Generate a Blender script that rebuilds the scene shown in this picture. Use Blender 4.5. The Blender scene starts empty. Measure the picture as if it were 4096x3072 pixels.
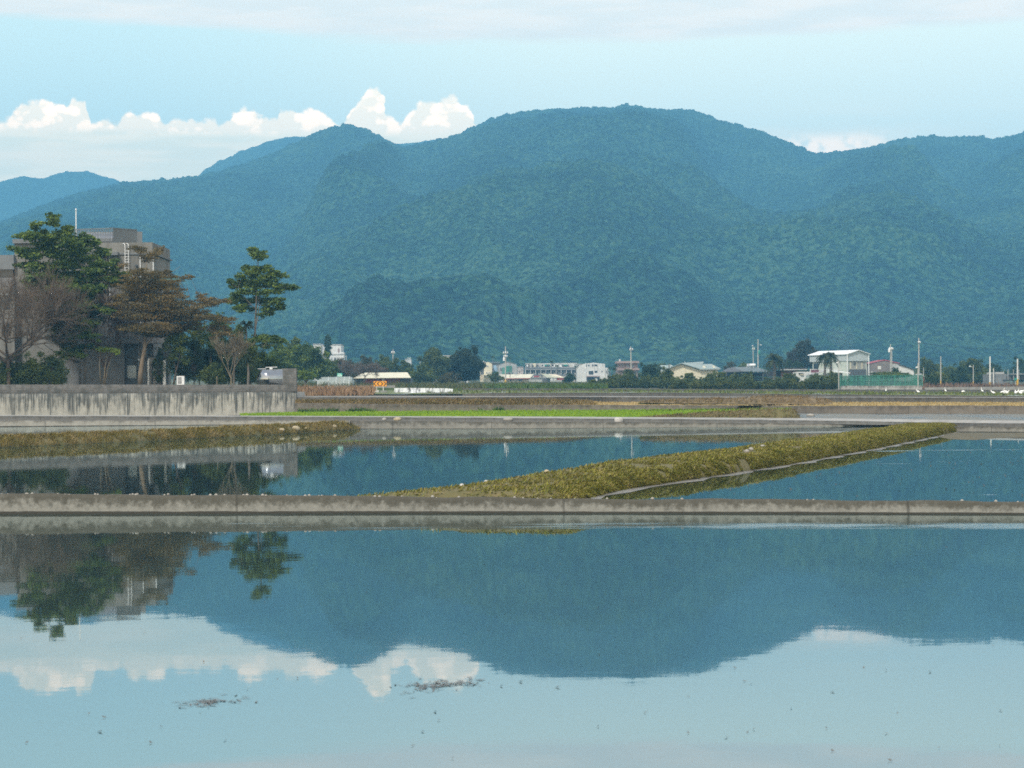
import bpy, math, random
import numpy as np
from mathutils import Vector, Matrix

random.seed(7)
RNG = np.random.default_rng(11)
C = bpy.context.scene.collection
R = math.radians

# ------------------------------------------------------------------ camera
F = 7964.0                      # focal length in source pixels (70 mm on 36 mm, 4096 px wide)
EYE = Vector((0, 0, 3.0))
TH = 0.01025                    # slight roll of the hand-held camera
PITCH = math.atan(31.0 / F)
FW = Vector((0, math.cos(PITCH), math.sin(PITCH)))
ZP = Vector((0, -math.sin(PITCH), math.cos(PITCH)))
XR = Vector((1, 0, 0))
RT = XR * math.cos(TH) - ZP * math.sin(TH)
UP = XR * math.sin(TH) + ZP * math.cos(TH)

def ray(px, py):
    return FW + RT * ((px - 2048) / F) + UP * ((1536 - py) / F)

def onz(px, py, z):
    d = ray(px, py)
    return EYE + d * ((z - EYE.z) / d.z)

def at(px, py, Y):
    d = ray(px, py)
    return EYE + d * (Y / d.y)

def hor(px):
    return 1588 - 0.01025 * px

cam = bpy.data.cameras.new('camera')
camo = bpy.data.objects.new('camera', cam)
C.objects.link(camo)
cam.sensor_width = 36; cam.lens = 70
cam.clip_start = 0.5; cam.clip_end = 40000
camo.matrix_world = Matrix(((RT.x, UP.x, -FW.x, EYE.x), (RT.y, UP.y, -FW.y, EYE.y), (RT.z, UP.z, -FW.z, EYE.z), (0, 0, 0, 1)))
cam.dof.use_dof = True; cam.dof.focus_distance = 140; cam.dof.aperture_fstop = 4.0
bpy.context.scene.camera = camo

sc = bpy.context.scene
sc.view_settings.view_transform = 'Standard'
sc.view_settings.look = 'None'
sc.view_settings.exposure = 0.0
sc.cycles.use_denoising = False
sc.cycles.max_bounces = 6
sc.cycles.transparent_max_bounces = 8
sc.cycles.volume_bounces = 0
sc.cycles.sample_clamp_indirect = 2.5
sc.cycles.sample_clamp_direct = 12
sc.cycles.use_adaptive_sampling = False
sc.cycles.filter_width = 1.7

# ------------------------------------------------------------------ tagging
def tag(o, label=None, cat=None, group=None, kind=None):
    if label: o['label'] = label
    if cat: o['category'] = cat
    if group: o['group'] = group
    if kind: o['kind'] = kind
    return o

def empty(name, loc, label=None, cat=None, group=None):
    o = bpy.data.objects.new(name, None)
    C.objects.link(o); o.location = loc
    o.empty_display_size = 0.2
    return tag(o, label, cat, group)

class MB:
    """collects shapes for ONE mesh object"""
    def __init__(s):
        s.v = []; s.f = []; s.m = []; s.mi = 0
    def quad(s, a, b, c, d):
        n = len(s.v); s.v += [tuple(a), tuple(b), tuple(c), tuple(d)]; s.f.append((n, n+1, n+2, n+3)); s.m.append(s.mi)
    def tri(s, a, b, c):
        n = len(s.v); s.v += [tuple(a), tuple(b), tuple(c)]; s.f.append((n, n+1, n+2)); s.m.append(s.mi)
    def hexa(s, p):
        """8 corners: bottom 0-3, top 4-7"""
        n = len(s.v); s.v += [tuple(q) for q in p]
        for f in ((3,2,1,0),(4,5,6,7),(0,1,5,4),(1,2,6,5),(2,3,7,6),(3,0,4,7)):
            s.f.append(tuple(n+i for i in f)); s.m.append(s.mi)
    def box(s, x0, x1, y0, y1, z0, z1):
        s.hexa([(x0,y0,z0),(x1,y0,z0),(x1,y1,z0),(x0,y1,z0),(x0,y0,z1),(x1,y0,z1),(x1,y1,z1),(x0,y1,z1)])
    def prism(s, poly, z0, z1):
        k = len(poly); n = len(s.v)
        s.v += [(p[0], p[1], z0) for p in poly] + [(p[0], p[1], z1) for p in poly]
        s.f.append(tuple(n+i for i in reversed(range(k)))); s.m.append(s.mi)
        s.f.append(tuple(n+k+i for i in range(k))); s.m.append(s.mi)
        for i in range(k):
            j = (i+1) % k
            s.f.append((n+i, n+j, n+k+j, n+k+i)); s.m.append(s.mi)
    def edge_box(s, a, b, u0, u1, z0, z1, t0, t1):
        """box standing on the wall a->b (xy), from u0 to u1 metres along it, t0..t1 metres outwards (outside is right of a->b)"""
        a = Vector((a[0], a[1])); b = Vector((b[0], b[1])); d = (b-a).normalized(); n = Vector((d.y, -d.x))
        P = lambda u, t, z: (a.x+d.x*u+n.x*t, a.y+d.y*u+n.y*t, z)
        s.hexa([P(u0,t0,z0),P(u1,t0,z0),P(u1,t1,z0),P(u0,t1,z0),P(u0,t0,z1),P(u1,t0,z1),P(u1,t1,z1),P(u0,t1,z1)])
    def tube(s, pts, rad, n=6, cap=True):
        pts = [Vector(p) for p in pts]
        if not hasattr(rad, '__len__'): rad = [rad]*len(pts)
        base = len(s.v)
        for i, p in enumerate(pts):
            t = (pts[min(i+1, len(pts)-1)] - pts[max(i-1, 0)])
            if t.length < 1e-9: t = Vector((0,0,1))
            t.normalize()
            u = t.orthogonal().normalized() if abs(t.z) < .95 else Vector((1,0,0))
            u = (u - t*u.dot(t)).normalized()
            w = t.cross(u)
            for k in range(n):
                a = 2*math.pi*k/n
                s.v.append(tuple(p + (u*math.cos(a) + w*math.sin(a))*rad[i]))
        for i in range(len(pts)-1):
            for k in range(n):
                k2 = (k+1) % n
                s.f.append((base+i*n+k, base+i*n+k2, base+(i+1)*n+k2, base+(i+1)*n+k)); s.m.append(s.mi)
        if cap:
            s.f.append(tuple(base+k for k in reversed(range(n)))); s.m.append(s.mi)
            e = base+(len(pts)-1)*n
            s.f.append(tuple(e+k for k in range(n))); s.m.append(s.mi)
    def lathe(s, c, prof, n=12, axis='z'):
        """prof: (radius, height) pairs"""
        base = len(s.v)
        for r, h in prof:
            for k in range(n):
                a = 2*math.pi*k/n
                x, y = r*math.cos(a), r*math.sin(a)
                q = (x, y, h) if axis == 'z' else ((h, x, y) if axis == 'x' else (x, h, y))
                s.v.append((c[0]+q[0], c[1]+q[1], c[2]+q[2]))
        for i in range(len(prof)-1):
            for k in range(n):
                k2 = (k+1) % n
                s.f.append((base+i*n+k, base+i*n+k2, base+(i+1)*n+k2, base+(i+1)*n+k)); s.m.append(s.mi)
        s.f.append(tuple(base+k for k in reversed(range(n)))); s.m.append(s.mi)
        e = base+(len(prof)-1)*n
        s.f.append(tuple(e+k for k in range(n))); s.m.append(s.mi)
    def build(s, name, mat, parent=None, smooth=False, origin=None):
        me = bpy.data.meshes.new(name)
        off = Vector((0,0,0))
        if parent is not None: off = Vector(parent_loc(parent))
        elif origin is not None: off = Vector(origin)
        me.from_pydata([(a-off.x, b-off.y, c-off.z) for a, b, c in s.v], [], s.f)
        mats = mat if isinstance(mat, (list, tuple)) else [mat]
        for m in mats: me.materials.append(m)
        if len(mats) > 1: me.polygons.foreach_set('material_index', s.m)
        if smooth: me.polygons.foreach_set('use_smooth', [True]*len(me.polygons))
        me.update()
        o = bpy.data.objects.new(name, me); C.objects.link(o)
        if parent is not None: o.parent = parent
        else: o.location = off
        return o

def parent_loc(o):
    l = Vector(o.location)
    while o.parent is not None:
        o = o.parent; l += Vector(o.location)
    return l

def np_mesh(name, verts, faces, mat, parent=None, smooth=False, origin=None, midx=None):
    """fast mesh from arrays; faces (n,k) of one size"""
    me = bpy.data.meshes.new(name)
    v = np.asarray(verts, dtype=np.float64); f = np.asarray(faces, dtype=np.int32)
    off = np.zeros(3)
    if parent is not None: off = np.array(parent_loc(parent))
    elif origin is not None: off = np.array(origin)
    v = (v - off).astype(np.float32)
    k = f.shape[1]
    me.vertices.add(len(v)); me.vertices.foreach_set('co', v.ravel())
    me.loops.add(f.size); me.loops.foreach_set('vertex_index', f.ravel())
    me.polygons.add(len(f)); me.polygons.foreach_set('loop_start', np.arange(0, f.size, k, dtype=np.int32))
    mats = mat if isinstance(mat, (list, tuple)) else [mat]
    for m in mats: me.materials.append(m)
    if midx is not None: me.polygons.foreach_set('material_index', np.asarray(midx, dtype=np.int32))
    if smooth: me.polygons.foreach_set('use_smooth', np.ones(len(f), dtype=bool))
    me.update(calc_edges=True)
    o = bpy.data.objects.new(name, me); C.objects.link(o)
    if parent is not None: o.parent = parent
    else: o.location = off
    return o

def copy_tree(o, parent=None):
    c = o.copy(); C.objects.link(c)
    if parent is not None: c.parent = parent
    for ch in [x for x in bpy.data.objects if x.parent == o]:
        copy_tree(ch, c)
    return c

# ------------------------------------------------------------------ node helpers
class NT:
    def __init__(s, tree):
        s.t = tree; s.n = tree.nodes; s.l = tree.links
    def node(s, typ, **kw):
        n = s.n.new(typ)
        for k, v in kw.items(): setattr(n, k, v)
        return n
    def put(s, sock, v):
        if isinstance(v, bpy.types.NodeSocket): s.l.new(v, sock)
        elif v is not None:
            if sock.type == 'RGBA' and len(v) == 3: v = (*v, 1)
            sock.default_value = v
    def m(s, op, a, b=None, c=None, clamp=False):
        n = s.node('ShaderNodeMath', operation=op, use_clamp=clamp)
        s.put(n.inputs[0], a); s.put(n.inputs[1], b)
        if c is not None: s.put(n.inputs[2], c)
        return n.outputs[0]
    def step(s, x, a, b):
        n = s.node('ShaderNodeMapRange', interpolation_type='SMOOTHSTEP', clamp=True)
        s.put(n.inputs[0], x); s.put(n.inputs[1], a); s.put(n.inputs[2], b)
        n.inputs[3].default_value = 0; n.inputs[4].default_value = 1
        return n.outputs[0]
    def mix(s, f, a, b, mode='MIX'):
        n = s.node('ShaderNodeMix', data_type='RGBA', blend_type=mode)
        s.put(n.inputs[0], f); s.put(n.inputs[6], a); s.put(n.inputs[7], b)
        return n.outputs[2]
    def noise(s, vec, scale, detail=4, rough=.55, dist=0.0):
        n = s.node('ShaderNodeTexNoise')
        if vec is not None: s.l.new(vec, n.inputs['Vector'])
        n.inputs['Scale'].default_value = scale; n.inputs['Detail'].default_value = detail
        n.inputs['Roughness'].default_value = rough; n.inputs['Distortion'].default_value = dist
        return n.outputs['Fac']
    def voro(s, vec, scale, out='Distance', feature='F1'):
        n = s.node('ShaderNodeTexVoronoi', feature=feature)
        if vec is not None: s.l.new(vec, n.inputs['Vector'])
        n.inputs['Scale'].default_value = scale
        return n.outputs[out]
    def mapping(s, vec, scale=(1,1,1), loc=(0,0,0), rot=(0,0,0)):
        n = s.node('ShaderNodeMapping')
        s.l.new(vec, n.inputs[0]); n.inputs['Location'].default_value = loc
        n.inputs['Rotation'].default_value = rot; n.inputs['Scale'].default_value = scale
        return n.outputs[0]
    def ramp(s, fac, stops):
        n = s.node('ShaderNodeValToRGB')
        s.l.new(fac, n.inputs[0]); e = n.color_ramp.elements
        while len(e) < len(stops): e.new(0.5)
        for i, (p, c) in enumerate(stops):
            e[i].position = p; e[i].color = (*c, 1) if len(c) == 3 else c
        return n.outputs[0]
    def bump(s, h, dist, strength=1.0):
        n = s.node('ShaderNodeBump'); s.l.new(h, n.inputs['Height'])
        n.inputs['Distance'].default_value = dist; n.inputs['Strength'].default_value = strength
        return n.outputs[0]
    def geo(s, out='Position'):
        return s.node('ShaderNodeNewGeometry').outputs[out]
    def obj(s):
        return s.node('ShaderNodeTexCoord').outputs['Object']
    def sep(s, v):
        n = s.node('ShaderNodeSeparateXYZ'); s.l.new(v, n.inputs[0]); return n.outputs

def newmat(name):
    m = bpy.data.materials.new(name); m.use_nodes = True
    nt = NT(m.node_tree)
    b = m.node_tree.nodes['Principled BSDF']
    return m, nt, b

def pmat(name, c1, c2=None, scale=3.0, rough=.8, bump=0.0, stretch=(1,1,1), detail=5, contrast=(.35,.65), metal=0.0, spec=None):
    """plain surface with a noise variation between two of its own colours"""
    m, nt, b = newmat(name)
    b.inputs['Roughness'].default_value = rough; b.inputs['Metallic'].default_value = metal
    if spec is not None: b.inputs['Specular IOR Level'].default_value = spec
    if c2 is None: c2 = tuple(x*.78 for x in c1)
    vec = nt.mapping(nt.geo(), stretch)
    f = nt.noise(vec, scale, detail)
    col = nt.ramp(f, [(contrast[0], c1), (contrast[1], c2)])
    nt.l.new(col, b.inputs['Base Color'])
    if bump: nt.l.new(nt.bump(f, bump), b.inputs['Normal'])
    return m

def leafmat(name, cols, rough=.55, big=.35, trans=.35):
    """leaves: every leaf its own shade, clumps a little lighter or darker in kind"""
    m, nt, b = newmat(name)
    rnd = nt.geo('Random Per Island')
    n = nt.noise(nt.geo(), big, 3)
    f = nt.m('ADD', nt.m('MULTIPLY', rnd, .5), nt.m('MULTIPLY', nt.step(n, .32, .68), .5))
    k = len(cols)
    col = nt.ramp(f, [(i/(k-1)*.9+.05, c) for i, c in enumerate(cols)])
    nt.l.new(col, b.inputs['Base Color'])
    b.inputs['Roughness'].default_value = rough
    b.inputs['Specular IOR Level'].default_value = .25
    tr = nt.node('ShaderNodeBsdfTranslucent'); nt.l.new(col, tr.inputs[0])
    mx = nt.node('ShaderNodeMixShader'); mx.inputs[0].default_value = trans
    nt.l.new(b.outputs[0], mx.inputs[1]); nt.l.new(tr.outputs[0], mx.inputs[2])
    nt.l.new(mx.outputs[0], m.node_tree.nodes['Material Output'].inputs[0])
    return m
# ------------------------------------------------------------------ look constants
SKYS = 0.15                 # sky strength
CK = 1.0                    # cloud radiance factor
SKYT = (1.0, 1.0, 1.0)
SUNE = 2.2
HAZE_BOTTOM = -1.7
HAZE_D = 2.7e-4
HAZE_G = -0.25
HAZE_C = (.185, .565, .94)
MUD = (.028, .042, .036)
WIOR = 1.45
sc.view_settings.exposure = 0.8
# ------------------------------------------------------------------ world: sky with clouds, all in directions (angles), the same from everywhere
SUN_EL, SUN_AZ = R(48), R(205)          # azimuth clockwise from +Y
wd = bpy.data.worlds.new('World'); sc.world = wd; wd.use_nodes = True
nt = NT(wd.node_tree)
bg = wd.node_tree.nodes['Background']
sky = nt.node('ShaderNodeTexSky', sky_type='NISHITA', sun_disc=False)
sky.sun_elevation = SUN_EL; sky.sun_rotation = SUN_AZ
sky.air_density = 1.0; sky.dust_density = 0.6; sky.ozone_density = 1.0
dirn = nt.node('ShaderNodeTexCoord').outputs['Generated']
sx, sy, sz = nt.sep(dirn)
az = nt.m('ARCTAN2', sx, sy)
el = nt.m('ARCSINE', sz)
U = nt.m('MULTIPLY_ADD', az, F, 2048.0)        # degrees of azimuth as source-pixel units
E = nt.m('MULTIPLY', el, F)                    # elevation likewise
cmb = nt.node('ShaderNodeCombineXYZ'); nt.put(cmb.inputs[0], U); nt.put(cmb.inputs[1], E)
UE = cmb.outputs[0]
clear = nt.mix(1.0, sky.outputs[0], (SKYT[0], SKYT[1], SKYT[2]), 'MULTIPLY')
clear = nt.mix(nt.m('MULTIPLY', nt.step(E, 4600.0, 1600.0), .92), clear, nt.mix(nt.step(U, 300.0, 2600.0), (4.9*CK, 5.8*CK, 5.15*CK), (6.4*CK, 6.5*CK, 5.2*CK)))
# haze-white low sky
low = nt.step(E, 900.0, 250.0)
n_low = nt.noise(nt.mapping(UE, (1/900, 1/160, 1)), 1.0, 4)
low2 = nt.m('MULTIPLY', nt.step(E, 1190.0, 900.0), nt.step(nt.m('ADD', n_low, nt.m('MULTIPLY', nt.step(U, 2600, 3500), .12)), .45, .72))
pale = (7.8*CK, 6.7*CK, 4.9*CK)
c = nt.mix(nt.m('MULTIPLY', low2, .75), clear, pale)
# low stratus shelf under the cumulus, on one side
n_sh = nt.noise(nt.mapping(UE, (1/500, 1/60, 1)), 1.0, 4)
shelf = nt.m('MULTIPLY', nt.step(E, 1075.0, 1035.0), nt.step(U, 2300.0, 1700.0))
c = nt.mix(nt.m('MULTIPLY', shelf, .9), c, nt.mix(nt.step(n_sh, .35, .65), (7.9*CK, 6.95*CK, 4.8*CK), (9.6*CK, 7.7*CK, 5.1*CK)))
# cumulus
prof = [(0,575),(40,570),(90,545),(115,520),(150,485),(200,470),(260,465),(310,475),(335,500),(345,460),(375,455),(405,465),(418,520),(430,560),(470,540),(500,535),(530,560),(550,530),(590,500),(630,510),(690,495),(720,515),(740,550),(770,520),(830,525),(870,540),(940,520),(970,540),(985,535),(1010,525),(1040,490),(1070,470),(1100,488),(1120,482),(1128,520),(1180,515),(1215,525),(1225,480),(1270,472),(1300,485),(1340,485),(1380,478),(1410,485),(1440,510),(1462,535),(1490,560),(1515,510),(1540,460),(1580,410),(1620,380),(1650,385),(1670,430),(1680,490),(1720,520),(1745,535),(1760,500),(1790,465),(1840,445),(1900,440),(1940,420),(1980,420),(2000,445),(2040,470),(2060,520),(2070,560),(2200,600)]
fc = nt.node('ShaderNodeFloatCurve')
cv = fc.mapping.curves[0]
pts = []
for zx, zy in prof:
    X = zx*.926; Yp = zy*.926
    pts.append(((X+400)/3000.0, max(0.0, (hor(X)-Yp-900)/400.0)))
pts = [(0.0, .3), (.06, .34)] + pts + [(.9, .0), (1.0, 0.0)]
while len(cv.points) < len(pts): cv.points.new(.5, .5)
for p, q in zip(cv.points, pts):
    p.location = q; p.handle_type = 'VECTOR'
fc.mapping.update()
bil1 = nt.voro(nt.mapping(UE, (1/46, 1/40, 1)), 1.0)
bil2 = nt.voro(nt.mapping(UE, (1/19, 1/17, 1)), 1.0)
wob = nt.noise(nt.mapping(UE, (1/60, 1/60, 1)), 1.0, 5)
wob2 = nt.noise(nt.mapping(UE, (1/60, 1/60, 1), (7.3, 2.1, 0)), 1.0, 5)
Uw = nt.m('ADD', U, nt.m('MULTIPLY', nt.m('SUBTRACT', wob2, .5), 46.0))
un = nt.m('DIVIDE', nt.m('ADD', Uw, 400.0), 3000.0, clamp=True)
nt.put(fc.inputs['Value'], un)
top = nt.m('MULTIPLY_ADD', fc.outputs[0], 400.0, 900.0)
edge = nt.m('SUBTRACT', nt.m('ADD', top, nt.m('MULTIPLY', nt.m('SUBTRACT', wob, .5), 40.0)), E)
edge = nt.m('ADD', edge, nt.m('SUBTRACT', 8.0, nt.m('ADD', nt.m('MULTIPLY', bil1, 22.0), nt.m('MULTIPLY', bil2, 8.0))))
cum = nt.m('MULTIPLY', nt.step(edge, -6.0, 15.0), nt.m('MULTIPLY', nt.step(E, 1012.0, 1052.0), nt.step(U, 2250.0, 2050.0)))
shade = nt.noise(nt.mapping(UE, (1/110, 1/80, 1)), 1.0, 4)
# thick parts white, hollows and undersides a little grey
gray = nt.m('ADD', nt.step(nt.m('SUBTRACT', shade, nt.m('MULTIPLY', bil1, .22)), .50, .28), nt.m('MULTIPLY', nt.step(E, 1130.0, 1050.0), .5), clamp=True)
c = nt.mix(cum, c, nt.mix(gray, (15.0*CK, 10.4*CK, 6.9*CK), (9.6*CK, 7.7*CK, 5.35*CK)))
# small bright bank in the saddle, other side
sad = nt.m('MULTIPLY', nt.m('MULTIPLY', nt.step(E, 1020.0, 960.0), nt.step(nt.m('ABSOLUTE', nt.m('SUBTRACT', U, 3330.0)), 330.0, 60.0)), nt.step(wob, .3, .55))
c = nt.mix(nt.m('MULTIPLY', sad, .85), c, (12.5*CK, 8.9*CK, 6.0*CK))
# high thin stratus
n_st = nt.noise(nt.mapping(UE, (1/1500, 1/160, 1)), 1.0, 4)
n_st2 = nt.noise(nt.mapping(UE, (1/420, 1/60, 1), (3, 5, 0)), 1.0, 5)
st_edge = nt.m('ADD', nt.m('SUBTRACT', E, nt.m('MULTIPLY', nt.step(U, 1700.0, 0.0), 75.0)), nt.m('MULTIPLY', nt.m('SUBTRACT', n_st, .5), 130.0))
st = nt.step(st_edge, 1375.0, 1425.0)
stc = nt.mix(nt.step(n_st2, .35, .65), (5.8*CK, 5.35*CK, 4.65*CK), (6.7*CK, 5.75*CK, 4.8*CK))
hi = nt.step(E, 6500.0, 2200.0)
c = nt.mix(nt.m('MULTIPLY', st, nt.m('MULTIPLY_ADD', hi, .45, .45)), c, stc)
# second grey sheet higher up: seen only mirrored in the water and as light
nt.l.new(c, bg.inputs[0])
bg.inputs[1].default_value = SKYS

sun = bpy.data.lights.new('sun', 'SUN'); suno = bpy.data.objects.new('sun', sun); C.objects.link(suno)
sun.energy = SUNE; sun.angle = R(6); sun.color = (1.0, .95, .86)
sd = Vector((math.sin(SUN_AZ)*math.cos(SUN_EL), math.cos(SUN_AZ)*math.cos(SUN_EL), math.sin(SUN_EL)))
suno.rotation_euler = (-sd).to_track_quat('-Z', 'Y').to_euler()

# ------------------------------------------------------------------ haze
hz = MB(); hz.box(-4000, 4000, -60, 5250, HAZE_BOTTOM, 640)
hm = bpy.data.materials.new('haze_air'); hm.use_nodes = True
ht = NT(hm.node_tree); hm.node_tree.nodes.remove(hm.node_tree.nodes['Principled BSDF'])
pv = ht.node('ShaderNodeVolumePrincipled')
pv.inputs['Color'].default_value = (*HAZE_C, 1); pv.inputs['Density'].default_value = HAZE_D
pv.inputs['Anisotropy'].default_value = HAZE_G
ht.l.new(pv.outputs[0], hm.node_tree.nodes['Material Output'].inputs['Volume'])
hzo = hz.build('haze', hm); tag(hzo, kind='stuff')

# ------------------------------------------------------------------ numpy noise
def _hash(ix, iy, seed):
    h = (ix.astype(np.int64)*374761393 + iy.astype(np.int64)*668265263 + seed*974634777) & 0xffffffff
    h = ((h ^ (h >> 13))*1274126177) & 0xffffffff
    return ((h ^ (h >> 16)) & 0xffffff)/float(0xffffff)
def vnoise(x, y, seed=0):
    ix = np.floor(x); iy = np.floor(y); fx = x-ix; fy = y-iy
    fx = fx*fx*(3-2*fx); fy = fy*fy*(3-2*fy)
    a = _hash(ix, iy, seed); b = _hash(ix+1, iy, seed); c_ = _hash(ix, iy+1, seed); d = _hash(ix+1, iy+1, seed)
    return (a*(1-fx)+b*fx)*(1-fy)+(c_*(1-fx)+d*fx)*fy
def fbm(x, y, seed=0, oct=4, gain=.5):
    s = 0; a = 1; t = 0
    for i in range(oct):
        s = s+a*vnoise(x*2**i, y*2**i, seed+i); t += a; a *= gain
    return s/t
def worley(x, y, seed=0):
    ix = np.floor(x); iy = np.floor(y); best = np.full(x.shape, 9.0); rid = np.zeros(x.shape)
    for dx in (-1, 0, 1):
        for dy in (-1, 0, 1):
            cx = ix+dx; cy = iy+dy
            px = cx+_hash(cx, cy, seed); py = cy+_hash(cx, cy, seed+5)
            d = (px-x)**2+(py-y)**2
            k = d < best
            best = np.where(k, d, best); rid = np.where(k, _hash(cx, cy, seed+9), rid)
    return np.sqrt(best), rid

# ------------------------------------------------------------------ mountains
def prof_e(pts, a, s=1.852):
    """profile given in overview units -> pixels above the horizon at column a"""
    x = np.array([p[0]*s for p in pts]); y = np.array([p[1]*s for p in pts])
    return hor(a)-np.interp(a, x, y)
MAIN = [(-900,520),(-500,500),(-200,500),(0,480),(60,458),(130,430),(200,410),(280,393),(340,386),(425,381),(480,370),(540,350),(600,325),(650,302),(680,285),(715,273),(760,268),(800,278),(840,298),(880,316),(930,308),(980,292),(1030,272),(1080,252),(1130,240),(1180,234),(1260,232),(1300,233),(1340,225),(1380,226),(1420,236),(1480,234),(1520,243),(1560,258),(1600,270),(1650,283),(1700,303),(1740,318),(1768,332),(1830,326),(1880,316),(1950,300),(2000,292),(2060,293),(2110,291),(2160,298),(2195,290),(2230,280),(2400,300),(2700,330),(3200,420)]
SUBS = [  # (profile, crest distance, near half width, far half width)
    ([(480,770),(640,640),(760,560),(850,512),(950,466),(1050,422),(1150,395),(1230,394),(1310,404),(1400,432),(1500,472),(1600,520),(1700,575),(1850,680),(1950,770)], 2380, 760, 430),
    ([(1080,770),(1280,690),(1430,612),(1540,556),(1640,502),(1740,460),(1840,446),(1930,456),(2010,486),(2080,526),(2160,590),(2260,680),(2380,770)], 2350, 720, 420),
    ([(1560,770),(1650,600),(1740,470),(1810,420),(1880,397),(1960,415),(2050,462),(2140,520),(2300,700)], 2900, 420, 320),
    ([(1850,770),(1960,560),(2080,468),(2180,428),(2280,418),(2500,450),(2700,600)], 2720, 450, 320),
    ([(540,775),(690,738),(760,704),(840,667),(920,655),(1000,660),(1080,684),(1200,726),(1330,775)], 1560, 240, 250),
    ([(-500,770),(-300,640),(0,560),(120,522),(260,505),(380,525),(500,600),(640,720),(700,770)], 2480, 620, 400),
    ([(960,775),(1080,694),(1200,634),(1320,616),(1420,636),(1540,694),(1650,775)], 1800, 380, 300),
    ([(200,775),(380,690),(520,640),(660,610),(780,630),(900,700),(1000,775)], 2050, 460, 330),
]
def smax(a, b, k):
    h = np.clip(.5+.5*(a-b)/k, 0, 1)
    return b*(1-h)+a*h+k*h*(1-h)
def mountain():
    a = np.concatenate([np.arange(-2600, -60, 16.0), np.arange(-60, 4160, 3.4), np.arange(4160, 6900, 16.0)])
    Yr = np.concatenate([np.linspace(1150, 1400, 36)[:-1], np.linspace(1400, 3440, 800)[:-1], np.linspace(3440, 3900, 26)])
    A, Y = np.meshgrid(a, Yr)
    X = (A-2048)/F*Y
    zb = 14.0
    Yc = 3400.0
    e = prof_e(MAIN, A)
    zc = 3+e*Yc/F
    t = np.clip((Yc-Y)/(Yc-1350.0), 0, 1.3)
    wx = X+140*(fbm(X/420, Y/420, 3)-.5)*2
    ridged = 1-np.abs(2*fbm(wx/330, Y/900, 21, 3)-1)
    ridged2 = 1-np.abs(2*fbm(wx/140, Y/420, 31, 2)-1)
    env = np.clip(t*3, 0, 1)*np.clip((1.08-t)*1.6, 0, 1)
    z = zb+(zc-zb)*np.clip(1-t, 0, 1)**1.45+env*((ridged-.6)*230+(ridged2-.6)*46)
    back = np.clip((Y-Yc)/500.0, 0, 1)
    z = np.where(Y > Yc, zc*(1-.75*back), z)
    for i, (pr, Yi, wn, wf) in enumerate(SUBS):
        ei = prof_e(pr, A)
        zi = 3+ei*Yi/F
        u = np.where(Y < Yi, (Yi-Y)/wn, (Y-Yi)/wf)
        sh = np.cos(np.clip(u, 0, 1.35)*math.pi/2*.74)**1.5
        sp = ((1-np.abs(2*fbm(wx/190+i*7, Y/520, 51+i, 4)-1)-.62)*120+(1-np.abs(2*fbm(wx/110+i*3, Y/330, 91+i, 2)-1)-.6)*28)*np.clip(u*1.6, 0, 1)*np.clip(1.5-u, 0, 1)
        lx = np.array([pr[0][0]*1.852, pr[-1][0]*1.852])
        side = np.clip((A-lx[0])/250, 0, 1)*np.clip((lx[1]-A)/250, 0, 1)
        hi = (zi*sh+sp)*side+(-300)*(1-side)
        hi = np.where(u > 1.3, -300, hi)
        z = smax(z, hi, 34.0)
    # never stand above the ridge line behind
    zmax = 3+(e-np.clip((Yc-Y)/40, 0, 30))*Y/F
    z = np.minimum(z, np.where(Y < Yc, zmax, 9e9))
    z = np.maximum(z, zb-14+6*fbm(X/80, Y/80, 77))
    # soften folds and joins
    for _ in range(3):
        k = 7; p = np.pad(z, ((0, 0), (k, k)), mode='edge'); cs = np.cumsum(np.pad(p, ((0, 0), (1, 0))), axis=1); zs_ = (cs[:, 2*k+1:]-cs[:, :-2*k-1])/(2*k+1)
        z = np.where(np.abs(Y-Yc) < 60, z, zs_)
    # forest canopy
    f1, rid = worley(X/4.4, Y/5.2, 5)
    f2, rid2 = worley(X/11.0+3.3, Y/13.0, 15)
    cro = (1-np.clip(f1, 0, 1)**2)*(1.3+2.6*rid)+(1-np.clip(f2, 0, 1)**2)*(rid2**3)*4.5+6*(fbm(X/45, Y/45, 61, 3)-.5)
    z = z+cro*np.clip((z-zb)/30, .25, 1)-3.5
    z = z-30*np.clip((1215-Y)/65, 0, 1)
    ny, nx = A.shape
    V = np.stack([X, Y, z], -1).reshape(-1, 3)
    i = np.arange(ny*nx).reshape(ny, nx)
    Q = np.stack([i[:-1, :-1], i[:-1, 1:], i[1:, 1:], i[1:, :-1]], -1).reshape(-1, 4)
    return V, Q
def far_ridge(pts, Yc, seed, bump):
    a = np.arange(pts[0][0]*1.852, pts[-1][0]*1.852, 5.0)
    Yr = np.linspace(Yc-900, Yc+260, 60)
    A, Y = np.meshgrid(a, Yr)
    X = (A-2048)/F*Y
    e = prof_e(pts, A); zc = 3+e*Yc/F
    t = np.clip((Yc-Y)/900, 0, 1)
    z = np.where(Y < Yc, zc*(1-t)**1.1, zc*(1-.8*np.clip((Y-Yc)/500, 0, 1)))
    z = z+np.clip(t*4, 0, 1)*(1-t)*(1-np.abs(2*fbm(X/500, Y/900, seed)-1)-.6)*160
    z = np.minimum(z, np.where(Y < Yc, 3+e*Y/F, 9e9))
    f1, rid = worley(X/16, Y/30, seed)
    z = z+(1-f1)*bump*rid+6*(fbm(X/60, Y/60, seed+4, 3)-.5)
    ny, nx = A.shape
    V = np.stack([X, Y, z], -1).reshape(-1, 3)
    i = np.arange(ny*nx).reshape(ny, nx)
    return V, np.stack([i[:-1, :-1], i[:-1, 1:], i[1:, 1:], i[1:, :-1]], -1).reshape(-1, 4)

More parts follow.
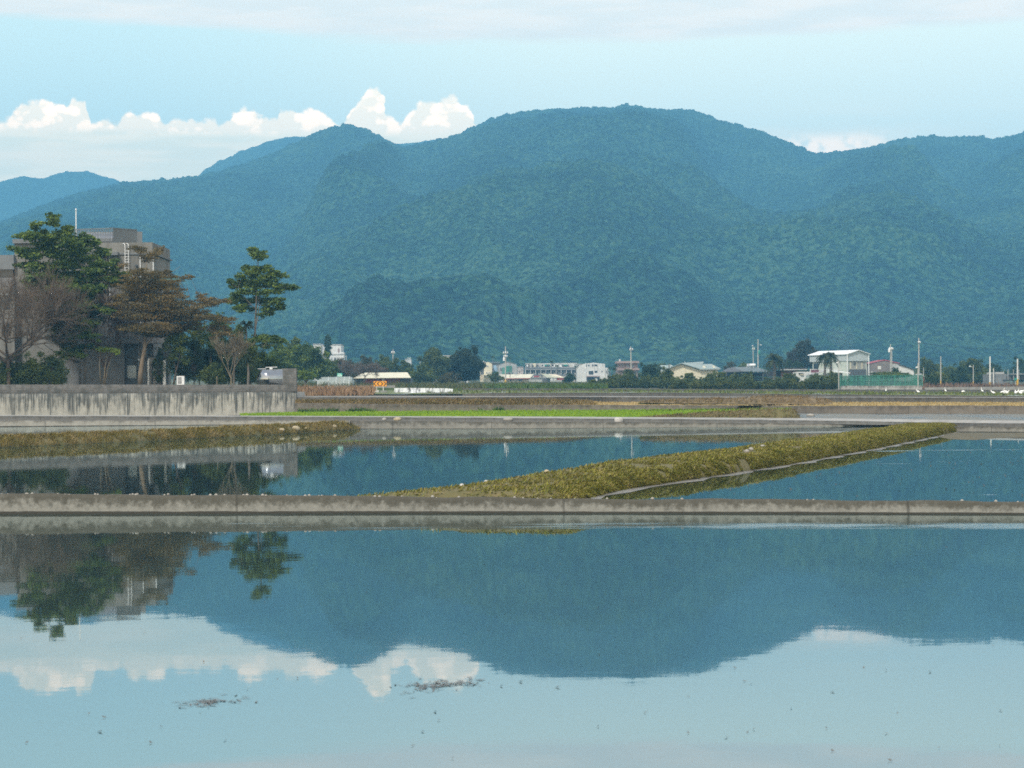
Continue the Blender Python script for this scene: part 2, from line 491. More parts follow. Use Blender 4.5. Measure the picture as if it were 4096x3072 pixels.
fm, nt, b = newmat('forest_canopy')
pos = nt.geo()
cell = nt.voro(pos, 1/4.0, 'Color')
cr, cg, cb_ = nt.sep(cell)
big = nt.noise(pos, 1/170, 4)
mid = nt.noise(pos, 1/34, 4, .6)
fine = nt.noise(pos, 1/3.2, 3, .8)
f = nt.m('ADD', nt.m('ADD', nt.m('MULTIPLY', cr, .22), nt.m('MULTIPLY', mid, .09)), nt.m('ADD', nt.m('MULTIPLY', big, .33), nt.m('MULTIPLY', fine, .44)))
col = nt.ramp(f, [(.38, (.0015, .0045, .004)), (.47, (.006, .016, .010)), (.54, (.013, .036, .017)), (.61, (.029, .068, .028)), (.73, (.066, .112, .046))])
nt.l.new(col, b.inputs['Base Color']); b.inputs['Roughness'].default_value = .9; b.inputs['Specular IOR Level'].default_value = .05
nt.l.new(nt.bump(nt.m('ADD', fine, nt.m('MULTIPLY', cg, .5)), 2.5, .8), b.inputs['Normal'])
V, Q = mountain()
o = np_mesh('mountain', V, Q, fm, smooth=True); tag(o, kind='structure')
V, Q = far_ridge([(-700,470),(-300,430),(-60,405),(0,391),(30,384),(60,378),(90,384),(125,374),(150,367),(190,367),(240,380),(275,391),(330,410),(480,460),(640,520)], 5000, 5, 5)
o = np_mesh('mountain', V, Q, fm, smooth=True); tag(o, kind='structure')
V, Q = far_ridge([(200,470),(330,420),(425,382),(445,366),(470,350),(530,322),(560,312),(600,297),(640,289),(662,290),(720,300),(800,312),(880,306),(920,303),(960,297),(990,292),(1040,290),(1150,300),(1300,330)], 4700, 9, 6)
o = np_mesh('mountain', V, Q, fm, smooth=True); tag(o, kind='structure')
# ------------------------------------------------------------------ plain and ground
def plain_z(X, Y):
    return 3.35-.0125*X+.008*(Y-350)
def interp(pts, x, k=1):
    return float(np.interp(x, [p[0] for p in pts], [p[k] for p in pts]))

xs = np.unique(np.concatenate([np.linspace(-4500, -150, 14), np.linspace(-150, 150, 61), np.linspace(150, 4500, 14)]))
ys = np.unique(np.concatenate([[-100, 0, 60, 120, 300, 331], np.linspace(338, 1300, 60), np.linspace(1300, 8000, 10)]))
GX, GY = np.meshgrid(xs, ys)
pz = 3.35-.0125*np.clip(GX, -300, 300)+.008*(np.minimum(GY, 1250)-350)
GZ = np.where(GY < 335, -.6, pz)
GZ = np.where(GX < -20, np.where((GY > 153) & (GY < 335), -.6, GZ), GZ)
GZ = np.where(GY > 335, GZ+.25*(fbm(GX/9, GY/17, 3)-.5), GZ)
i = np.arange(GX.size).reshape(GX.shape)
gm, nt, b = newmat('field_earth')
n1 = nt.noise(nt.mapping(nt.geo(), (1/26, 1/26, 1)), 1.0, 5); n2 = nt.noise(nt.geo(), 1.3, 5, .7)
nt.l.new(nt.mix(nt.step(nt.m('ADD', n1, nt.m('MULTIPLY', nt.m('SUBTRACT', n2, .5), .6)), .40, .60), nt.mix(nt.step(n2, .35, .65), (.045, .04, .03), (.085, .07, .05)), nt.mix(nt.step(n2, .35, .65), (.05, .085, .02), (.10, .13, .035))), b.inputs['Base Color'])
b.inputs['Roughness'].default_value = .95
nt.l.new(nt.bump(n2, .15), b.inputs['Normal'])
o = np_mesh('ground', np.stack([GX, GY, GZ], -1).reshape(-1, 3), np.stack([i[:-1, :-1], i[:-1, 1:], i[1:, 1:], i[1:, :-1]], -1).reshape(-1, 4), gm); tag(o, kind='structure')

# ------------------------------------------------------------------ surfaces
def set_uv(o, uv):
    me = o.data
    l = me.uv_layers.new(name='UVMap')
    idx = np.empty(len(me.loops), dtype=np.int32); me.loops.foreach_get('vertex_index', idx)
    l.data.foreach_set('uv', np.asarray(uv, dtype=np.float32)[idx].ravel())

def grid_obj(name, rows, mat, parent=None, smooth=False, uv=None):
    """rows: list of equally long lists of points"""
    V = np.array([[tuple(p) for p in r] for r in rows]); ny, nx = V.shape[:2]
    i = np.arange(ny*nx).reshape(ny, nx)
    o = np_mesh(name, V.reshape(-1, 3), np.stack([i[:-1, :-1], i[:-1, 1:], i[1:, 1:], i[1:, :-1]], -1).reshape(-1, 4), mat, parent, smooth)
    if uv is not None: set_uv(o, np.array(uv).reshape(-1, 2))
    return o

JOINT = 8.3
def stained_concrete(name, light, dark, moss, streak=6.0, reach=.6, water=.12, topband=.35, speck=2.5):
    """weathered concrete: moss from the top edge, algae at the waterline, vertical runs between"""
    m, nt, b = newmat(name)
    uv = nt.node('ShaderNodeTexCoord').outputs['UV']
    u, v, _ = nt.sep(uv)
    g = nt.geo()
    blot = nt.noise(g, speck, 6, .68)
    blot2 = nt.noise(g, speck*.28, 4, .6)
    cmbn = nt.node('ShaderNodeCombineXYZ'); nt.put(cmbn.inputs[0], u); nt.put(cmbn.inputs[1], nt.m('MULTIPLY', v, .16))
    run = nt.noise(cmbn.outputs[0], streak, 4, .65)
    run2 = nt.noise(nt.mapping(cmbn.outputs[0], (.22, .6, 1), (4, 1, 0)), streak, 3, .6)
    base = nt.mix(nt.step(blot, .3, .7), light, tuple(x*.72 for x in light))
    run3 = nt.noise(nt.mapping(cmbn.outputs[0], (2.6, .5, 1), (9, 3, 0)), streak, 3, .6)
    length = nt.m('ADD', nt.m('MULTIPLY', nt.step(run, .34, .68), reach), nt.m('MULTIPLY', nt.m('SUBTRACT', run2, .5), reach*2.3))
    st = nt.step(nt.m('ADD', nt.m('SUBTRACT', length, nt.m('SUBTRACT', 1.0, v)), nt.m('MULTIPLY', nt.m('SUBTRACT', blot, .5), .3)), -.28, .30)
    st = nt.m('MULTIPLY', st, nt.m('MULTIPLY_ADD', nt.step(run3, .35, .62), .65, .35))
    c = nt.mix(nt.m('MULTIPLY', st, .92), base, dark)
    tb = nt.step(nt.m('ADD', nt.m('SUBTRACT', v, 1.0-topband), nt.m('ADD', nt.m('MULTIPLY', nt.m('SUBTRACT', blot, .5), 1.5), nt.m('MULTIPLY', nt.m('SUBTRACT', blot2, .5), 1.0))), -.15, .45)
    c = nt.mix(nt.m('MULTIPLY', tb, .85), c, moss)
    wl = nt.step(nt.m('ADD', nt.m('SUBTRACT', water, v), nt.m('MULTIPLY', nt.m('SUBTRACT', blot2, .5), water*.7)), 0.0, .03)
    c = nt.mix(wl, c, tuple(x*.55 for x in moss))
    ju = nt.m('ADD', nt.m('MULTIPLY', u, 1/JOINT), nt.m('MULTIPLY', nt.noise(nt.mapping(cmbn.outputs[0], (0, 3, 1)), 2.0, 3), .006))
    jn = nt.m('ABSOLUTE', nt.m('SUBTRACT', nt.m('FRACT', ju), .5))
    c = nt.mix(nt.m('MULTIPLY', nt.step(jn, .0055, .002), .5), c, tuple(x*.4 for x in moss))
    nt.l.new(c, b.inputs['Base Color']); b.inputs['Roughness'].default_value = .92
    nt.l.new(nt.bump(blot, .03), b.inputs['Normal'])
    return m

def wall(name, pts, thick, mat, label=None, cat='wall', step=.6, rough=.03, kind='thing', group=None, rows=4):
    """pts: (px, top y, base y, depth); a low wall with an uneven edge"""
    px0, px1 = pts[0][0], pts[-1][0]
    Ya = interp(pts, (px0+px1)/2, 3)
    n = max(3, int((px1-px0)/F*Ya/step))
    P = []
    for k in range(n+1):
        x = px0+(px1-px0)*k/n
        Y = interp(pts, x, 3)
        t = at(x, interp(pts, x, 1), Y); bt = at(x, interp(pts, x, 2), Y)
        P.append((t, bt))
    U = [0]
    for k in range(n): U.append(U[-1]+(P[k+1][1]-P[k][1]).length)
    jt = [(fbm(np.array([u*.9]), np.array([1.0]), 8, 3)[0]-.5)*2*rough*1.6 for u in U]
    jy = [(fbm(np.array([u*1.3]), np.array([9.0]), 18, 3)[0]-.5)*2*rough for u in U]
    R_, UVs = [], []
    for r in range(rows+1):
        v = r/rows
        row = []
        for k, (t, bt) in enumerate(P):
            p = bt.lerp(t, v); bulge = (.02*(1-v) if r else .03)
            row.append((p.x, p.y-bulge+jy[k]*(.5+.5*v), p.z+jt[k]*v))
        R_.append(row); UVs.append([(u, v) for u in U])
    for tt, dz in ((.25, .012), (.75, .012), (1.0, 0.0)):
        R_.append([(t.x, t.y+thick*tt, t.z+jt[k]*.7+dz) for k, (t, bt) in enumerate(P)]); UVs.append([(u, 1.0) for u in U])
    R_.append([(t.x, t.y+thick, bt.z-.05) for t, bt in P]); UVs.append([(u, 0.5) for u in U])
    o = grid_obj(name, R_, mat, uv=UVs)
    # rigid join: weld nothing, ends stay under neighbours
    return tag(o, label, cat, group, kind)

# water ------------------------------------------------------------
def watermat(name, mud, ripple=None, patches=None):
    """turbid paddy water: a muddy body under a mirror whose strength follows the viewing angle"""
    m = bpy.data.materials.new(name); m.use_nodes = True
    nt = NT(m.node_tree); m.node_tree.nodes.remove(m.node_tree.nodes['Principled BSDF'])
    g = nt.geo(); x, y, z = nt.sep(g)
    n0 = nt.noise(nt.mapping(g, (.35, .12, 1)), 1.0, 3)
    mudc = nt.mix(nt.step(n0, .35, .65), mud, tuple(c_*1.25 for c_ in mud))
    rip = nt.noise(nt.mapping(g, (.8, 1.5, 1)), 1.0, 3, .5)
    rough = nt.m('MULTIPLY_ADD', nt.noise(nt.mapping(g, (.06, .16, 1)), 1.0, 3), .022, .010)
    mask = ripple(nt, g, x, y) if ripple else None
    if mask is not None: rough = nt.m('ADD', rough, nt.m('MULTIPLY', mask, .17))
    bn = nt.bump(rip, .0007)
    df = nt.node('ShaderNodeBsdfDiffuse'); nt.l.new(mudc, df.inputs[0])
    gl = nt.node('ShaderNodeBsdfGlossy'); gl.inputs[0].default_value = (.85, .94, .96, 1)
    nt.l.new(rough, gl.inputs['Roughness']); nt.l.new(bn, gl.inputs['Normal'])
    fr = nt.node('ShaderNodeFresnel'); fr.inputs[0].default_value = 1.33
    mx = nt.node('ShaderNodeMixShader'); nt.l.new(nt.m('MULTIPLY_ADD', fr.outputs[0],   .50, .41, clamp=True), mx.inputs[0])
    nt.l.new(df.outputs[0], mx.inputs[1]); nt.l.new(gl.outputs[0], mx.inputs[2])
    nt.l.new(mx.outputs[0], m.node_tree.nodes['Material Output'].inputs[0])
    return m
def rip1(nt, g, x, y):
    # wind-ruffled ribbon in front of the near wall, stronger on one side
    line = nt.m('MULTIPLY_ADD', x, -.16, 44.6)
    d = nt.m('SUBTRACT', y, line)
    n = nt.noise(nt.mapping(g, (.30, 1.5, 1)), 1.0, 5, .65)
    n2 = nt.noise(nt.mapping(g, (.10, .5, 1), (3, 7, 0)), 1.0, 3, .6)
    band = nt.m('MULTIPLY', nt.step(nt.m('ABSOLUTE', d), 1.5, .5), nt.step(nt.m('ADD', nt.m('MULTIPLY', x, .016), nt.m('ADD', n, nt.m('MULTIPLY', nt.m('SUBTRACT', n2, .5), .5))), .42, .62))
    return band
def rip3(nt, g, x, y):
    n = nt.noise(nt.mapping(g, (.55, 1.3, 1)), 1.0, 5, .7)
    n2 = nt.noise(nt.mapping(g, (.05, .16, 1), (1.7, .6, 0)), 1.0, 2, .5)
    far = nt.m('MULTIPLY', nt.step(y, 98, 108), .10)
    return nt.step(nt.m('ADD', nt.m('ADD', n, far), nt.m('MULTIPLY', nt.m('SUBTRACT', n2, .5), .9)), .70, .79)
wm1 = watermat('muddy_water', MUD, rip1)
wm2 = watermat('still_water', tuple(x*.7 for x in MUD))
wm3 = watermat('rippled_water', tuple(x*.7 for x in MUD), rip3)

Z2 = .28
# wall between the near pond and the two behind
W1 = [(-900, 1966, 2057, 54.0), (0, 1978, 2056, 51.2), (700, 1981, 2055, 50.0), (1500, 1988, 2053, 48.9), (2300, 1996, 2053, 48.2), (3200, 2002, 2054, 47.5), (4096, 2009, 2057, 46.8), (5000, 2016, 2060, 46.0)]
def w1pt(px, dz=0):
    Y = interp(W1, px, 3)
    return at(px, interp(W1, px, 2), Y)
pts = [(x, t, b_, 3*F/(b_-hor(x))) for x, t, b_, Y in W1]
cw1 = stained_concrete('mossy_concrete', (.175, .170, .148), (.078, .074, .061), (.043, .040, .029), streak=4.0, reach=.42, water=.15, topband=.58, speck=6.0)
wall('concrete_wall', pts, .22, cw1, 'long low mossy concrete bund wall across the near edge of the large flooded paddy', step=.25, rough=.03, rows=6)
W1Y = [(p[0], p[3]) for p in pts]

def sheet(name, outline, mat, kind='structure'):
    mb = MB(); n = len(outline); mb.v = [tuple(p) for p in outline]; mb.f = [tuple(range(n))]; mb.m = [0]
    o = mb.build(name, mat); return tag(o, kind=kind)
near = [(-60, -4, 0), (60, -4, 0)] + [tuple(at(x, b_, Y)+Vector((0, .1, 0))) for x, t, b_, Y in reversed(pts)]
near = [(p[0], p[1], 0.0) for p in near]
near[2] = (max(near[2][0], 60), near[2][1], 0); near[-1] = (min(near[-1][0], -60), near[-1][1], 0)
sheet('water', near, wm1)

# diagonal bund: near foot line on the ground plane of the ponds
BL = [(2296, 1991), (2500, 1960), (2800, 1915), (3148, 1861), (3518, 1793), (3796, 1735), (3850, 1722)]
bl = [onz(x, y, Z2) for x, y in BL]
bl[0] = Vector((bl[0].x, pts[4][3]+.15, Z2))
def bund_at(t):
    """point on the near foot line at Y"""
    for p, q in zip(bl, bl[1:]):
        if p.y <= t <= q.y or q is bl[-1]:
            return p.lerp(q, (t-p.y)/(q.y-p.y))
y_w1 = pts[4][3]
# waters behind
w2line = [(-2200, 1715, 150), (1442, 1716, 0), (2000, 1714, 0), (3000, 1706, 0), (3600, 1702, 0), (3720, 1701, 0)]
far2 = []
for x, y, Y in w2line[1:]:
    p = onz(x, y, Z2); far2.append(p)
p2 = [(-75, pts[0][3]+.15, Z2)]
for x, t, b_, Y in pts[:5]:
    p = at(x, b_, Y); p2.append((p.x, p.y+.12, Z2))
p2 += [(p.x-.5, p.y, Z2) for p in bl]
p2 += [(p.x, p.y+.1, Z2) for p in reversed(far2)]
p2 += [(-30, 152, Z2), (-90, 152, Z2)]
sheet('water', p2, wm2)
p3 = [(p.x-.3, p.y, Z2) for p in reversed(bl)]
for x, t, b_, Y in pts[4:]:
    p = at(x, b_, Y); p3.append((p.x, p.y+.12, Z2))
p3 += [(75, 45, Z2), (75, 124, Z2), (27, 124, Z2)]
sheet('water', p3, wm3)

# ------------------------------------------------------------------ grass tufts: stuff
def blades(name, centres, normals_dir, mat, h=(.12, .26), w=.02, lean=.5, parent=None, kind='stuff', leanvec=None):
    """single tapering blades; centres (n,3)"""
    c = np.asarray(centres); n = len(c)
    ang = RNG.uniform(0, 2*np.pi, n); H = RNG.uniform(h[0], h[1], n)*RNG.uniform(.7, 1.2, n)
    side = np.stack([np.cos(ang), np.sin(ang), np.zeros(n)], -1)*(w*RNG.uniform(.6, 1.4, n))[:, None]
    ld = RNG.normal(0, lean, (n, 3)); ld[:, 2] = 0
    if leanvec is not None: ld = ld*.6+np.asarray(leanvec)
    tip = c+np.stack([np.zeros(n), np.zeros(n), H], -1)*np.sqrt(np.clip(1-.35*np.sum(ld**2, -1), .2, 1))[:, None]+ld*H[:, None]
    mid = c+(tip-c)*.5+np.stack([np.zeros(n), np.zeros(n), H*.14], -1)
    V = np.stack([c-side, c+side, mid+side*.8, tip, mid-side*.8], 1).reshape(-1, 3)
    f = np.arange(n)[:, None]*5
    Fq = np.concatenate([f+0, f+1, f+2, f+3, f+4], 1)
    o = np_mesh(name, V, Fq, mat, parent)
    if kind: tag(o, kind=kind)
    return o

grass_moss = leafmat('bund_grass', [(.095, .115, .020), (.18, .195, .027), (.30, .25, .085), (.24, .255, .034), (.43, .34, .165)], big=1.4, trans=.15)
grass_dry = leafmat('dry_grass', [(.10, .07, .03), (.22, .155, .07), (.30, .21, .10), (.16, .13, .05)], big=.8, trans=.15)
grass_green = leafmat('field_grass', [(.03, .055, .012), (.06, .11, .02), (.10, .16, .03), (.14, .17, .05)], big=.5, trans=.2)
rice = leafmat('rice_leaf', [(.14, .24, .013), (.195, .305, .018), (.245, .35, .025)], big=.2, trans=.3)
earth = pmat('bund_earth', (.075, .075, .022), (.13, .105, .045), 3.2, .95, .06, contrast=(.3, .7))
drye = pmat('dry_earth', (.10, .075, .045), (.17, .13, .075), 2.0, .95, .05)
mudm = pmat('wet_mud', (.075, .068, .055), (.13, .12, .10), 1.4, .42, .02, spec=.5)

def bank(name, label, foot, hgt, crest, back, zback, mat, gmat, density, combed=(.5, -.35, 0), blade=(.14, .3), cat='earth bank', taper=(1.5, 2.5), prof_=((0, -.12), (.04, .10), (.14, .40), (.32, .68), (.55, .88), (.85, .99), (1.0, 1.0))):
    """an earth bank: foot = list of Vector (front foot line); crest/back = metres behind the foot; uneven surface and grass"""
    L = [0]
    for p, q in zip(foot, foot[1:]): L.append(L[-1]+(q-p).length)
    n = int(L[-1]/.35)
    rowsN = []
    tot = L[-1]
    for k in range(n+1):
        s = tot*k/n
        i_ = max(0, min(len(foot)-2, int(np.searchsorted(L, s))-1))
        p = foot[i_].lerp(foot[i_+1], (s-L[i_])/(L[i_+1]-L[i_]))
        i0 = max(0, i_-0)
        def pos_(q):
            q = min(max(q, 0), tot); j = max(0, min(len(foot)-2, int(np.searchsorted(L, q))-1)); return foot[j].lerp(foot[j+1], (q-L[j])/(L[j+1]-L[j]))
        d = (pos_(s+4)-pos_(s-4)).normalized(); nrm = Vector((-d.y, d.x, 0))
        if nrm.y < 0 and abs(d.x) > abs(d.y): nrm = -nrm
        en = min(1, s/taper[0]+.05)*min(1, (tot-s)/taper[1]+.05); en = en**.6
        hh = (hgt(s) if callable(hgt) else hgt)*en; cc = crest(s) if callable(crest) else crest; bb = back(s) if callable(back) else back
        hh *= 1+.10*(fbm(np.array([s/1.7]), np.array([3.]), 5, 3)[0]-.5)*2
        wob_ = (fbm(np.array([s/1.1]), np.array([8.]), 9, 3)[0]-.5)*.2
        col = []
        for a_, z_ in prof_: col.append(p+nrm*(a_*cc+wob_*min(1, a_*3+.2))+Vector((0, 0, z_*hh)))
        for a_ in (.35, .7, 1.0): col.append(p+nrm*(cc+(bb-cc)*a_)+Vector((0, 0, hh+(zback-.12-hh)*a_**1.4)))
        rowsN.append(col)
    Rw = [[rowsN[k][j] for k in range(n+1)] for j in range(len(rowsN[0]))]
    V = np.array([[tuple(p) for p in r] for r in Rw])
    jit = (fbm(V[..., 0]*2.3, V[..., 1]*2.3+V[..., 2]*3, 41, 4)-.5)*.16
    V[1:, :, 2] += jit[1:]
    o = grid_obj(name, V, mat, smooth=False)
    tag(o, label, cat)
    # grass on it
    ny, nx = V.shape[:2]
    m_ = int(density*tot*max(1.2, (crest(5) if callable(crest) else crest)*2.0))
    rj = RNG.uniform(.6, ny-1.3, m_); rk = RNG.uniform(0, nx-1.001, m_)
    j0 = rj.astype(int); k0 = rk.astype(int); fj = (rj-j0)[:, None]; fk = (rk-k0)[:, None]
    Pp = (V[j0, k0]*(1-fj)+V[j0+1, k0]*fj)*(1-fk)+(V[j0, k0+1]*(1-fj)+V[j0+1, k0+1]*fj)*fk
    keep = fbm(Pp[:, 0]*1.3, Pp[:, 1]*.9, 71, 3)*.55+.45*fbm(Pp[:, 0]*4.1, Pp[:, 1]*4.1, 75, 2) > .40
    lv = np.tile(np.array(combed), (m_, 1))*RNG.uniform(.4, 1.3, (m_, 1))
    blades('grass', Pp[keep], None, gmat, blade, .013, .35, leanvec=lv[keep])
    return V
# near end spreads along the wall
def cr(s): return 2.9
def bk(s): return 4.4+3.6*max(0, 1-s/7)
BV = bank('earth_bund', 'long grassy earth bund running diagonally between two flooded paddies', bl, lambda s: .22+.28*min(1, s/13), cr, bk, 0.0, earth, grass_moss, 420, combed=(.6, -.75, -.6), blade=(.05, .16), taper=(.01, 3.0), prof_=((0, -.12), (.015, .18), (.045, .46), (.085, .70), (.14, .86), (.22, .95), (.42, 1.0), (.7, 1.03), (1, 1)))
# wet mud shelf along its foot
mb = MB()
for p, q in zip(bl[:-1], bl[1:]):
    k_ = max(1, int((q-p).length/1.2))
    for j in range(k_):
        a_ = p.lerp(q, j/k_); c_ = p.lerp(q, (j+1)/k_)
        wa = .30+.18*math.sin(a_.y*1.3)+.1*math.sin(a_.y*3.1); wb = .30+.18*math.sin(c_.y*1.3)+.1*math.sin(c_.y*3.1)
        mb.quad((a_.x-.1, a_.y, Z2+.03), (a_.x+wa, a_.y-.1, Z2+.004), (c_.x+wb, c_.y-.1, Z2+.004), (c_.x-.1, c_.y, Z2+.03))
tag(mb.build('mud', mudm), kind='structure')

# bank on the other side of the middle pond
fb = [onz(x, y, Z2) for x, y in [(-700, 1812), (-300, 1800), (0, 1789), (542, 1767), (1017, 1742), (1250, 1729), (1442, 1717)]]
bank('earth_bund', 'low grassy earth bund on the far side of the middle pond', fb, lambda s: .54, 1.0, 2.0, .45, earth, leafmat('tawny_grass', [(.12, .105, .025), (.21, .175, .04), (.31, .235, .09), (.36, .27, .12)], big=.7, trans=.15), 260, combed=(.5, -.4, -.2), taper=(.01, 2.0))

# ------------------------------------------------------------------ kerb road between the ponds and the upper fields
K = [(-900, 1660, 1657, 1680, 154.5), (0, 1664, 1661, 1681, 154), (1000, 1667, 1663, 1681, 154), (1500, 1669, 1665, 1682, 153.4), (2100, 1673, 1666, 1685, 150.3), (2800, 1678, 1670, 1690, 147), (3300, 1683, 1673, 1695, 144.5), (3560, 1688, 1676, 1699, 141), (3760, 1691, 1679, 1703, 134), (3900, 1693, 1680, 1705, 126), (4096, 1694, 1682, 1707, 121), (4900, 1702, 1690, 1716, 117)]
ckerb = stained_concrete('kerb_concrete', (.125, .122, .112), (.07, .068, .06), (.05, .048, .04), streak=1.2, reach=.5, water=.0, topband=.2, speck=2.0)
wall('concrete_kerb', [(k[0], k[1], k[3]+1.0, k[4]) for k in K], .35, ckerb, 'dark weathered kerb edging the pale farm road above the ponds', 'kerb', step=.7, rough=.02)
road = pmat('farm_road_concrete', (.30, .295, .275), (.22, .215, .20), .8, .85)
rf, rb = [], []
for k in range(0, 61):
    x = -900+5800*k/60
    Y = interp(K, x, 4)
    f_ = at(x, interp(K, x, 1), Y); b2 = at(x, interp(K, x, 2), Y+max(2.0, 2.0))
    w_ = 2.6
    rf.append(f_+Vector((0, .33, .008))); rb.append(Vector((f_.x, f_.y+w_, f_.z+max(.012, (b2.z-f_.z)*1.0))))
tag(grid_obj('road', [rf, rb], road), kind='structure')
# ledge and lower wall of the middle pond
led = pmat('mud_ledge', (.085, .08, .066), (.14, .132, .115), .9, .9, .03)
LW = [(1380, 1684, 1716, 0), (1700, 1685, 1715.5, 0), (2000, 1687, 1715, 0), (2500, 1689, 1711, 0), (3000, 1693, 1707, 0), (3400, 1698, 1704, 0), (3660, 1700.5, 1702.5, 0)]
LW = [(x, t, b_, (3-Z2)*F/(b_-hor(x))-.05) for x, t, b_, _ in LW]
clow = stained_concrete('pond_wall_concrete', (.175, .165, .14), (.085, .078, .064), (.045, .041, .03), streak=1.6, reach=.35, water=.10, topband=.42, speck=2.4)
LW2 = [(x, t, b_+1.5, Y) for x, t, b_, Y in LW]
wall('concrete_wall', LW2, .3, clow, 'blotched low concrete wall along the far edge of the middle pond below the dark kerb', step=.6)
r0, r1 = [], []
for k in range(0, 40):
    x = 1340+2360*k/39
    Y = interp(LW, x, 3); p = at(x, interp(LW, x, 1), Y); r0.append(p+Vector((0, .28, .0)))
    Yk = interp(K, x, 4); q = at(x, interp(K, x, 3), Yk); r1.append(q+Vector((0, -.01, 0)))
tag(grid_obj('land', [r0, r1], led), kind='structure')
# small upper pond behind the bank, with its own wall
LW3 = [(-900, 1681.5, 1712, 150.6), (0, 1683, 1708, 149.6), (500, 1683, 1704, 149.3), (1000, 1683, 1700, 149.2), (1400, 1684, 1697, 149.2)]
clow3 = stained_concrete('pale_pond_wall', (.23, .22, .19), (.13, .12, .10), (.05, .046, .035), streak=1.0, reach=.3, water=.16, topband=.18, speck=2.0)
wall('concrete_wall', LW3, .3, clow3, 'pale low concrete wall below the kerb behind the tawny bund', step=.7)
q0, q1 = [], []
for k in range(0, 40):
    x = -900+2300*k/39
    p = at(x, interp(LW3, x, 1), interp(LW3, x, 3)); q0.append(p+Vector((0, .28, 0))); Yk = interp(K, x, 4); q = at(x, interp(K, x, 3), Yk); q1.append(q+Vector((0, -.01, 0)))
tag(grid_obj('land', [q0, q1], led), kind='structure')
zU = (at(0, 1708, 149.6)).z
up = [(-90, 110, zU-.0)]
g0, g1 = [], []
for k in range(0, 40):
    x = -900+2300*k/39
    Y = interp(LW3, x, 3); q = at(x, interp(LW3, x, 2)-1.0, Y)
    fo = onz(x, float(np.interp(x, [-700, 0, 542, 1017, 1442], [1812, 1789, 1767, 1742, 1717])), Z2)
    g0.append((fo.x*1.0, fo.y+1.6, q.z-.06)); g1.append((q.x, q.y+.03, q.z))
tag(grid_obj('water', [g0, g1], watermat('ditch_water', (.10, .092, .075))), kind='structure')
# right-hand end: wall of the far pond below the road
RW = [(3700, 1704, 1728, 0), (3900, 1706, 1728, 0), (4096, 1708, 1729, 0), (4900, 1718, 1735, 0)]
RW = [(x, t, b_, (3-Z2)*F/(b_-hor(x))) for x, t, b_, _ in RW]
wall('concrete_wall', RW, .3, clow, 'brown stained low wall below the road at the far end of the rippled pond', step=.6)
r0, r1 = [], []
for k in range(0, 24):
    x = 3690+1200*k/23
    Y = interp(RW, x, 3); p = at(x, interp(RW, x, 1), Y); r0.append(p+Vector((0, .28, 0)))
    Yk = interp(K, x, 4); q = at(x, interp(K, x, 3), Yk); r1.append(Vector((q.x, max(q.y, p.y+.35)-.01, q.z)))
tag(grid_obj('land', [r0, r1], led), kind='structure')
# brown mud flat in the far corner of that pond
mb = MB()
fl = [(3740, 1745), (3800, 1757), (3900, 1760), (3990, 1752), (4096, 1750), (4500, 1745)]
for (x, y), (x2, y2) in zip(fl, fl[1:]):
    a_ = onz(x, y, Z2+.004); b2 = onz(x2, y2, Z2+.004); c_ = onz(x2, 1731, Z2+.03); d_ = onz(x, 1731, Z2+.03)
    mb.quad(a_, b2, c_, d_)
tag(mb.build('mud', pmat('algae_mud', (.095, .08, .04), (.06, .055, .032), 1.2, .9, .01)), kind='structure')

# ------------------------------------------------------------------ green rice field, brown wall behind it
GF = [(960, 1660, 0, 172), (1000, 1659, 0, 176), (1190, 1653, 0, 186), (1500, 1650, 0, 186), (2000, 1646, 0, 186), (2400, 1644, 0, 186), (2900, 1639, 0, 182), (3200, 1637, 0, 174)]
def bilin(xa, xb, n, front, back, jz=.0, m=6):
    rows = []
    for j in range(m+1):
        r = []
        for k in range(n+1):
            x = xa+(xb-xa)*k/n
            p = front(x).lerp(back(x), j/m)
            r.append(p+Vector((0, 0, random.uniform(-jz, jz) if 0 < j < m else 0)))
        rows.append(r)
    return rows
def kback(x):
    Y = interp(K, x, 4); f_ = at(x, interp(K, x, 1), Y)
    return Vector((f_.x, f_.y+2.6, f_.z-.03))
rows = bilin(960, 3165, 60, kback, lambda x: at(x, interp(GF, x, 1), interp(GF, x, 3)))
ricem = pmat('rice_field', (.16, .27, .016), (.22, .335, .024), .6, .9, .1)
tag(grid_obj('field', rows, ricem), kind='structure')
V = np.array([[tuple(p) for p in r] for r in rows])
n = 30000
a_ = RNG.uniform(0, 1, n); k_ = RNG.uniform(0, V.shape[1]-1.001, n); k0 = k_.astype(int); fk = (k_-k0)[:, None]
fr = V[0, k0]*(1-fk)+V[0, k0+1]*fk; bc = V[-1, k0]*(1-fk)+V[-1, k0+1]*fk
blades('rice_plants', fr+(bc-fr)*a_[:, None], None, rice, (.12, .24), .035, .4)
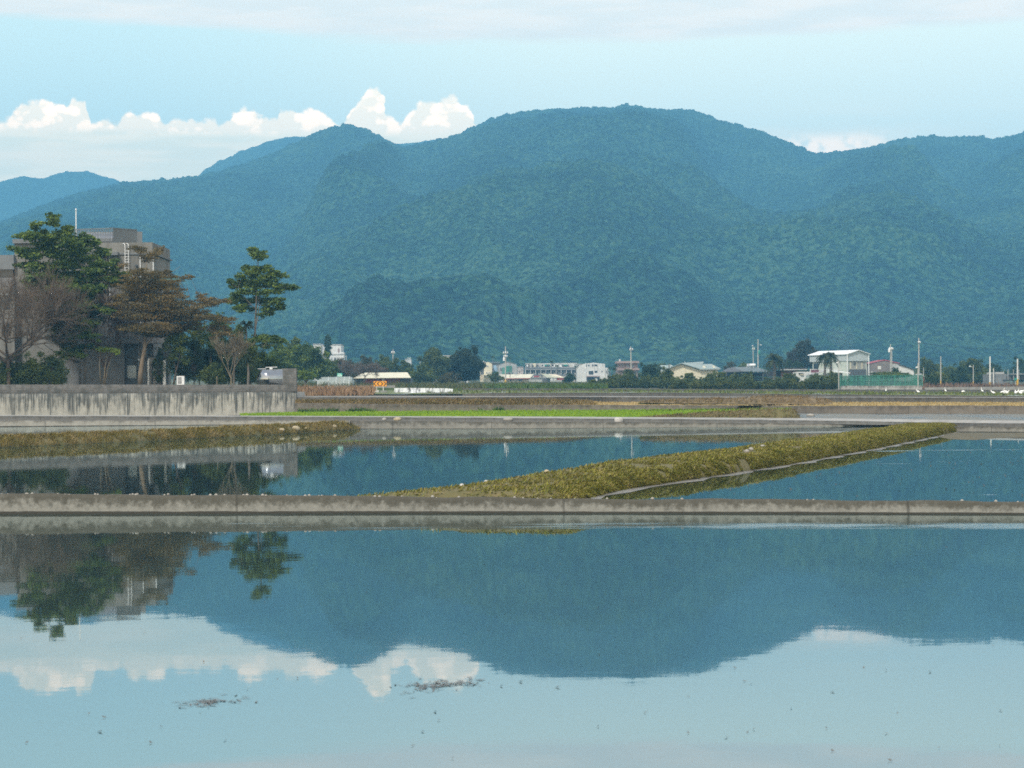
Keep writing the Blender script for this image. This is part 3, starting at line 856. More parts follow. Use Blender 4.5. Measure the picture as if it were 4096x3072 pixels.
# dark green weeds at the wall foot
n = 2600
xx = RNG.uniform(1195, 2100, n); P_ = np.array([tuple(at(x, interp(GF, x, 1), interp(GF, x, 3)-.2)) for x in xx]); P_[:, 1] -= RNG.uniform(0, .8, n)
keep = fbm(P_[:, 0]*.5, P_[:, 1]*.1, 3, 3) > np.interp(xx, [1195, 1700, 2100], [.25, .5, .62])
blades('weeds', P_[keep], None, grass_green, (.2, .55), .05, .5)
BW = [(1180, 1613, 1655, 186.2), (1600, 1617, 1650, 186.2), (2000, 1620, 1647.5, 186.2), (2400, 1620.5, 1645.5, 186.2), (2900, 1622, 1643, 182.2), (3200, 1624, 1652, 174), (3320, 1624.5, 1655, 170), (3800, 1622, 1655, 163), (4096, 1624, 1657, 160), (4900, 1631, 1668, 152)]
cbr = stained_concrete('brown_old_wall', (.16, .138, .11), (.085, .072, .057), (.055, .046, .034), streak=1.5, reach=.55, water=.03, topband=.25, speck=1.6)
wall('concrete_wall', BW, .3, cbr, 'long brownish retaining wall behind the bright green rice field', step=.9)
# grassy hump beside the kerb at the end of the rice field
fo = [kback(x)+Vector((0, .2, .02)) for x in (2560, 2700, 2900, 3050, 3180, 3215)]
bank('earth_bund', 'dry grassy hump at the end of the rice field beside the farm road', fo, lambda s: .06+.74*min(1, s/9.5), 1.0, 2.4, 0.0, earth, leafmat('hump_grass', [(.09, .085, .03), (.17, .145, .055), (.25, .19, .09), (.28, .22, .12)], big=.7, trans=.15), 160, combed=(.5, -.35, -.2), taper=(2, .5))
# shallow flooded strip beyond it
n_ = 30
g0 = [kback(3190+1700*k/n_)+Vector((0, 0, .035)) for k in range(n_+1)]
g1 = [at(3190+1700*k/n_, interp(BW, 3190+1700*k/n_, 2)-1.2, interp(BW, 3190+1700*k/n_, 3)-.03) for k in range(n_+1)]
mw, nt, b = newmat('wet_mud_water')
g = nt.geo(); nn = nt.noise(nt.mapping(g, (.12, .05, 1)), 1.0, 5, .65)
f = nt.step(nn, .44, .54)
nt.l.new(nt.mix(f, (.045, .043, .036), (.13, .13, .11)), b.inputs['Base Color'])
nt.l.new(nt.m('MULTIPLY_ADD', f, .35, .22), b.inputs['Roughness']); b.inputs['IOR'].default_value = 1.33
nt.l.new(nt.bump(nn, .02), b.inputs['Normal'])
tag(grid_obj('water', [g0, g1], mw), kind='structure')

# ------------------------------------------------------------------ terraces above
T2 = [(1180, 1604, 192), (1600, 1600, 190), (2000, 1598.5, 190), (2250, 1599, 192), (2420, 1610, 206), (2900, 1610, 205), (3440, 1610, 192), (3800, 1611, 181), (4096, 1611.5, 177), (4900, 1616, 168)]
strawm, nt, b = newmat('straw_field')
g = nt.geo(); nn = nt.noise(nt.mapping(g, (.5, .2, 1)), 1.0, 5, .65); gx, gy, gz = nt.sep(g)
yel = nt.mix(nt.step(nn, .35, .65), (.30, .235, .09), (.38, .29, .13)); brn = nt.mix(nt.step(nn, .35, .65), (.10, .085, .03), (.22, .155, .075))
nt.l.new(nt.mix(nt.step(nt.m('ADD', gx, nt.m('MULTIPLY', nn, 6.0)), 4.0, 12.0), brn, yel), b.inputs['Base Color']); b.inputs['Roughness'].default_value = .95
rows = bilin(1180, 4900, 90, lambda x: at(x, interp(BW, x, 1), interp(BW, x, 3)+.28), lambda x: at(x, interp(T2, x, 1), interp(T2, x, 2)), .04)
tag(grid_obj('field', rows, strawm), kind='structure')
V = np.array([[tuple(p) for p in r] for r in rows]); n = 26000
a_ = RNG.uniform(0, 1, n); k_ = RNG.uniform(0, V.shape[1]-1.001, n); k0 = k_.astype(int); fk = (k_-k0)[:, None]
fr = V[0, k0]*(1-fk)+V[0, k0+1]*fk; bc = V[-1, k0]*(1-fk)+V[-1, k0+1]*fk
gp = fr+(bc-fr)*a_[:, None]
lf = gp[:, 0] < 8
blades('grass', gp[lf], None, leafmat('olive_grass', [(.08, .075, .02), (.15, .12, .04), (.22, .15, .07), (.20, .17, .05)], big=.5, trans=.1), (.12, .3), .03, .5, leanvec=np.tile([.5, -.3, 0], (lf.sum(), 1)))
blades('stubble', gp[~lf], None, leafmat('straw', [(.24, .18, .07), (.34, .26, .11), (.42, .32, .16)], big=.3, trans=.1), (.06, .16), .03, .5)
# hump of dry brown grass between them (ends in the open)
hp = [at(x, y, 178) for x, y in [(2560, 1612), (2800, 1612.5), (3000, 1613), (3200, 1613.5), (3330, 1614)]]
bank('earth_bund', 'brown dry-grass hump before the second dark terrace wall', hp, lambda s: .1+.5*min(1, s/12), 1.2, 2.6, 0.0, drye, grass_dry, 120, combed=(.4, -.3, -.1), taper=(2, 2))
cdk = stained_concrete('dark_terrace_wall', (.105, .098, .084), (.062, .057, .048), (.04, .036, .027), streak=1.2, reach=.5, water=.04, topband=.3, speck=1.2)
W2 = [(1180, 1589, 1606, 192.2), (1600, 1589, 1602, 190.2), (2000, 1588.5, 1600, 190.2), (2250, 1587.5, 1600.5, 192.2), (2420, 1588.5, 1611.5, 206.2), (2900, 1590, 1611.5, 205.2), (3440, 1590, 1611.5, 192.2), (3800, 1591, 1612.5, 181.2), (4096, 1591.5, 1613, 177.2), (4900, 1596, 1618, 168.2)]
wall('concrete_wall', W2, .35, cdk, 'dark terrace wall with a pale capping above the straw coloured strip', step=1.0)
capm = pmat('pale_capping', (.20, .195, .178), (.27, .262, .24), .9, .9)
def strip_between(name, xa, xb, n, f1, f2, mat, kind='structure'):
    a_ = [f1(xa+(xb-xa)*k/n) for k in range(n+1)]; c_ = [f2(xa+(xb-xa)*k/n) for k in range(n+1)]
    return tag(grid_obj(name, [a_, c_], mat), kind=kind)
# pale farm track on top
TR = [(1180, 1586.5, 198), (2000, 1585.5, 197), (2420, 1584.5, 214), (2900, 1587, 212), (3440, 1587.5, 198), (4096, 1589, 182), (4900, 1593, 172)]
strip_between('road', 1180, 4900, 60, lambda x: at(x, interp(W2, x, 1), interp(W2, x, 3)+.33)+Vector((0, 0, .012)), lambda x: at(x, interp(TR, x, 1), interp(TR, x, 2)), capm)
W3 = [(1180, 1572, 1583, 262), (1500, 1577, 1582, 262), (1850, 1576, 1583, 262), (1960, 1572, 1584, 262), (2475, 1571, 1585, 260), (2700, 1571, 1586, 255), (3440, 1579, 1587.5, 235), (3800, 1581.5, 1588.5, 226), (4096, 1584, 1590, 220), (4900, 1590, 1596, 205)]
strip_between('field', 1180, 4900, 60, lambda x: at(x, interp(TR, x, 1), interp(TR, x, 2)), lambda x: at(x, interp(W3, x, 2), interp(W3, x, 3)), pmat('track_mud', (.11, .10, .075), (.19, .17, .14), .4, .9, .03))
wall('concrete_wall', [w for w in W3 if w[0] >= 1850], .35, cdk, 'low dark wall in front of the weedy field with the white egrets', step=1.2)
W4 = [(1180, 1548, 1560, 335), (1850, 1553, 1562, 335), (2475, 1555, 1563.5, 332), (2700, 1556, 1566, 330), (3440, 1558, 1571.5, 312), (3800, 1559, 1571.5, 306), (4096, 1560, 1572.5, 300), (4900, 1566, 1578, 285)]
weedm, nt, b = newmat('weedy_field')
g = nt.geo(); n1 = nt.noise(nt.mapping(g, (.16, .05, 1)), 1.0, 4); n2 = nt.noise(g, 1.0, 4)
wet = nt.step(n1, .56, .62)
nt.l.new(nt.mix(wet, nt.mix(nt.step(n1, .35, .52), (.05, .045, .032), nt.mix(nt.step(n2, .3, .7), (.07, .10, .025), (.13, .15, .03))), (.30, .30, .27)), b.inputs['Base Color'])
nt.l.new(nt.m('MULTIPLY_ADD', wet, -.7, .9), b.inputs['Roughness'])
def f3(x):
    return at(x, interp(W3, x, 1), interp(W3, x, 3)+.33)
def f4(x):
    return at(x, interp(W4, x, 2)-.2, interp(W4, x, 3)-.05)
rows = bilin(1180, 4900, 80, f3, f4, .05)
tag(grid_obj('field', rows, weedm), kind='structure')
WV = np.array([[tuple(p) for p in r] for r in rows])
def on_field(V, n, x0=None, x1=None):
    a_ = RNG.uniform(0.02, .98, n); k_ = RNG.uniform(0, V.shape[1]-1.001, n); k0 = k_.astype(int); fk = (k_-k0)[:, None]
    fr = V[0, k0]*(1-fk)+V[0, k0+1]*fk; bc = V[-1, k0]*(1-fk)+V[-1, k0+1]*fk
    return fr+(bc-fr)*a_[:, None]
gp = on_field(WV, 9000); gp = gp[(fbm(gp[:, 0]/7, gp[:, 1]/9, 12, 3) > .50) & (gp[:, 0] > -12)]
blades('weeds', gp, None, leafmat('pond_weed', [(.06, .085, .02), (.11, .14, .025), (.18, .19, .04)], big=.3, trans=.15), (.15, .5), .06, .5)
wall('concrete_wall', [w for w in W4 if w[0] >= 1850], .4, cdk, 'farthest dark terrace wall below the hedge of shrubs and the green fence', step=1.5)
# raised verge with grass up to the plain
strip_between('land', 1180, 4900, 60, lambda x: at(x, interp(W4, x, 1), interp(W4, x, 3)+.38)+Vector((0, 0, -.02)), lambda x: (lambda p: Vector((p.x*1.03, 352, plain_z(p.x*1.03, 352)-.15)))(at(x, interp(W4, x, 1), 345)), gm)
strip_between('land', 1180, 4900, 60, lambda x: at(x, interp(W4, x, 1), interp(W4, x, 3)+.38)+Vector((0, 0, -.02)), lambda x: (lambda p: Vector((p.x, interp(W4, x, 3)+.5, 1.0)))(at(x, interp(W4, x, 1), interp(W4, x, 3))), gm)
# compound ground behind the stained wall
yard = pmat('yard_earth', (.09, .08, .06), (.06, .07, .035), .7, .95, .04)
ya = [(-95, 156.2, 1.0), (-52, 156.0, 1.0), (-21.5, 157, .95), (-20.6, 190, 1.0)]
ym = [(-97, 197, 1.0), (-60, 197, 1.0), (-22.0, 197, 1.0), (-21.8, 197, 1.0)]
yb = [(-110, 345, 4.2), (-70, 345, 4.0), (-39, 345, 3.6), (-37, 345, 3.6)]
mb = MB()
for j in range(3): mb.quad(ya[j], ya[j+1], ym[j+1], ym[j]); mb.quad(ym[j], ym[j+1], yb[j+1], yb[j])
tag(mb.build('land', yard), kind='structure')
# ------------------------------------------------------------------ plants
DENS = 3.7
def leaf_cloud(clumps, per, size, flat=.6, aspect=2.0, droop=.2, rng=RNG):
    """clumps: (centre Vector, rx, ry, rz, weight). Leaf quads through each clump's volume, denser outside. Returns verts, faces"""
    Vs = []
    for c, rx, ry, rz, w in clumps:
        n = max(4, int(per*w))
        d = rng.normal(0, 1, (n, 3)); d /= np.linalg.norm(d, axis=1)[:, None]
        r = rng.uniform(0, 1, n)**.45*(1+.18*rng.normal(0, 1, n))
        p = d*r[:, None]*np.array([rx, ry, rz])+np.array(tuple(c))
        s = size*rng.uniform(.55, 1.3, n)
        a = rng.normal(0, 1, (n, 3)); a[:, 2] = a[:, 2]*flat-droop; a += d*.6; a /= np.linalg.norm(a, axis=1)[:, None]
        b = np.cross(a, rng.normal(0, 1, (n, 3))); b /= np.linalg.norm(b, axis=1)[:, None]+1e-9
        A = a*s[:, None]; B = b*(s/aspect)[:, None]
        Vs.append(np.stack([p-A*.5, p+B*.5-A*.05, p+A*.6, p-B*.5-A*.05], 1))
    V = np.concatenate(Vs).reshape(-1, 3)
    return V, np.arange(len(V)).reshape(-1, 4)

def twig_tree(base, height, spread, levels, rng, up=.6, n0=5, r0=.09, split=(3, 5), wig=.12, first=.3, length=.42):
    """recursive fine branching; returns list of (p, q, rp, rq)"""
    segs = []
    def grow(p, d, L, r, lev):
        q = p
        dd = Vector(d)
        for k in range(3):
            dd = (dd+Vector((rng.normal(0, wig), rng.normal(0, wig), rng.normal(0, wig*.6)+.03))).normalized()
            q2 = q+dd*(L/3)
            segs.append((q, q2, r*(1-.18*k), r*(1-.18*(k+1))))
            if lev > 0 and k > 0:
                for _ in range(int(rng.integers(split[0], split[1]+1))//2):
                    a = rng.uniform(0, 2*math.pi); sp = spread*rng.uniform(.6, 1.2)
                    o = dd.orthogonal().normalized(); o.rotate(__import__('mathutils').Quaternion(dd, a))
                    nd = (dd+o*sp+Vector((0, 0, up*.35))).normalized()
                    grow(q2, nd, L*rng.uniform(.55, .8), r*.5, lev-1)
            q = q2
        if lev > 0:
            grow(q, (dd+Vector((rng.normal(0, .2), rng.normal(0, .2), .1))).normalized(), L*.7, r*.55, lev-1)
    b = Vector(base)
    top = b+Vector((rng.normal(0, .1), 0, height*first))
    segs.append((b, top, r0*1.25, r0))
    for i in range(n0):
        a = 2*math.pi*i/n0+rng.uniform(-.4, .4)
        d = Vector((math.cos(a)*spread, math.sin(a)*spread, up)).normalized()
        grow(top-Vector((0, 0, rng.uniform(0, .3)*height*first)), d, height*length*rng.uniform(.7, 1.1), r0*.7, levels)
    return segs

def seg_mesh(name, segs, mat, parent, n=3):
    P = np.array([tuple(s[0]) for s in segs]); Q = np.array([tuple(s[1]) for s in segs])
    rp = np.array([s[2] for s in segs]); rq = np.array([s[3] for s in segs])
    t = Q-P; t /= np.linalg.norm(t, axis=1)[:, None]+1e-9
    ref = np.where(np.abs(t[:, 2:3]) < .9, np.array([[0, 0, 1.]]), np.array([[1., 0, 0]]))
    u = np.cross(t, ref); u /= np.linalg.norm(u, axis=1)[:, None]+1e-9
    w = np.cross(t, u)
    rings = []
    for k in range(n):
        a = 2*math.pi*k/n
        o = u*math.cos(a)+w*math.sin(a)
        rings.append((P+o*rp[:, None], Q+o*rq[:, None]))
    V = np.stack([r[0] for r in rings]+[r[1] for r in rings], 1).reshape(-1, 3)
    f = np.arange(len(segs))[:, None]*2*n
    faces = np.concatenate([np.concatenate([f+k, f+(k+1) % n, f+n+(k+1) % n, f+n+k], 1) for k in range(n)])
    return np_mesh(name, V, faces, mat, parent)

bark_grey = pmat('grey_bark', (.16, .14, .115), (.09, .078, .062), 3.0, .95, .02, stretch=(1, 1, .3))
bark_brown = pmat('brown_bark', (.115, .085, .06), (.06, .045, .033), 3.0, .95, .02, stretch=(1, 1, .3))
bark_tan = pmat('tan_bark', (.24, .185, .125), (.14, .105, .07), 3.0, .95, .02, stretch=(1, 1, .3))
bark_pale = pmat('pale_twig', (.19, .155, .10), (.12, .098, .062), 3.0, .95)
twig_brown = pmat('brown_twig', (.15, .108, .072), (.095, .068, .046), 3.0, .95)
twig_red = pmat('reddish_twig', (.165, .105, .068), (.10, .063, .042), 3.0, .95)
lf_dark = leafmat('dark_leaf', [(0.0280, 0.0513, 0.0120), (0.0630, 0.1053, 0.0180), (0.1190, 0.1755, 0.0288), (0.2100, 0.2700, 0.0480)])
lf_bright = leafmat('bright_leaf', [(.07, .12, .015), (.13, .19, .022), (.20, .26, .035)])
lf_rust = leafmat('rusty_leaf', [(.070, .058, .022), (.125, .096, .034), (.180, .132, .045), (.215, .135, .042)])
lf_deep = leafmat('deep_leaf', [(0.0217, 0.0400, 0.0126), (0.0435, 0.0728, 0.0176), (0.0739, 0.1128, 0.0227)])
lf_hedge = leafmat('hedge_leaf', [(0.0336, 0.0528, 0.0151), (0.0672, 0.0943, 0.0227), (0.1200, 0.1508, 0.0302), (0.1680, 0.1885, 0.0378)])
lf_mid = leafmat('mid_leaf', [(0.0429, 0.0673, 0.0146), (0.0780, 0.1121, 0.0209), (0.1268, 0.1644, 0.0272), (0.1755, 0.2093, 0.0366)])
lf_olive = leafmat('olive_leaf', [(0.0490, 0.0546, 0.0220), (0.0840, 0.0806, 0.0330), (0.1260, 0.1105, 0.0440)])
lf_palm = leafmat('palm_leaf', [(.022, .036, .014), (.045, .065, .022), (.075, .095, .032), (.11, .105, .05)])

def pxz(zx, zy, ox, oy, k):  # zoom picture -> source pixels
    return ox+zx*k, oy+zy*k

def pix_tree(name, label, cat, Y, trunks, clumps, conv, leaf, per, size, bark, spread_y=1.6, group=None, bright=None, extra=None, flat=.6, limbs=True, thick=1.0, dens=1.0):
    """a tree whose limbs and clumps are read off the picture and set at depth Y, each clump at a depth of its own"""
    k = Y/F
    def W(zx, zy, dy=0.0):
        x, y = conv(zx, zy); return at(x, y, Y+dy)
    zs = conv(0, 1)[1]-conv(0, 0)[1]
    b = trunks[0][0]
    root = empty(name, W(b[0], b[1]), label, cat, group)
    mb = MB(); nodes = []
    for tr in trunks:
        pts = [W(p[0], p[1], p[3] if len(p) > 3 else 0) for p in tr]
        rad = [p[2]*zs*k*.5*thick for p in tr]
        P2, R2 = [pts[0]], [rad[0]]
        for i_ in range(1, len(pts)):
            m_ = pts[i_-1].lerp(pts[i_], .5)+Vector((random.uniform(-.05, .05), random.uniform(-.05, .05), 0))
            P2 += [m_, pts[i_]]; R2 += [(rad[i_-1]+rad[i_])/2, rad[i_]]
        mb.tube(P2, R2, 7); nodes += [(p, r) for p, r in zip(P2[1:], R2[1:])]
    cl, bc = [], []
    for c in clumps:
        zx, zy, rx, ry = c[:4]; br = len(c) > 4 and c[4]
        dy = random.uniform(-spread_y, spread_y)
        if br: dy = -abs(dy)-.3
        ctr = W(zx, zy, dy)
        Rx, Rz = rx*zs*k*1.2, ry*zs*k*1.2
        w_ = Rx*max(Rz, Rx*.35)
        (bc if br else cl).append((ctr, Rx*.92, max(Rx*.8, Rz*.9), Rz*.8, w_*dens*.8))
        for _ in range(3):
            q_ = random.uniform(.28, .5); th_ = random.uniform(0, 2*math.pi)
            (bc if br else cl).append((ctr+Vector((math.cos(th_)*Rx*1.0, random.uniform(-.7, .7)*Rx, math.sin(th_)*Rz*1.1)), Rx*q_*1.25, Rx*q_, Rz*q_*.8, w_*dens*q_*q_*.9))
        if limbs:
            best = min(nodes, key=lambda q: (q[0]-ctr).length+(2.5 if q[0].z > ctr.z+.2 else 0)+ (0 if q[0].z < ctr.z-.2 else .6))
            a = best[0]; r_ = max(.018, min(best[1]*.55, .02+.02*(a-ctr).length))
            m_ = a.lerp(ctr, .55)+Vector((0, 0, -.08*(a-ctr).length))
            mb.tube([a, m_, ctr+Vector((0, 0, -Rz*.3))], [r_, r_*.75, r_*.35], 5)
    mb.build('trunk', bark, root, smooth=True)
    if not cl: cl, bc = bc, []
    V, Q = leaf_cloud(cl, per*DENS, size, flat)
    mi = np.zeros(len(Q), dtype=np.int32); mats = [leaf]
    if bc:
        V2, Q2 = leaf_cloud(bc, per*DENS, size, flat)
        Q = np.concatenate([Q, Q2+len(V)]); V = np.concatenate([V, V2]); mi = np.concatenate([mi, np.ones(len(Q2), dtype=np.int32)]); mats.append(bright or lf_bright)
    np_mesh('crown', V, Q, mats, root, midx=mi)
    return root

c1 = lambda zx, zy: pxz(zx, zy, 0, 800, .5426)
c2 = lambda zx, zy: pxz(zx, zy, 600, 900, .4821)
YT = 206
# big green tree in front of the house
T1 = [(395,140,42,34),(375,120,25,18),(410,165,25,22),(260,180,38,22),(255,205,30,18),(240,270,75,38),(200,265,40,25),(320,240,40,26),(460,250,70,38),(500,228,48,24),(420,275,60,25),(350,300,65,30),(520,310,75,34),(600,290,50,28),(640,275,45,26),(690,310,35,22),(135,362,55,20),(100,360,25,10),(190,385,60,25),(240,410,85,36),(330,360,75,38),(430,400,85,40),(560,370,85,34),(640,360,40,24),(690,320,36,22),(740,390,62,24),(780,385,30,16),(180,475,50,18),(230,480,30,16),(310,490,85,38),(440,480,85,40),(550,460,80,38),(600,430,50,24),(660,420,55,22),(780,480,70,26),(720,470,50,22),(840,450,30,16),(700,520,60,24),(270,570,80,36),(220,585,40,20),(370,570,80,38),(470,560,80,40),(560,545,70,30),(620,560,75,30),(740,540,70,20),(850,545,75,28),(920,560,40,22),(800,580,60,22),(420,655,85,28,1),(540,650,80,26,1),(350,640,50,22),(500,690,90,30),(640,690,55,28),(740,640,75,28),(680,620,45,22),(830,615,55,24),(890,600,40,18),(560,740,55,30),(650,770,36,30),(440,880,70,30),(520,850,60,26,1),(590,860,80,32),(530,900,70,30),(660,890,60,30),(720,800,60,24),(780,815,40,18),(690,790,16,12,1),(430,955,55,20,1),(470,945,30,15,1),(550,960,70,30),(620,930,60,26),(690,1000,32,14,1),(640,1010,36,14,1),(580,1000,55,24),(480,1010,40,20),(460,1130,45,16,1),(500,1145,40,16,1),(560,1140,48,14,1),(600,1150,24,10,1),(470,1160,30,12),(725,1035,12,8,1),(400,720,80,35),(470,760,70,30),(600,640,90,35),(690,580,70,30),(300,690,60,26),(360,800,60,26),(430,830,70,30),(520,780,80,34),(610,810,70,30),(690,850,50,24),(480,1060,60,26),(560,1090,60,24),(640,1080,50,22),(400,900,60,26),(380,1010,40,18),(330,730,50,22),(600,720,70,30),(460,620,80,34),(340,620,60,28),(450,900,50,24,1),(600,900,50,22,1),(500,1110,50,20,1),(540,1000,45,18,1),(620,960,36,16,1),(660,740,50,26),(700,660,60,26),(250,640,60,24)]
pix_tree('broadleaf_tree', 'large tiered green tree towering before the grey concrete house', 'tree', YT,
    [[(622,1362,26),(632,1150,20),(628,950,17),(645,780,15),(655,640,12),(600,480,10),(520,340,8),(470,260,4)], [(592,1362,20),(582,1200,16),(555,1070,14),(500,1000,9),(450,950,4)], [(628,950,13),(540,860,10),(430,720,9),(330,560,8),(270,420,6),(250,240,3)], [(655,640,10),(740,560,7),(850,545,4)], [(520,340,4),(430,260,3),(395,150,2)]],
    T1, c1, lf_dark, 210, .36, bark_grey, 2.0)
# tall tree with a tuft at the top
T4 = [(885,238,62,30),(850,208,36,16),(920,262,38,20),(870,200,30,12),(940,225,20,18),(795,358,36,18),(775,352,22,10),(930,360,52,24),(990,380,55,24),(860,395,66,30),(820,400,40,20),(760,432,46,24),(735,425,20,14),(1000,425,66,26),(1090,422,44,16),(1040,405,30,14),(685,478,40,20),(660,462,18,10),(725,505,46,26),(830,475,75,34),(930,468,75,32),(1020,490,64,26),(1110,505,62,24),(1170,520,48,20),(1215,520,28,14),(1060,545,56,26),(780,555,72,30),(880,565,46,26),(960,555,56,26),(720,605,64,30),(800,635,64,28),(950,625,76,30),(1040,640,64,28),(1085,672,34,20),(740,688,56,24),(690,640,40,22),(840,700,36,18),(980,700,66,24),(930,738,30,18),(1000,728,38,14),(905,945,56,26),(990,945,60,28),(1060,955,56,26),(1095,950,24,14),(960,1000,56,26),(860,960,36,22),(915,930,16,8,1)]
pix_tree('broadleaf_tree', 'tall slim green tree with a separate tuft of leaves at its tip', 'tree', YT+4,
    [[(828,1330,20),(846,1150,17),(872,900,16),(880,700,14),(885,520,11),(898,340,7),(895,240,4)], [(872,900,9),(900,740,8),(905,600,5),(960,520,3)], [(880,700,8),(800,620,5),(730,520,3)], [(885,520,6),(1000,520,4),(1160,522,2)], [(846,1150,7),(900,1050,5),(980,960,3)], [(895,330,3),(860,290,2),(855,210,1.5)]],
    T4, c2, lf_dark, 230, .33, bark_grey, 1.6)
# rusty tiered tree (two pictures of it: left part c1, right part c2)
c1r = c1
T3 = [(1000,352,44,20),(1040,375,50,16),(1085,420,60,20),(1140,395,56,20),(1180,370,34,18),(1205,350,14,10),(1080,450,40,16),(890,490,46,16),(860,505,24,10),(1000,530,70,20),(1060,545,80,26),(1140,570,90,30),(1210,540,50,14),(1235,525,22,8),(1010,590,90,28),(960,650,90,28),(1090,640,130,40),(1180,640,90,34),(1000,700,120,36),(1110,730,130,40),(1220,700,80,30),(900,710,55,22),(870,740,36,16),(980,780,110,32),(1080,800,130,36),(1180,800,110,34),(900,840,60,22),(1010,860,110,30),(1110,870,120,32),(1220,860,100,28),(960,930,80,26),(1060,940,120,30),(1170,950,120,28),(1100,985,100,18),(1250,930,80,26)]
toz1 = lambda zx, zy: ((600+zx*.4821)/.5426, (900+zy*.4821-800)/.5426)
T3b = [(180,430,50,18),(290,440,55,18),(335,425,22,9),(150,500,110,34),(230,560,60,26),(100,620,130,50),(200,650,110,40),(270,600,40,18),(150,720,140,46),(270,720,100,34),(380,690,90,30),(450,620,60,26),(420,590,46,22),(330,640,50,22),(480,660,80,24),(560,640,60,20),(630,630,44,14),(240,780,120,34),(360,780,110,32),(470,760,100,26),(570,780,80,24),(640,790,60,20),(120,840,120,34),(250,850,110,26),(330,830,70,22),(520,860,80,22),(590,900,80,24),(640,870,40,16),(100,900,110,26)]
T3 += [(*toz1(a, b_), c_*.4821/.5426, d_*.4821/.5426) for a, b_, c_, d_ in T3b]
pix_tree('terminalia_tree', 'wide rusty brown layered tree with a leaning tan trunk by the house door', 'tree', YT-1,
    [[(1030,1362,40),(1050,1180,30),(1068,1080,28),(1072,960,18),(1070,780,13),(1075,600,9),(1080,450,5)], [(1068,1080,16),(1130,1010,12),(1250,950,8),(1370,920,6),(1450,880,3)], [(1070,900,9),(960,830,6),(880,740,3)], [(1068,1080,10),(1000,1010,7),(930,940,4)], [(1130,1010,8),(1260,860,6),(1420,780,4),(1580,740,2)], [(1080,450,4),(1140,400,3),(1190,360,1.5)], [(1075,600,5),(1200,570,3),(1330,490,2)]],
    T3, c1, lf_rust, 250, .20, bark_tan, 2.2, flat=1.1, dens=1.05)

rng2 = np.random.default_rng(5)
def bare(name, label, px, py, Y, h, spread, levels, up, mat, cat='tree', r0=.07, n0=5, first=.3, length=.42, split=(3, 5), leaves=None, group=None, trunkmat=None):
    b = at(px, py, Y)
    root = empty(name, b, label, cat, group)
    segs = twig_tree(b, h, spread, levels, rng2, up, n0, r0, split, .13, first, length)
    ns = len(segs)
    big = [s for s in segs if s[2] > r0*.3]; small = [s for s in segs if s[2] <= r0*.3]
    seg_mesh('trunk', big, trunkmat or mat, root, 5)
    tw = []
    for a, q, ra, rq in small:
        for _ in range(3):
            p = a.lerp(q, rng2.uniform(0, 1)); d = (q-a).normalized()+Vector((rng2.normal(0, .45), rng2.normal(0, .45), rng2.normal(0, .3)+.15)); tw.append((p, p+d.normalized()*rng2.uniform(.2, .6)*h/9, .009, .005))
    if small: seg_mesh('crown', [(a, q, max(.012, ra), max(.009, rq)) for a, q, ra, rq in small]+tw, mat, root, 3)
    return root, segs
bare('bare_tree', 'bare brown leafless tree beside the big tiered green tree', 36, 1560, 199, 14.6, 1.15, 3, .72, twig_brown, r0=.19, n0=10, first=.24, length=.33, split=(4, 6), trunkmat=bark_brown)
bare('bare_shrub', 'reddish leafless shrub with upright twigs between the two leafy trees', 420, 1545, 208.5, 9.0, .46, 3, 1.0, twig_red, 'shrub', r0=.08, n0=8, first=.22, length=.40, split=(4, 5))
bare('bare_shrub', 'pale tan leafless shrub standing before the dark hedge under the tall tree', 925, 1540, 201, 5.2, .36, 3, 1.0, bark_pale, 'shrub', r0=.07, n0=6, first=.15, length=.40, split=(3, 4))
# shrub with bright leaves on top of pale stems
def stem_shrub(label, px, py, Y, stems, clumps, leaf, size, mat, cat='shrub', per=260, name='shrub'):
    conv = lambda zx, zy: (zx, zy)
    return pix_tree(name, label, cat, Y, stems, clumps, conv, leaf, per, size, mat, .5)
stem_shrub('young multi-stemmed shrub topped with yellow-green leaves beside the reddish bare shrub', 415, 1540, 203,
    [[(413,1541,6),(420,1470,4),(432,1405,2)], [(404,1541,5),(398,1460,4),(402,1400,2)], [(418,1541,5),(432,1470,3),(455,1402,2)]],
    [(400,1400,16,8,1),(432,1396,22,7,1),(462,1405,16,8,1),(474,1412,8,6,1)], lf_bright, .22, bark_pale)
stem_shrub('thin leafy young tree beside the house corner post', 700, 1540, 205,
    [[(694,1540,8),(705,1480,6),(720,1420,4),(716,1370,2)], [(705,1480,4),(685,1420,3),(680,1380,2)]],
    [(700,1350,26,18),(680,1390,22,16),(720,1400,24,16),(735,1440,20,12),(690,1430,14,12),(728,1360,18,14),(672,1360,16,12)], lf_mid, .2, bark_brown, 'tree', name='young_tree')

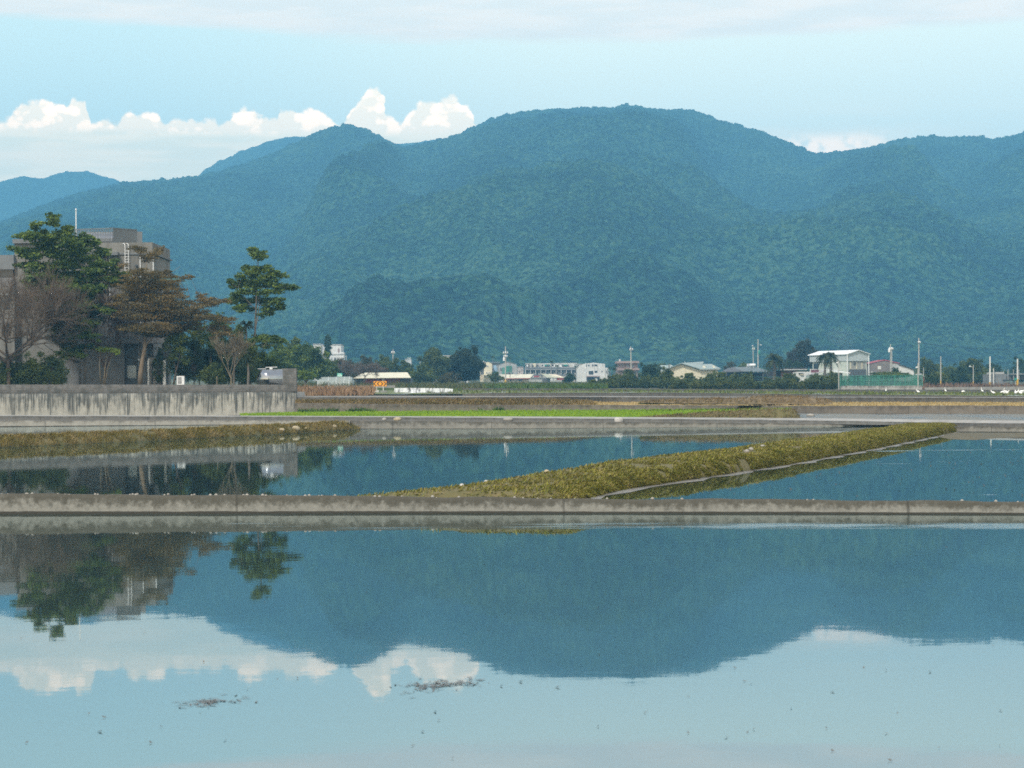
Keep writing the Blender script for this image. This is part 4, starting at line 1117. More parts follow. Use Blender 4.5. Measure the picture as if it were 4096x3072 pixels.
# bushy masses: one maker for shrubs and round trees
def bush(name, label, px, y_base, Y, w_px, h_px, leaf, size, per=150, cat='shrub', group=None, trunk=None, lumps=14, rng=None, shape=1.0, yr=.8, dens=1.0, base_gap=.0):
    rng = rng or rng2
    k = Y/F; W_, H_ = w_px*k, h_px*k
    b = at(px, y_base, Y)
    root = empty(name, b, label, cat, group)
    cl = []
    z0 = H_*base_gap
    lumps = int(lumps*1.7)
    for i_ in range(lumps):
        a = rng.uniform(0, 2*math.pi); t = (i_+.5)/lumps
        rr = (rng.uniform(.15, 1)**.6)
        zz = z0+(H_-z0)*(.12+.74*t)
        wid = math.sin(math.pi*min(1, max(.08, (t*.78+.2))))**shape
        r_ = W_*.5*rng.uniform(.24, .46)
        c = b+Vector((math.cos(a)*rr*W_*.44*wid, math.sin(a)*rr*W_*.44*yr*wid, zz))
        rz = min(r_*.8, (H_-z0)*.24)
        cl.append((c, r_*(.45+.55*wid), r_*(.45+.55*wid)*yr, rz, r_*r_*dens))
        a2 = rng.uniform(0, 6.28); q_ = rng.uniform(.3, .55)
        cl.append((c+Vector((math.cos(a2)*r_*1.1, math.sin(a2)*r_*.8, rng.uniform(-.2, .95)*rz*1.6)), r_*q_, r_*q_, rz*q_*1.2, r_*r_*q_*q_*dens*1.2))
    V, Q = leaf_cloud(cl, per, size, .7)
    V[:, 2] = np.maximum(V[:, 2], b.z-.05)
    mb = MB()
    top = b+Vector((0, 0, H_*.55))
    tw = trunk or max(.05, W_*.02)
    mb.tube([b-Vector((0, 0, .1)), b.lerp(top, .5)+Vector((rng.normal(0, .05)*W_, 0, 0)), top], [tw, tw*.8, tw*.4], 6)
    for c, rx, ry, rz, w_ in cl[::2]:
        mb.tube([b.lerp(top, .35), b.lerp(top, .5).lerp(c, .5), c], [tw*.5, tw*.35, tw*.15], 4)
    mb.build('trunk', bark_brown, root)
    np_mesh('crown', V, Q, leaf, root)
    return root
# hedge in front of the house and dark shrubs by it
for i_, (px, w_, h_) in enumerate([(30, 150, 118), (130, 150, 112), (205, 140, 128)]):
    bush('hedge_shrub', ['dark clipped shrub under the bare tree at the end of the compound hedge', 'middle dark shrub of the compound hedge', 'dark shrub of the compound hedge beside the twin trunks'][i_], px, 1548, 200, w_, h_, lf_hedge, .2, 420, 'shrub', 'dark shrubs of the compound hedge', lumps=22)
bush('conifer', 'dense dark green columnar tree beside the house door', 775, 1545, 208, 110, 205, lf_deep, .17, 330, 'tree', lumps=26, shape=.5)
bush('conifer', 'dark green columnar tree between the door column and the yucca', 838, 1545, 211, 100, 150, lf_deep, .17, 330, 'tree', lumps=22, shape=.6)
bush('round_shrub', 'dark rounded shrub in front of the columnar trees', 850, 1545, 203, 120, 90, lf_hedge, .17, 380, 'shrub', lumps=18)
bush('round_shrub', 'black-green shrub beside the steel tank', 985, 1545, 204, 110, 80, lf_deep, .17, 380, 'shrub', lumps=16)
bush('round_shrub', 'dark shrub behind the pale bare shrub', 915, 1545, 209, 120, 110, lf_deep, .17, 360, 'shrub', lumps=18)

for px, Y, w_, h_, lf, lab in ((712, 209, 130, 280, lf_hedge, 'dense dark bush under the skirt of the rusty layered tree'), (800, 214, 130, 290, lf_mid, 'tall mid green bush behind the dark columnar trees'), (880, 212, 160, 325, lf_dark, 'tall green bush behind the small fan palm'), (955, 213, 140, 275, lf_mid, 'mid green bush behind the yucca with pale blades'), (1050, 214, 140, 150, lf_dark, 'low green bush behind the steel tank'), (1000, 209, 100, 200, lf_mid, 'leafy bush at the foot of the tall slim tree'), (640, 212, 70, 170, lf_hedge, 'narrow dark bush against the house corner by the porch')):
    bush('leafy_bush', lab, px, 1547, Y, w_, h_, lf, .24, 300, 'bush', lumps=20)

def frond_mesh(c, n, L, rng, droop=.6, width=.5, el=(-.3, 1.2), leaflets=9, thin=.05):
    """palm crown: arching fronds with leaflets; returns verts, quads"""
    Vs = []
    for i_ in range(n):
        a = 2*math.pi*i_/n*2.4+rng.uniform(-.3, .3); e = rng.uniform(*el); l = L*rng.uniform(.75, 1.1)
        h = Vector((math.cos(a), math.sin(a), 0)); side = Vector((-math.sin(a), math.cos(a), 0))
        pts = []
        for s in range(leaflets+1):
            t = s/leaflets
            pts.append(Vector(c)+h*(l*t*math.cos(e)*(1-.12*t))+Vector((0, 0, l*t*math.sin(e)-droop*l*t*t*.75)))
        for s in range(leaflets):
            p, q = pts[s], pts[s+1]
            wd = width*l*math.sin(math.pi*min(1, .15+.85*(s+.5)/leaflets))**.7*.5
            for sg in (-1, 1):
                for kk in (0, .5):
                    m0 = p.lerp(q, kk); m1 = p.lerp(q, kk+.42)
                    tip = m1+side*(sg*wd)+h*(wd*.45)+Vector((0, 0, -wd*rng.uniform(.15, .6)))
                    Vs.append([tuple(m0), tuple(m1), tuple(tip+h*.03), tuple(tip)])
            Vs.append([tuple(p+Vector((0, 0, thin))), tuple(q+Vector((0, 0, thin))), tuple(q-Vector((0, 0, thin))), tuple(p-Vector((0, 0, thin)))])
    V = np.array(Vs).reshape(-1, 3)
    return V, np.arange(len(V)).reshape(-1, 4)
def palm(name, label, px, py_base, py_crown, Y, L_px, n, droop=.6, el=(-.5, 1.3), r=.16, leaf=None, cat='palm tree', group=None, width=.34, multi=None, bark=None):
    b = at(px, py_base, Y); c = at(px, py_crown, Y); k = Y/F
    root = empty(name, b, label, cat, group)
    mb = MB()
    mb.tube([b-Vector((0, 0, .3)), b.lerp(c, .5)+Vector((r*.4, 0, 0)), c], [r*1.15, r, r*.8], 8)
    mb.build('trunk', bark or bark_grey, root)
    V, Q = frond_mesh(c, n, L_px*k, rng2, droop, width, el)
    np_mesh('crown', V, Q, leaf or lf_palm, root)
    return root
palm('yucca', 'spiky yucca clump in front of the tall tree trunk', 992, 1545, 1448, 201, 40, 46, .5, (-.4, 1.3), .12, width=.16, cat='yucca')
palm('yucca', 'spiky yucca with pale blades above the bare tan shrub', 935, 1545, 1370, 207, 44, 50, .5, (-.4, 1.3), .10, width=.16, cat='yucca')
palm('fan_palm', 'small fan palm with arching fronds behind the dark rounded shrub', 842, 1545, 1412, 210, 58, 44, .7, (-.3, 1.2), .12, width=.25)
palm('yucca', 'drooping yucca head against the tall trunk below the tiered branches', 985, 1545, 1300, 212, 40, 40, .6, (-.5, 1.2), .1, width=.18, cat='yucca')

# ------------------------------------------------------------------ the grey house
conc = pmat('grey_render', (.195, .19, .172), (.125, .121, .108), .55, .9, .01, stretch=(1.6, 1, .25))
concd = pmat('shaded_render', (.175, .175, .175), (.14, .14, .14), .5, .9)  # grey with the ground floor's shade put in; also on balcony and stands
slab = pmat('roof_slab', (.16, .17, .175), (.12, .125, .13), .5, .85)
steel = pmat('stainless_steel', (.42, .43, .44), (.34, .35, .36), 1.5, .14, metal=1.0)
alum = pmat('white_metal', (.72, .73, .72), (.62, .63, .62), 1.0, .4)
louvre = pmat('grey_louvre', (.145, .155, .155), (.115, .122, .125), .8, .6)
glass, ntg, bg_ = newmat('dark_glass')
bg_.inputs['Base Color'].default_value = (.018, .022, .026, 1); bg_.inputs['Roughness'].default_value = .08; bg_.inputs['Specular IOR Level'].default_value = .6
frame_m = pmat('dark_frame', (.055, .065, .07), (.045, .05, .055), 1, .5)
pane_m = pmat('frosted_pane', (.42, .47, .48), (.36, .41, .42), .6, .35)
curtain_m = pmat('curtain', (.40, .37, .33), (.30, .28, .25), 5, .9, stretch=(6, 1, .1))
YH = 214.0
def pbox(mb, x0, y0, x1, y1, Y, depth, dy=0.0):
    """axis-aligned box whose front face (at depth Y) fills the picture rectangle"""
    a = at((x0+x1)/2, y1, Y); b2 = at((x0+x1)/2, y0, Y); l = at(x0, (y0+y1)/2, Y); r_ = at(x1, (y0+y1)/2, Y)
    mb.box(l.x, r_.x, Y+dy, Y+dy+depth, a.z, b2.z)
hb = at(340, 1560, YH)
house = empty('concrete_house', (hb.x, YH, 1.5), 'grey concrete house with louvred roof tank enclosure behind the tiered trees', 'house')
# main block: front wall polygon (flat roofed, a touch higher at one end), opening for door and windows set as framed pieces
mb = MB(); pbox(mb, 60, 972, 612, 1562, YH, 11); mb.build('wall', conc, house)
mb = MB(); pbox(mb, 50, 955, 330, 972, YH-.35, 11.7); mb.build('roof', slab, house)
mb = MB(); pbox(mb, 330, 1008, 470, 1021, YH-.9, 12.0); pbox(mb, 296, 990, 336, 1004, YH-.4, 3); mb.build('roof', slab, house)
mb = MB(); pbox(mb, 470, 1012, 618, 1018, YH-.12, 11.3); mb.build('roof', slab, house)
# lower wing with a dark window band
mb = MB(); pbox(mb, -420, 1148, 58, 1562, YH-1.2, 10); mb.build('wall', conc, house, ).__setitem__('label', 'lower pale wing of the house')
mb = MB(); pbox(mb, -420, 1022, 55, 1080, YH-.6, 8); o = mb.build('roof', slab, house)
mb = MB(); pbox(mb, -400, 1082, 52, 1110, YH-.3, 6); mb.build('window', glass, house)
mb = MB(); pbox(mb, -400, 1112, 56, 1147, YH-.5, 7); mb.build('balcony', concd, house)
for (a_, b_, c_, d_) in ((4, 1180, 40, 1236), (-60, 1180, -20, 1236), (6, 1290, 40, 1340)):
    mb = MB(); pbox(mb, a_, b_, c_, d_, YH-1.26, .1); wf = mb.build('window', frame_m, house)
    mb = MB(); pbox(mb, a_+3, b_+3, c_-3, d_-3, YH-1.3, .06); mb.build('pane', glass, wf)
# ground floor with its shade put into the render colour, recessed porch
mb = MB(); pbox(mb, 236, 1345, 668, 1375, YH-2.4, 2.39); mb.build('porch_roof', concd, house)
mb = MB(); pbox(mb, 238, 1376, 498, 1562, YH-1.0, .98); pbox(mb, 552, 1376, 588, 1562, YH-1.0, .98); pbox(mb, 648, 1376, 668, 1562, YH-1.0, .98); mb.build('ground_floor_wall', concd, house)
mb = MB(); pbox(mb, 499, 1390, 551, 1562, YH-.5, .3); fr = mb.build('door', frame_m, house)
mb = MB(); pbox(mb, 510, 1462, 545, 1512, YH-.56, .05); mb.build('pane', pane_m, fr)
mb = MB(); pbox(mb, 589, 1425, 647, 1562, YH-.6, .3); wf = mb.build('window', frame_m, house)
mb = MB()
for a_ in (593, 612, 631): pbox(mb, a_, 1460, a_+14, 1545, YH-.66, .05)
mb.build('curtain', curtain_m, wf)
mb = MB(); pbox(mb, 592, 1430, 644, 1455, YH-.66, .05); mb.build('pane', glass, wf)
mb = MB(); pbox(mb, 590, 1441, 597, 1562, YH-2.3, .3); mb.build('porch_post', alum, house)
mb = MB(); pbox(mb, 652, 1441, 663, 1562, YH-2.3, .3); mb.build('porch_post', alum, house)
for a_ in (556, 596, 666):
    p = at(a_, 1440, YH-2.5); mb = MB(); mb.lathe((p.x, p.y, p.z), [(.05, -.06), (.13, 0), (.10, .1), (.03, .14)], 8); mb.build('porch_lamp', alum, house)
# upper windows
for (a_, b_, c_, d_) in ((352, 1060, 372, 1085), (250, 1110, 270, 1150), (100, 1190, 130, 1240), (300, 1230, 340, 1270), (118, 1010, 150, 1050), (190, 1050, 215, 1080)):
    mb = MB(); pbox(mb, a_, b_, c_, d_, YH-.05, .1); wf = mb.build('window', frame_m, house)
    mb = MB(); pbox(mb, a_+3, b_+3, c_-3, d_-3, YH-.08, .06); mb.build('pane', glass, wf)
# turquoise canopy edge at the side
mb = MB(); pbox(mb, 500, 1112, 720, 1122, YH-1.0, 3); mb.build('side_canopy', pmat('canopy_green', (.07, .17, .17), (.05, .13, .13), 1, .6), house).__setitem__('label', 'dark green side canopy')
# wall vents and pipe on the flank
for (a_, b_, s) in ((545, 1062, 8), (504, 1062, 9)):
    mb = MB(); pbox(mb, a_-s/2, b_-s/2, a_+s/2, b_+s/2, YH-.25, .25); mb.build('wall_lamp', frame_m, house)
mb = MB()
for x_ in (438, 560, 612): pbox(mb, x_, 1022, x_+3, 1300, YH-.12, .12)
mb.build('downpipe', alum, house)
# rooftop enclosure: slatted screens round a tank
p0 = at(286, 1000, YH+1); p1 = at(456, 1000, YH+1); p2 = at(534, 1000, YH+1)
zt = at(456, 912, YH+1).z; zb0 = at(456, 1006, YH+1).z
cA = (p0.x, YH+2.0); cB = (p1.x, YH+.6); cC = (p2.x, YH+3.2)
for nm, A_, B_, st in (('louvre_screen', cA, cB, .20), ('louvre_screen', cB, cC, .105)):
    L_ = math.hypot(B_[0]-A_[0], B_[1]-A_[1]); mb = MB(); u_ = 0.02
    while u_ < L_-.05:
        mb.edge_box(A_, B_, u_, u_+.085, zb0, zt-.08, -.04, 0); u_ += st
    mb.edge_box(A_, B_, 0, L_, zt-.08, zt, -.06, .02); mb.edge_box(A_, B_, 0, L_, (zb0+zt)/2-.04, (zb0+zt)/2+.04, -.08, -.045)
    mb.build(nm, louvre, house)
mb = MB()
mb.edge_box((cA[0], YH+6), (cC[0], YH+6.2), 0, cC[0]-cA[0], zb0, zt, -.05, 0); mb.build('louvre_screen', louvre, house)
# ladder with hoops over the roof edge
mb = MB()
for x_ in (500, 514):
    a_ = at(x_, 1100, YH-.35); t_ = at(x_, 985, YH-.35)
    pts_ = [a_, t_]
    for q in range(1, 7):
        th = math.pi*q/6; pts_.append(t_+Vector((-.22+.22*math.cos(th) if x_ == 500 else -.22+.22*math.cos(th), .25-.25*math.cos(th), .32*math.sin(th))))
    pts_.append(pts_[-1]+Vector((0, 0, -.8)))
    mb.tube(pts_, .035, 6)
for q in range(9):
    a_ = at(500, 1092-11*q, YH-.35); b2 = at(514, 1092-11*q, YH-.35); mb.tube([a_, b2], .018, 5)
mb.build('ladder', alum, house)
# things standing on the roof
t_ = at(402, 957, YH+3.4); r_ = 1.0
tk = empty('water_tank', (t_.x, t_.y, zb0), 'shiny steel water tank inside the louvred enclosure on the house roof', 'water tank')
mb = MB(); L2 = 1.9
mb.lathe((t_.x-L2, t_.y, zb0+r_+.25), [(r_*.3, -.34), (r_*.7, -.24), (r_*.95, -.08)]+[(r_*(1.0 if i_ % 2 else .965), 2*L2*i_/24) for i_ in range(25)]+[(r_*.95, 2*L2+.08), (r_*.7, 2*L2+.24), (r_*.3, 2*L2+.34)], 20, 'x'); mb.build('tank_body', steel, tk, smooth=False)
for dx in (-1.3, 1.3):
    mb = MB(); mb.box(t_.x+dx-.08, t_.x+dx+.08, t_.y-.7, t_.y+.7, zb0-.05, zb0+.5); mb.build('stand', louvre, tk)
a_ = at(304, 916, YH+3); b2 = at(304, 841, YH+3)
pl = empty('roof_pole', (a_.x, a_.y, a_.z-1.6), 'slim white pole with a ball tip rising from the house roof', 'pole')
mb = MB(); mb.tube([a_-Vector((0, 0, 1.6)), b2], [.06, .05], 8); mb.build('shaft', alum, pl)
mb = MB(); mb.lathe(tuple(b2), [(.02, -.04), (.09, .03), (.10, .10), (.05, .18)], 8); mb.build('finial', alum, pl)

# ------------------------------------------------------------------ stained compound wall: concrete below, hollow blocks above
FW_ = [(-1000, 1576, 1690, 172), (0, 1575.5, 1672, 178), (500, 1574, 1668, 184), (900, 1570.5, 1662.5, 188.5), (1188, 1567, 1651.5, 192)]
cw = empty('compound_wall', at(600, 1668, 185), 'long stained concrete compound wall topped with grey hollow blocks', 'wall')
cstn = stained_concrete('streaked_concrete', (.44, .425, .37), (.042, .047, .046), (.05, .054, .05), streak=3.0, reach=1.15, water=.0, topband=.22, speck=1.5)
o = wall('concrete_base', FW_, .3, cstn, step=.8, rough=.006); o.parent = cw; o.location = o.location-cw.location
for k_ in ('kind', 'category'):
    if k_ in o: del o[k_]
blk, nt, b = newmat('hollow_blocks')
uvn = nt.node('ShaderNodeTexCoord').outputs['UV']
br = nt.node('ShaderNodeTexBrick'); nt.l.new(uvn, br.inputs[0])
br.inputs['Color1'].default_value = (0.083, 0.078, 0.071, 1); br.inputs['Color2'].default_value = (0.119, 0.112, 0.101, 1); br.inputs['Mortar'].default_value = (0.151, 0.144, 0.133, 1)
br.inputs['Scale'].default_value = 1.0; br.inputs['Mortar Size'].default_value = .014; br.inputs['Brick Width'].default_value = .40; br.inputs['Row Height'].default_value = .20
nb = nt.noise(nt.geo(), 1.6, 5, .65)
nt.l.new(nt.mix(nt.step(nb, .45, .62), br.outputs[0], (.07, .068, .06)), b.inputs['Base Color']); b.inputs['Roughness'].default_value = .95
def uv_wall(name, line, z0f, z1f, thick, mat, parent):
    """vertical slab along a line of points, UV in metres"""
    fr_, uv_ = [], []
    U_ = [0]
    for p, q in zip(line, line[1:]): U_.append(U_[-1]+math.hypot(q.x-p.x, q.y-p.y))
    z0 = [z0f(i_) for i_ in range(len(line))]; z1 = [z1f(i_) for i_ in range(len(line))]
    rows = [[(p.x, p.y, z0[i_]) for i_, p in enumerate(line)], [(p.x, p.y, z1[i_]) for i_, p in enumerate(line)], [(p.x, p.y+thick, z1[i_]) for i_, p in enumerate(line)], [(p.x, p.y+thick, z0[i_]) for i_, p in enumerate(line)]]
    uvr = [[(u, 0) for u in U_], [(u, z1[i_]-z0[i_]) for i_, u in enumerate(U_)], [(u, z1[i_]-z0[i_]+thick) for i_, u in enumerate(U_)], [(u, 0) for u in U_]]
    return grid_obj(name, rows, mat, parent, uv=uvr)
line = [at(x, interp(FW_, x, 1), interp(FW_, x, 3))+Vector((0, .05, 0)) for x in np.linspace(-1000, 1186, 24)]
uv_wall('block_courses', line, lambda i_: line[i_].z+.004, lambda i_: at(np.linspace(-1000, 1186, 24)[i_], 1538.5, line[i_].y).z, .19, blk, cw)
mb = MB()
pr = at(1131, 1567, 191.4); pr2 = at(1186, 1567, 191.9)
l2 = [Vector((pr.x, pr.y-.03, 0)), Vector((pr2.x, pr2.y-.03, 0))]
zt_ = at(1150, 1474, 191.5).z
uv_wall('block_pier', l2, lambda i_: line[-1].z+.006, lambda i_: zt_, .8, blk, cw)
mb = MB(); zc_ = zt_
# end faces of the pier and the wall return
mb.quad((pr2.x, pr2.y-.03, line[-1].z), (pr2.x, pr2.y+.77, line[-1].z), (pr2.x, pr2.y+.77, zt_), (pr2.x, pr2.y-.03, zt_))
mb.quad((pr.x, pr.y+.77, line[-1].z), (pr.x, pr.y-.03, line[-1].z), (pr.x, pr.y-.03, zt_), (pr.x, pr.y+.77, zt_))
o = mb.build('pier_side', pmat('block_side', (.14, .13, .115), (.10, .095, .085), 1.4, .95), cw)
e0 = at(1188, 1567, 192); e1 = at(1188, 1651.5, 192)
mb = MB(); mb.box(e0.x-.02, e0.x, 192.02, 199.5, e1.z-.2, e0.z-.003); mb.build('return_wall', pmat('return_concrete', (.42, .41, .38), (.30, .29, .27), 1.2, .9), cw)
# ------------------------------------------------------------------ lying steel tank behind the wall
tc = at(1085, 1510, 196.5)
tank = empty('steel_water_tank', (tc.x, tc.y, tc.z-1.6), 'ribbed stainless steel water tank lying behind the block pier', 'water tank')
d_ = Vector((.72, .69, 0)).normalized(); r_ = .98
mb = MB(); prof_ = [(.12, -.52), (.45, -.46), (.72, -.34), (.9, -.16), (.97, 0)]+[(r_*(1.0 if i_ % 2 else .955), .08+i_*.11) for i_ in range(26)]
base = len(mb.v)
side = Vector((-d_.y, d_.x, 0))
for rr, h in prof_:
    for k in range(28):
        a = 2*math.pi*k/28
        q = Vector((tc.x, tc.y, tc.z-.15))+d_*(h-.9)+side*(math.cos(a)*rr)+Vector((0, 0, math.sin(a)*rr)); mb.v.append(tuple(q))
for i_ in range(len(prof_)-1):
    for k in range(28):
        k2 = (k+1) % 28; mb.f.append((base+i_*28+k, base+(i_+1)*28+k, base+(i_+1)*28+k2, base+i_*28+k2)); mb.m.append(0)
mb.f.append(tuple(base+k for k in range(28))); mb.m.append(0)
mb.build('tank_body', steel, tank, smooth=True)
mb = MB(); mb.tube([Vector((tc.x, tc.y, tc.z-.15))+d_*.0+Vector((0, 0, r_-.02)), Vector((tc.x, tc.y, tc.z+r_-.02))], .16, 10); mb.tube([Vector((tc.x-.55, tc.y, tc.z+r_+.02)), Vector((tc.x+.6, tc.y, tc.z+r_+.04))], .03, 6); mb.tube([Vector((tc.x-1.3, tc.y-.1, tc.z+r_-.12)), Vector((tc.x-.5, tc.y-.05, tc.z+r_-.1))], .02, 6)
mb.build('pipework', alum, tank)
for s_ in (-.4, 1.2):
    q = Vector((tc.x, tc.y, 0))+d_*s_; mb = MB(); mb.tube([q+Vector((0, 0, tc.z-2.2)), q+Vector((0, 0, tc.z-.95))], .22, 6); mb.build('stand', concd, tank)
# air-conditioner box, thin white mast
a_ = at(722, 1540, 204)
ac = empty('ac_unit', (a_.x, a_.y, a_.z), 'pale grey air conditioner box beside the thin young tree', 'air conditioner')
mb = MB(); pbox(mb, 707, 1504, 737, 1541, 204, .6); mb.build('case', alum, ac)
mb = MB(); pbox(mb, 711, 1508, 726, 1534, 203.97, .03); mb.build('grille', pmat('ac_grille', (.30, .30, .29), (.2, .2, .2), 3, .6), ac)
a_ = at(725, 1560, 216); b2 = at(725, 1385, 216)
st_ = empty('white_column', (a_.x, a_.y, a_.z), 'broken white painted column standing behind the thin young tree', 'column')
mb = MB(); mb.tube([a_, b2], .17, 8); mb.build('shaft', alum, st_)
mb = MB(); mb.lathe(tuple(b2), [(.17, 0), (.24, .05), (.24, .15), (.17, .2)], 8); mb.build('capital', alum, st_)
a_ = at(868, 1541, 195); b2 = at(868, 1505, 195)
mb = MB(); mb.tube([a_-Vector((0, 0, .8)), b2], .05, 6); tag(mb.build('stake', bark_pale, origin=a_), 'thin pale stake poking above the block wall', 'stake')
# ------------------------------------------------------------------ the village on the plain
white = pmat('white_wall', (.60, .595, .57), (.50, .495, .475), .5, .85)
cream = pmat('cream_wall', (.64, .58, .42), (.55, .50, .37), .4, .85)
pinkw = pmat('pinkish_wall', (.33, .245, .225), (.25, .185, .17), .5, .9)
greyw = pmat('grey_wall', (.40, .40, .38), (.30, .30, .29), .5, .9)
dgrey = pmat('dark_grey', (.10, .105, .11), (.075, .08, .085), .6, .85)
brickw = pmat('brick_wall', (.19, .095, .075), (.13, .07, .055), 1.2, .9)
tin_green = pmat('sage_roof', (.27, .33, .30), (.22, .27, .25), .5, .5)
tin_dark = pmat('slate_roof', (.12, .15, .15), (.09, .115, .12), .5, .6)
tin_cream = pmat('cream_sheet', (.66, .62, .46), (.56, .53, .40), .6, .55)
tin_white = pmat('white_sheet', (.78, .79, .78), (.70, .71, .70), .4, .4)
siding = pmat('pale_grey_siding', (.42, .46, .46), (.37, .41, .41), .5, .6, stretch=(4, 4, .2))
redp = pmat('red_paint', (.28, .045, .04), (.20, .035, .03), .8, .7)
redroof = pmat('red_roof', (.36, .06, .075), (.27, .05, .06), .8, .6)
winm = pmat('far_window', (.035, .045, .055), (.022, .03, .04), 1.0, .25)
pane_dark = glass
greennet = pmat('green_net', (.045, .21, .14), (.03, .15, .10), 1.0, .8)
teal = pmat('teal_awning', (.03, .27, .21), (.02, .20, .16), 1.0, .7)
blue_p = pmat('pale_blue_panel', (.36, .52, .66), (.30, .44, .58), .6, .6)

def k_(Y): return Y/F
class Bld:
    """building with its front face on a line (px0..px1 at depth Y), base at picture row yb; local helpers take picture rows/columns"""
    def __init__(s, name, label, px0, px1, yb, Y, depth, cat='house', skew=0.0, group=None):
        s.Y = Y; s.depth = depth
        a = at(px0, yb, Y); b = at(px1, yb, Y+skew)
        s.a = Vector((a.x, a.y)); s.b = Vector((b.x, b.y)); s.z0 = min(a.z, plain_z(a.x, Y))-.4
        s.px0, s.px1 = px0, px1; s.skew = skew
        d = (s.b-s.a).normalized(); s.d = d; s.n = Vector((-d.y, d.x))     # n points away from the viewer
        s.root = empty(name, (s.a.x, s.a.y, s.z0), label, cat, group)
        s.L = (s.b-s.a).length
    def u(s, px):
        # metres along the front for picture column px
        t = (px-s.px0)/(s.px1-s.px0); return t*s.L
    def z(s, py, px=None):
        px = px if px is not None else (s.px0+s.px1)/2
        t = (px-s.px0)/(s.px1-s.px0)
        return at(px, py, s.Y+s.skew*t).z
    def P(s, u, t, z):
        q = s.a+s.d*u+s.n*t; return (q.x, q.y, z)
    def block(s, mb, u0, u1, t0, t1, z0, z1):
        P = s.P
        mb.hexa([P(u0,t0,z0),P(u1,t0,z0),P(u1,t1,z0),P(u0,t1,z0),P(u0,t0,z1),P(u1,t0,z1),P(u1,t1,z1),P(u0,t1,z1)])
    def rect(s, mb, x0, y0, x1, y1, t0, t1):
        s.block(mb, s.u(x0), s.u(x1), t0, t1, s.z(y1, (x0+x1)/2), s.z(y0, (x0+x1)/2))
    def body(s, ytop, mat, x0=None, x1=None, t0=0, t1=None, name='wall', ybot=None):
        mb = MB(); x0 = s.px0 if x0 is None else x0; x1 = s.px1 if x1 is None else x1
        s.block(mb, s.u(x0), s.u(x1), t0, s.depth if t1 is None else t1, s.z0 if ybot is None else s.z(ybot), s.z(ytop, (x0+x1)/2)); return mb.build(name, mat, s.root)
    def part(s, name, mat, rects, parent=None):
        mb = MB()
        for r in rects: s.rect(mb, *r)
        return mb.build(name, mat, parent or s.root)
    def window(s, x0, y0, x1, y1, t=-.04, mat=None, name='window', frame=None):
        fr = s.part(name, frame or alum, [(x0, y0, x1, y1, t, .1)])
        dx = min(.8, (x1-x0)*.14); dy = min(.8, (y1-y0)*.12)
        s.part('pane', mat or winm, [(x0+dx, y0+dy, x1-dx, y1-dy, t-.04, t+.02)], fr)
        return fr
    def gable(s, name, mat, x0, x1, yeave, yridge, t0, t1, over=.3, along='u', thick=.15):
        """pitched roof; ridge along the front ('u') or running back ('t')"""
        mb = MB(); ze = s.z(yeave, (x0+x1)/2); zr = s.z(yridge, (x0+x1)/2); u0, u1 = s.u(x0)-over, s.u(x1)+over; t0 -= over; t1 += over
        P = s.P
        if along == 'u':
            tm = (t0+t1)/2
            for (ta, tb) in ((t0, tm), (t1, tm)):
                mb.hexa([P(u0,ta,ze),P(u1,ta,ze),P(u1,tb,zr),P(u0,tb,zr),P(u0,ta,ze+thick),P(u1,ta,ze+thick),P(u1,tb,zr+thick),P(u0,tb,zr+thick)])
        else:
            um = (u0+u1)/2
            for (ua, ub) in ((u0, um), (u1, um)):
                mb.hexa([P(ua,t0,ze),P(ua,t1,ze),P(ub,t1,zr),P(ub,t0,zr),P(ua,t0,ze+thick),P(ua,t1,ze+thick),P(ub,t1,zr+thick),P(ub,t0,zr+thick)])
        return mb.build(name, mat, s.root)
    def gable_wall(s, mat, x0, x1, yeave, yridge, t, thick=.25, name='gable'):
        mb = MB(); ze = s.z(yeave, (x0+x1)/2); zr = s.z(yridge, (x0+x1)/2); u0, u1 = s.u(x0), s.u(x1); um = (u0+u1)/2; P = s.P
        n = len(mb.v); mb.v += [P(u0,t,ze),P(u1,t,ze),P(um,t,zr),P(u0,t+thick,ze),P(u1,t+thick,ze),P(um,t+thick,zr)]
        for f in ((0,1,2),(5,4,3),(0,2,5,3),(1,4,5,2),(0,3,4,1)): mb.f.append(f); mb.m.append(0)
        return mb.build(name, mat, s.root)

# white house behind the araucaria
b = Bld('white_house', 'white stepped house with an oval window behind the dark conical tree', 1255, 1392, 1475, 850, 14)
b.body(1377, white, 1254, 1284); b.part('roof', greyw, [(1252, 1375, 1286, 1377.5, -.3, 9)])
b.body(1381, white, 1284, 1364, t0=1.5); b.body(1379, white, 1332, 1365); b.part('roof', greyw, [(1330, 1377, 1367, 1379.5, -.3, 8)])
b.body(1416, white, 1300, 1380, t0=-3.0, t1=0); b.part('ledge', greyw, [(1320, 1416, 1381, 1419, -3.3, 0)])
b.body(1446, white, 1300, 1392, t0=-6.0, t1=-3.0); b.part('parapet', white, [(1364, 1409, 1377, 1415, -1, 6)])
mb = MB(); c_ = b.P(b.u(1355.5), -.14, b.z(1402, 1355)); mb.lathe((0, 0, 0), [(1, 0), (1, .12)], 18, 'y')
mb.v = [(c_[0]+v[0]*.38, c_[1]+v[1]-.0, c_[2]+v[2]*1.02) for v in mb.v]; mb.build('oval_window', pinkw, b.root)
for r in ((1328, 1430, 1333, 1443), (1339, 1430, 1347, 1444), (1350, 1430, 1354, 1442), (1373, 1430, 1378, 1441)): b.window(*r, t=-3.1)
b.part('porch_post', white, [(1381.5, 1426, 1383, 1446, -5.8, -5.4)]); b.part('porch_post', white, [(1389, 1426, 1390.5, 1446, -5.8, -5.4)]); b.part('porch_roof', greyw, [(1379, 1424, 1392, 1426.5, -6, -3)])
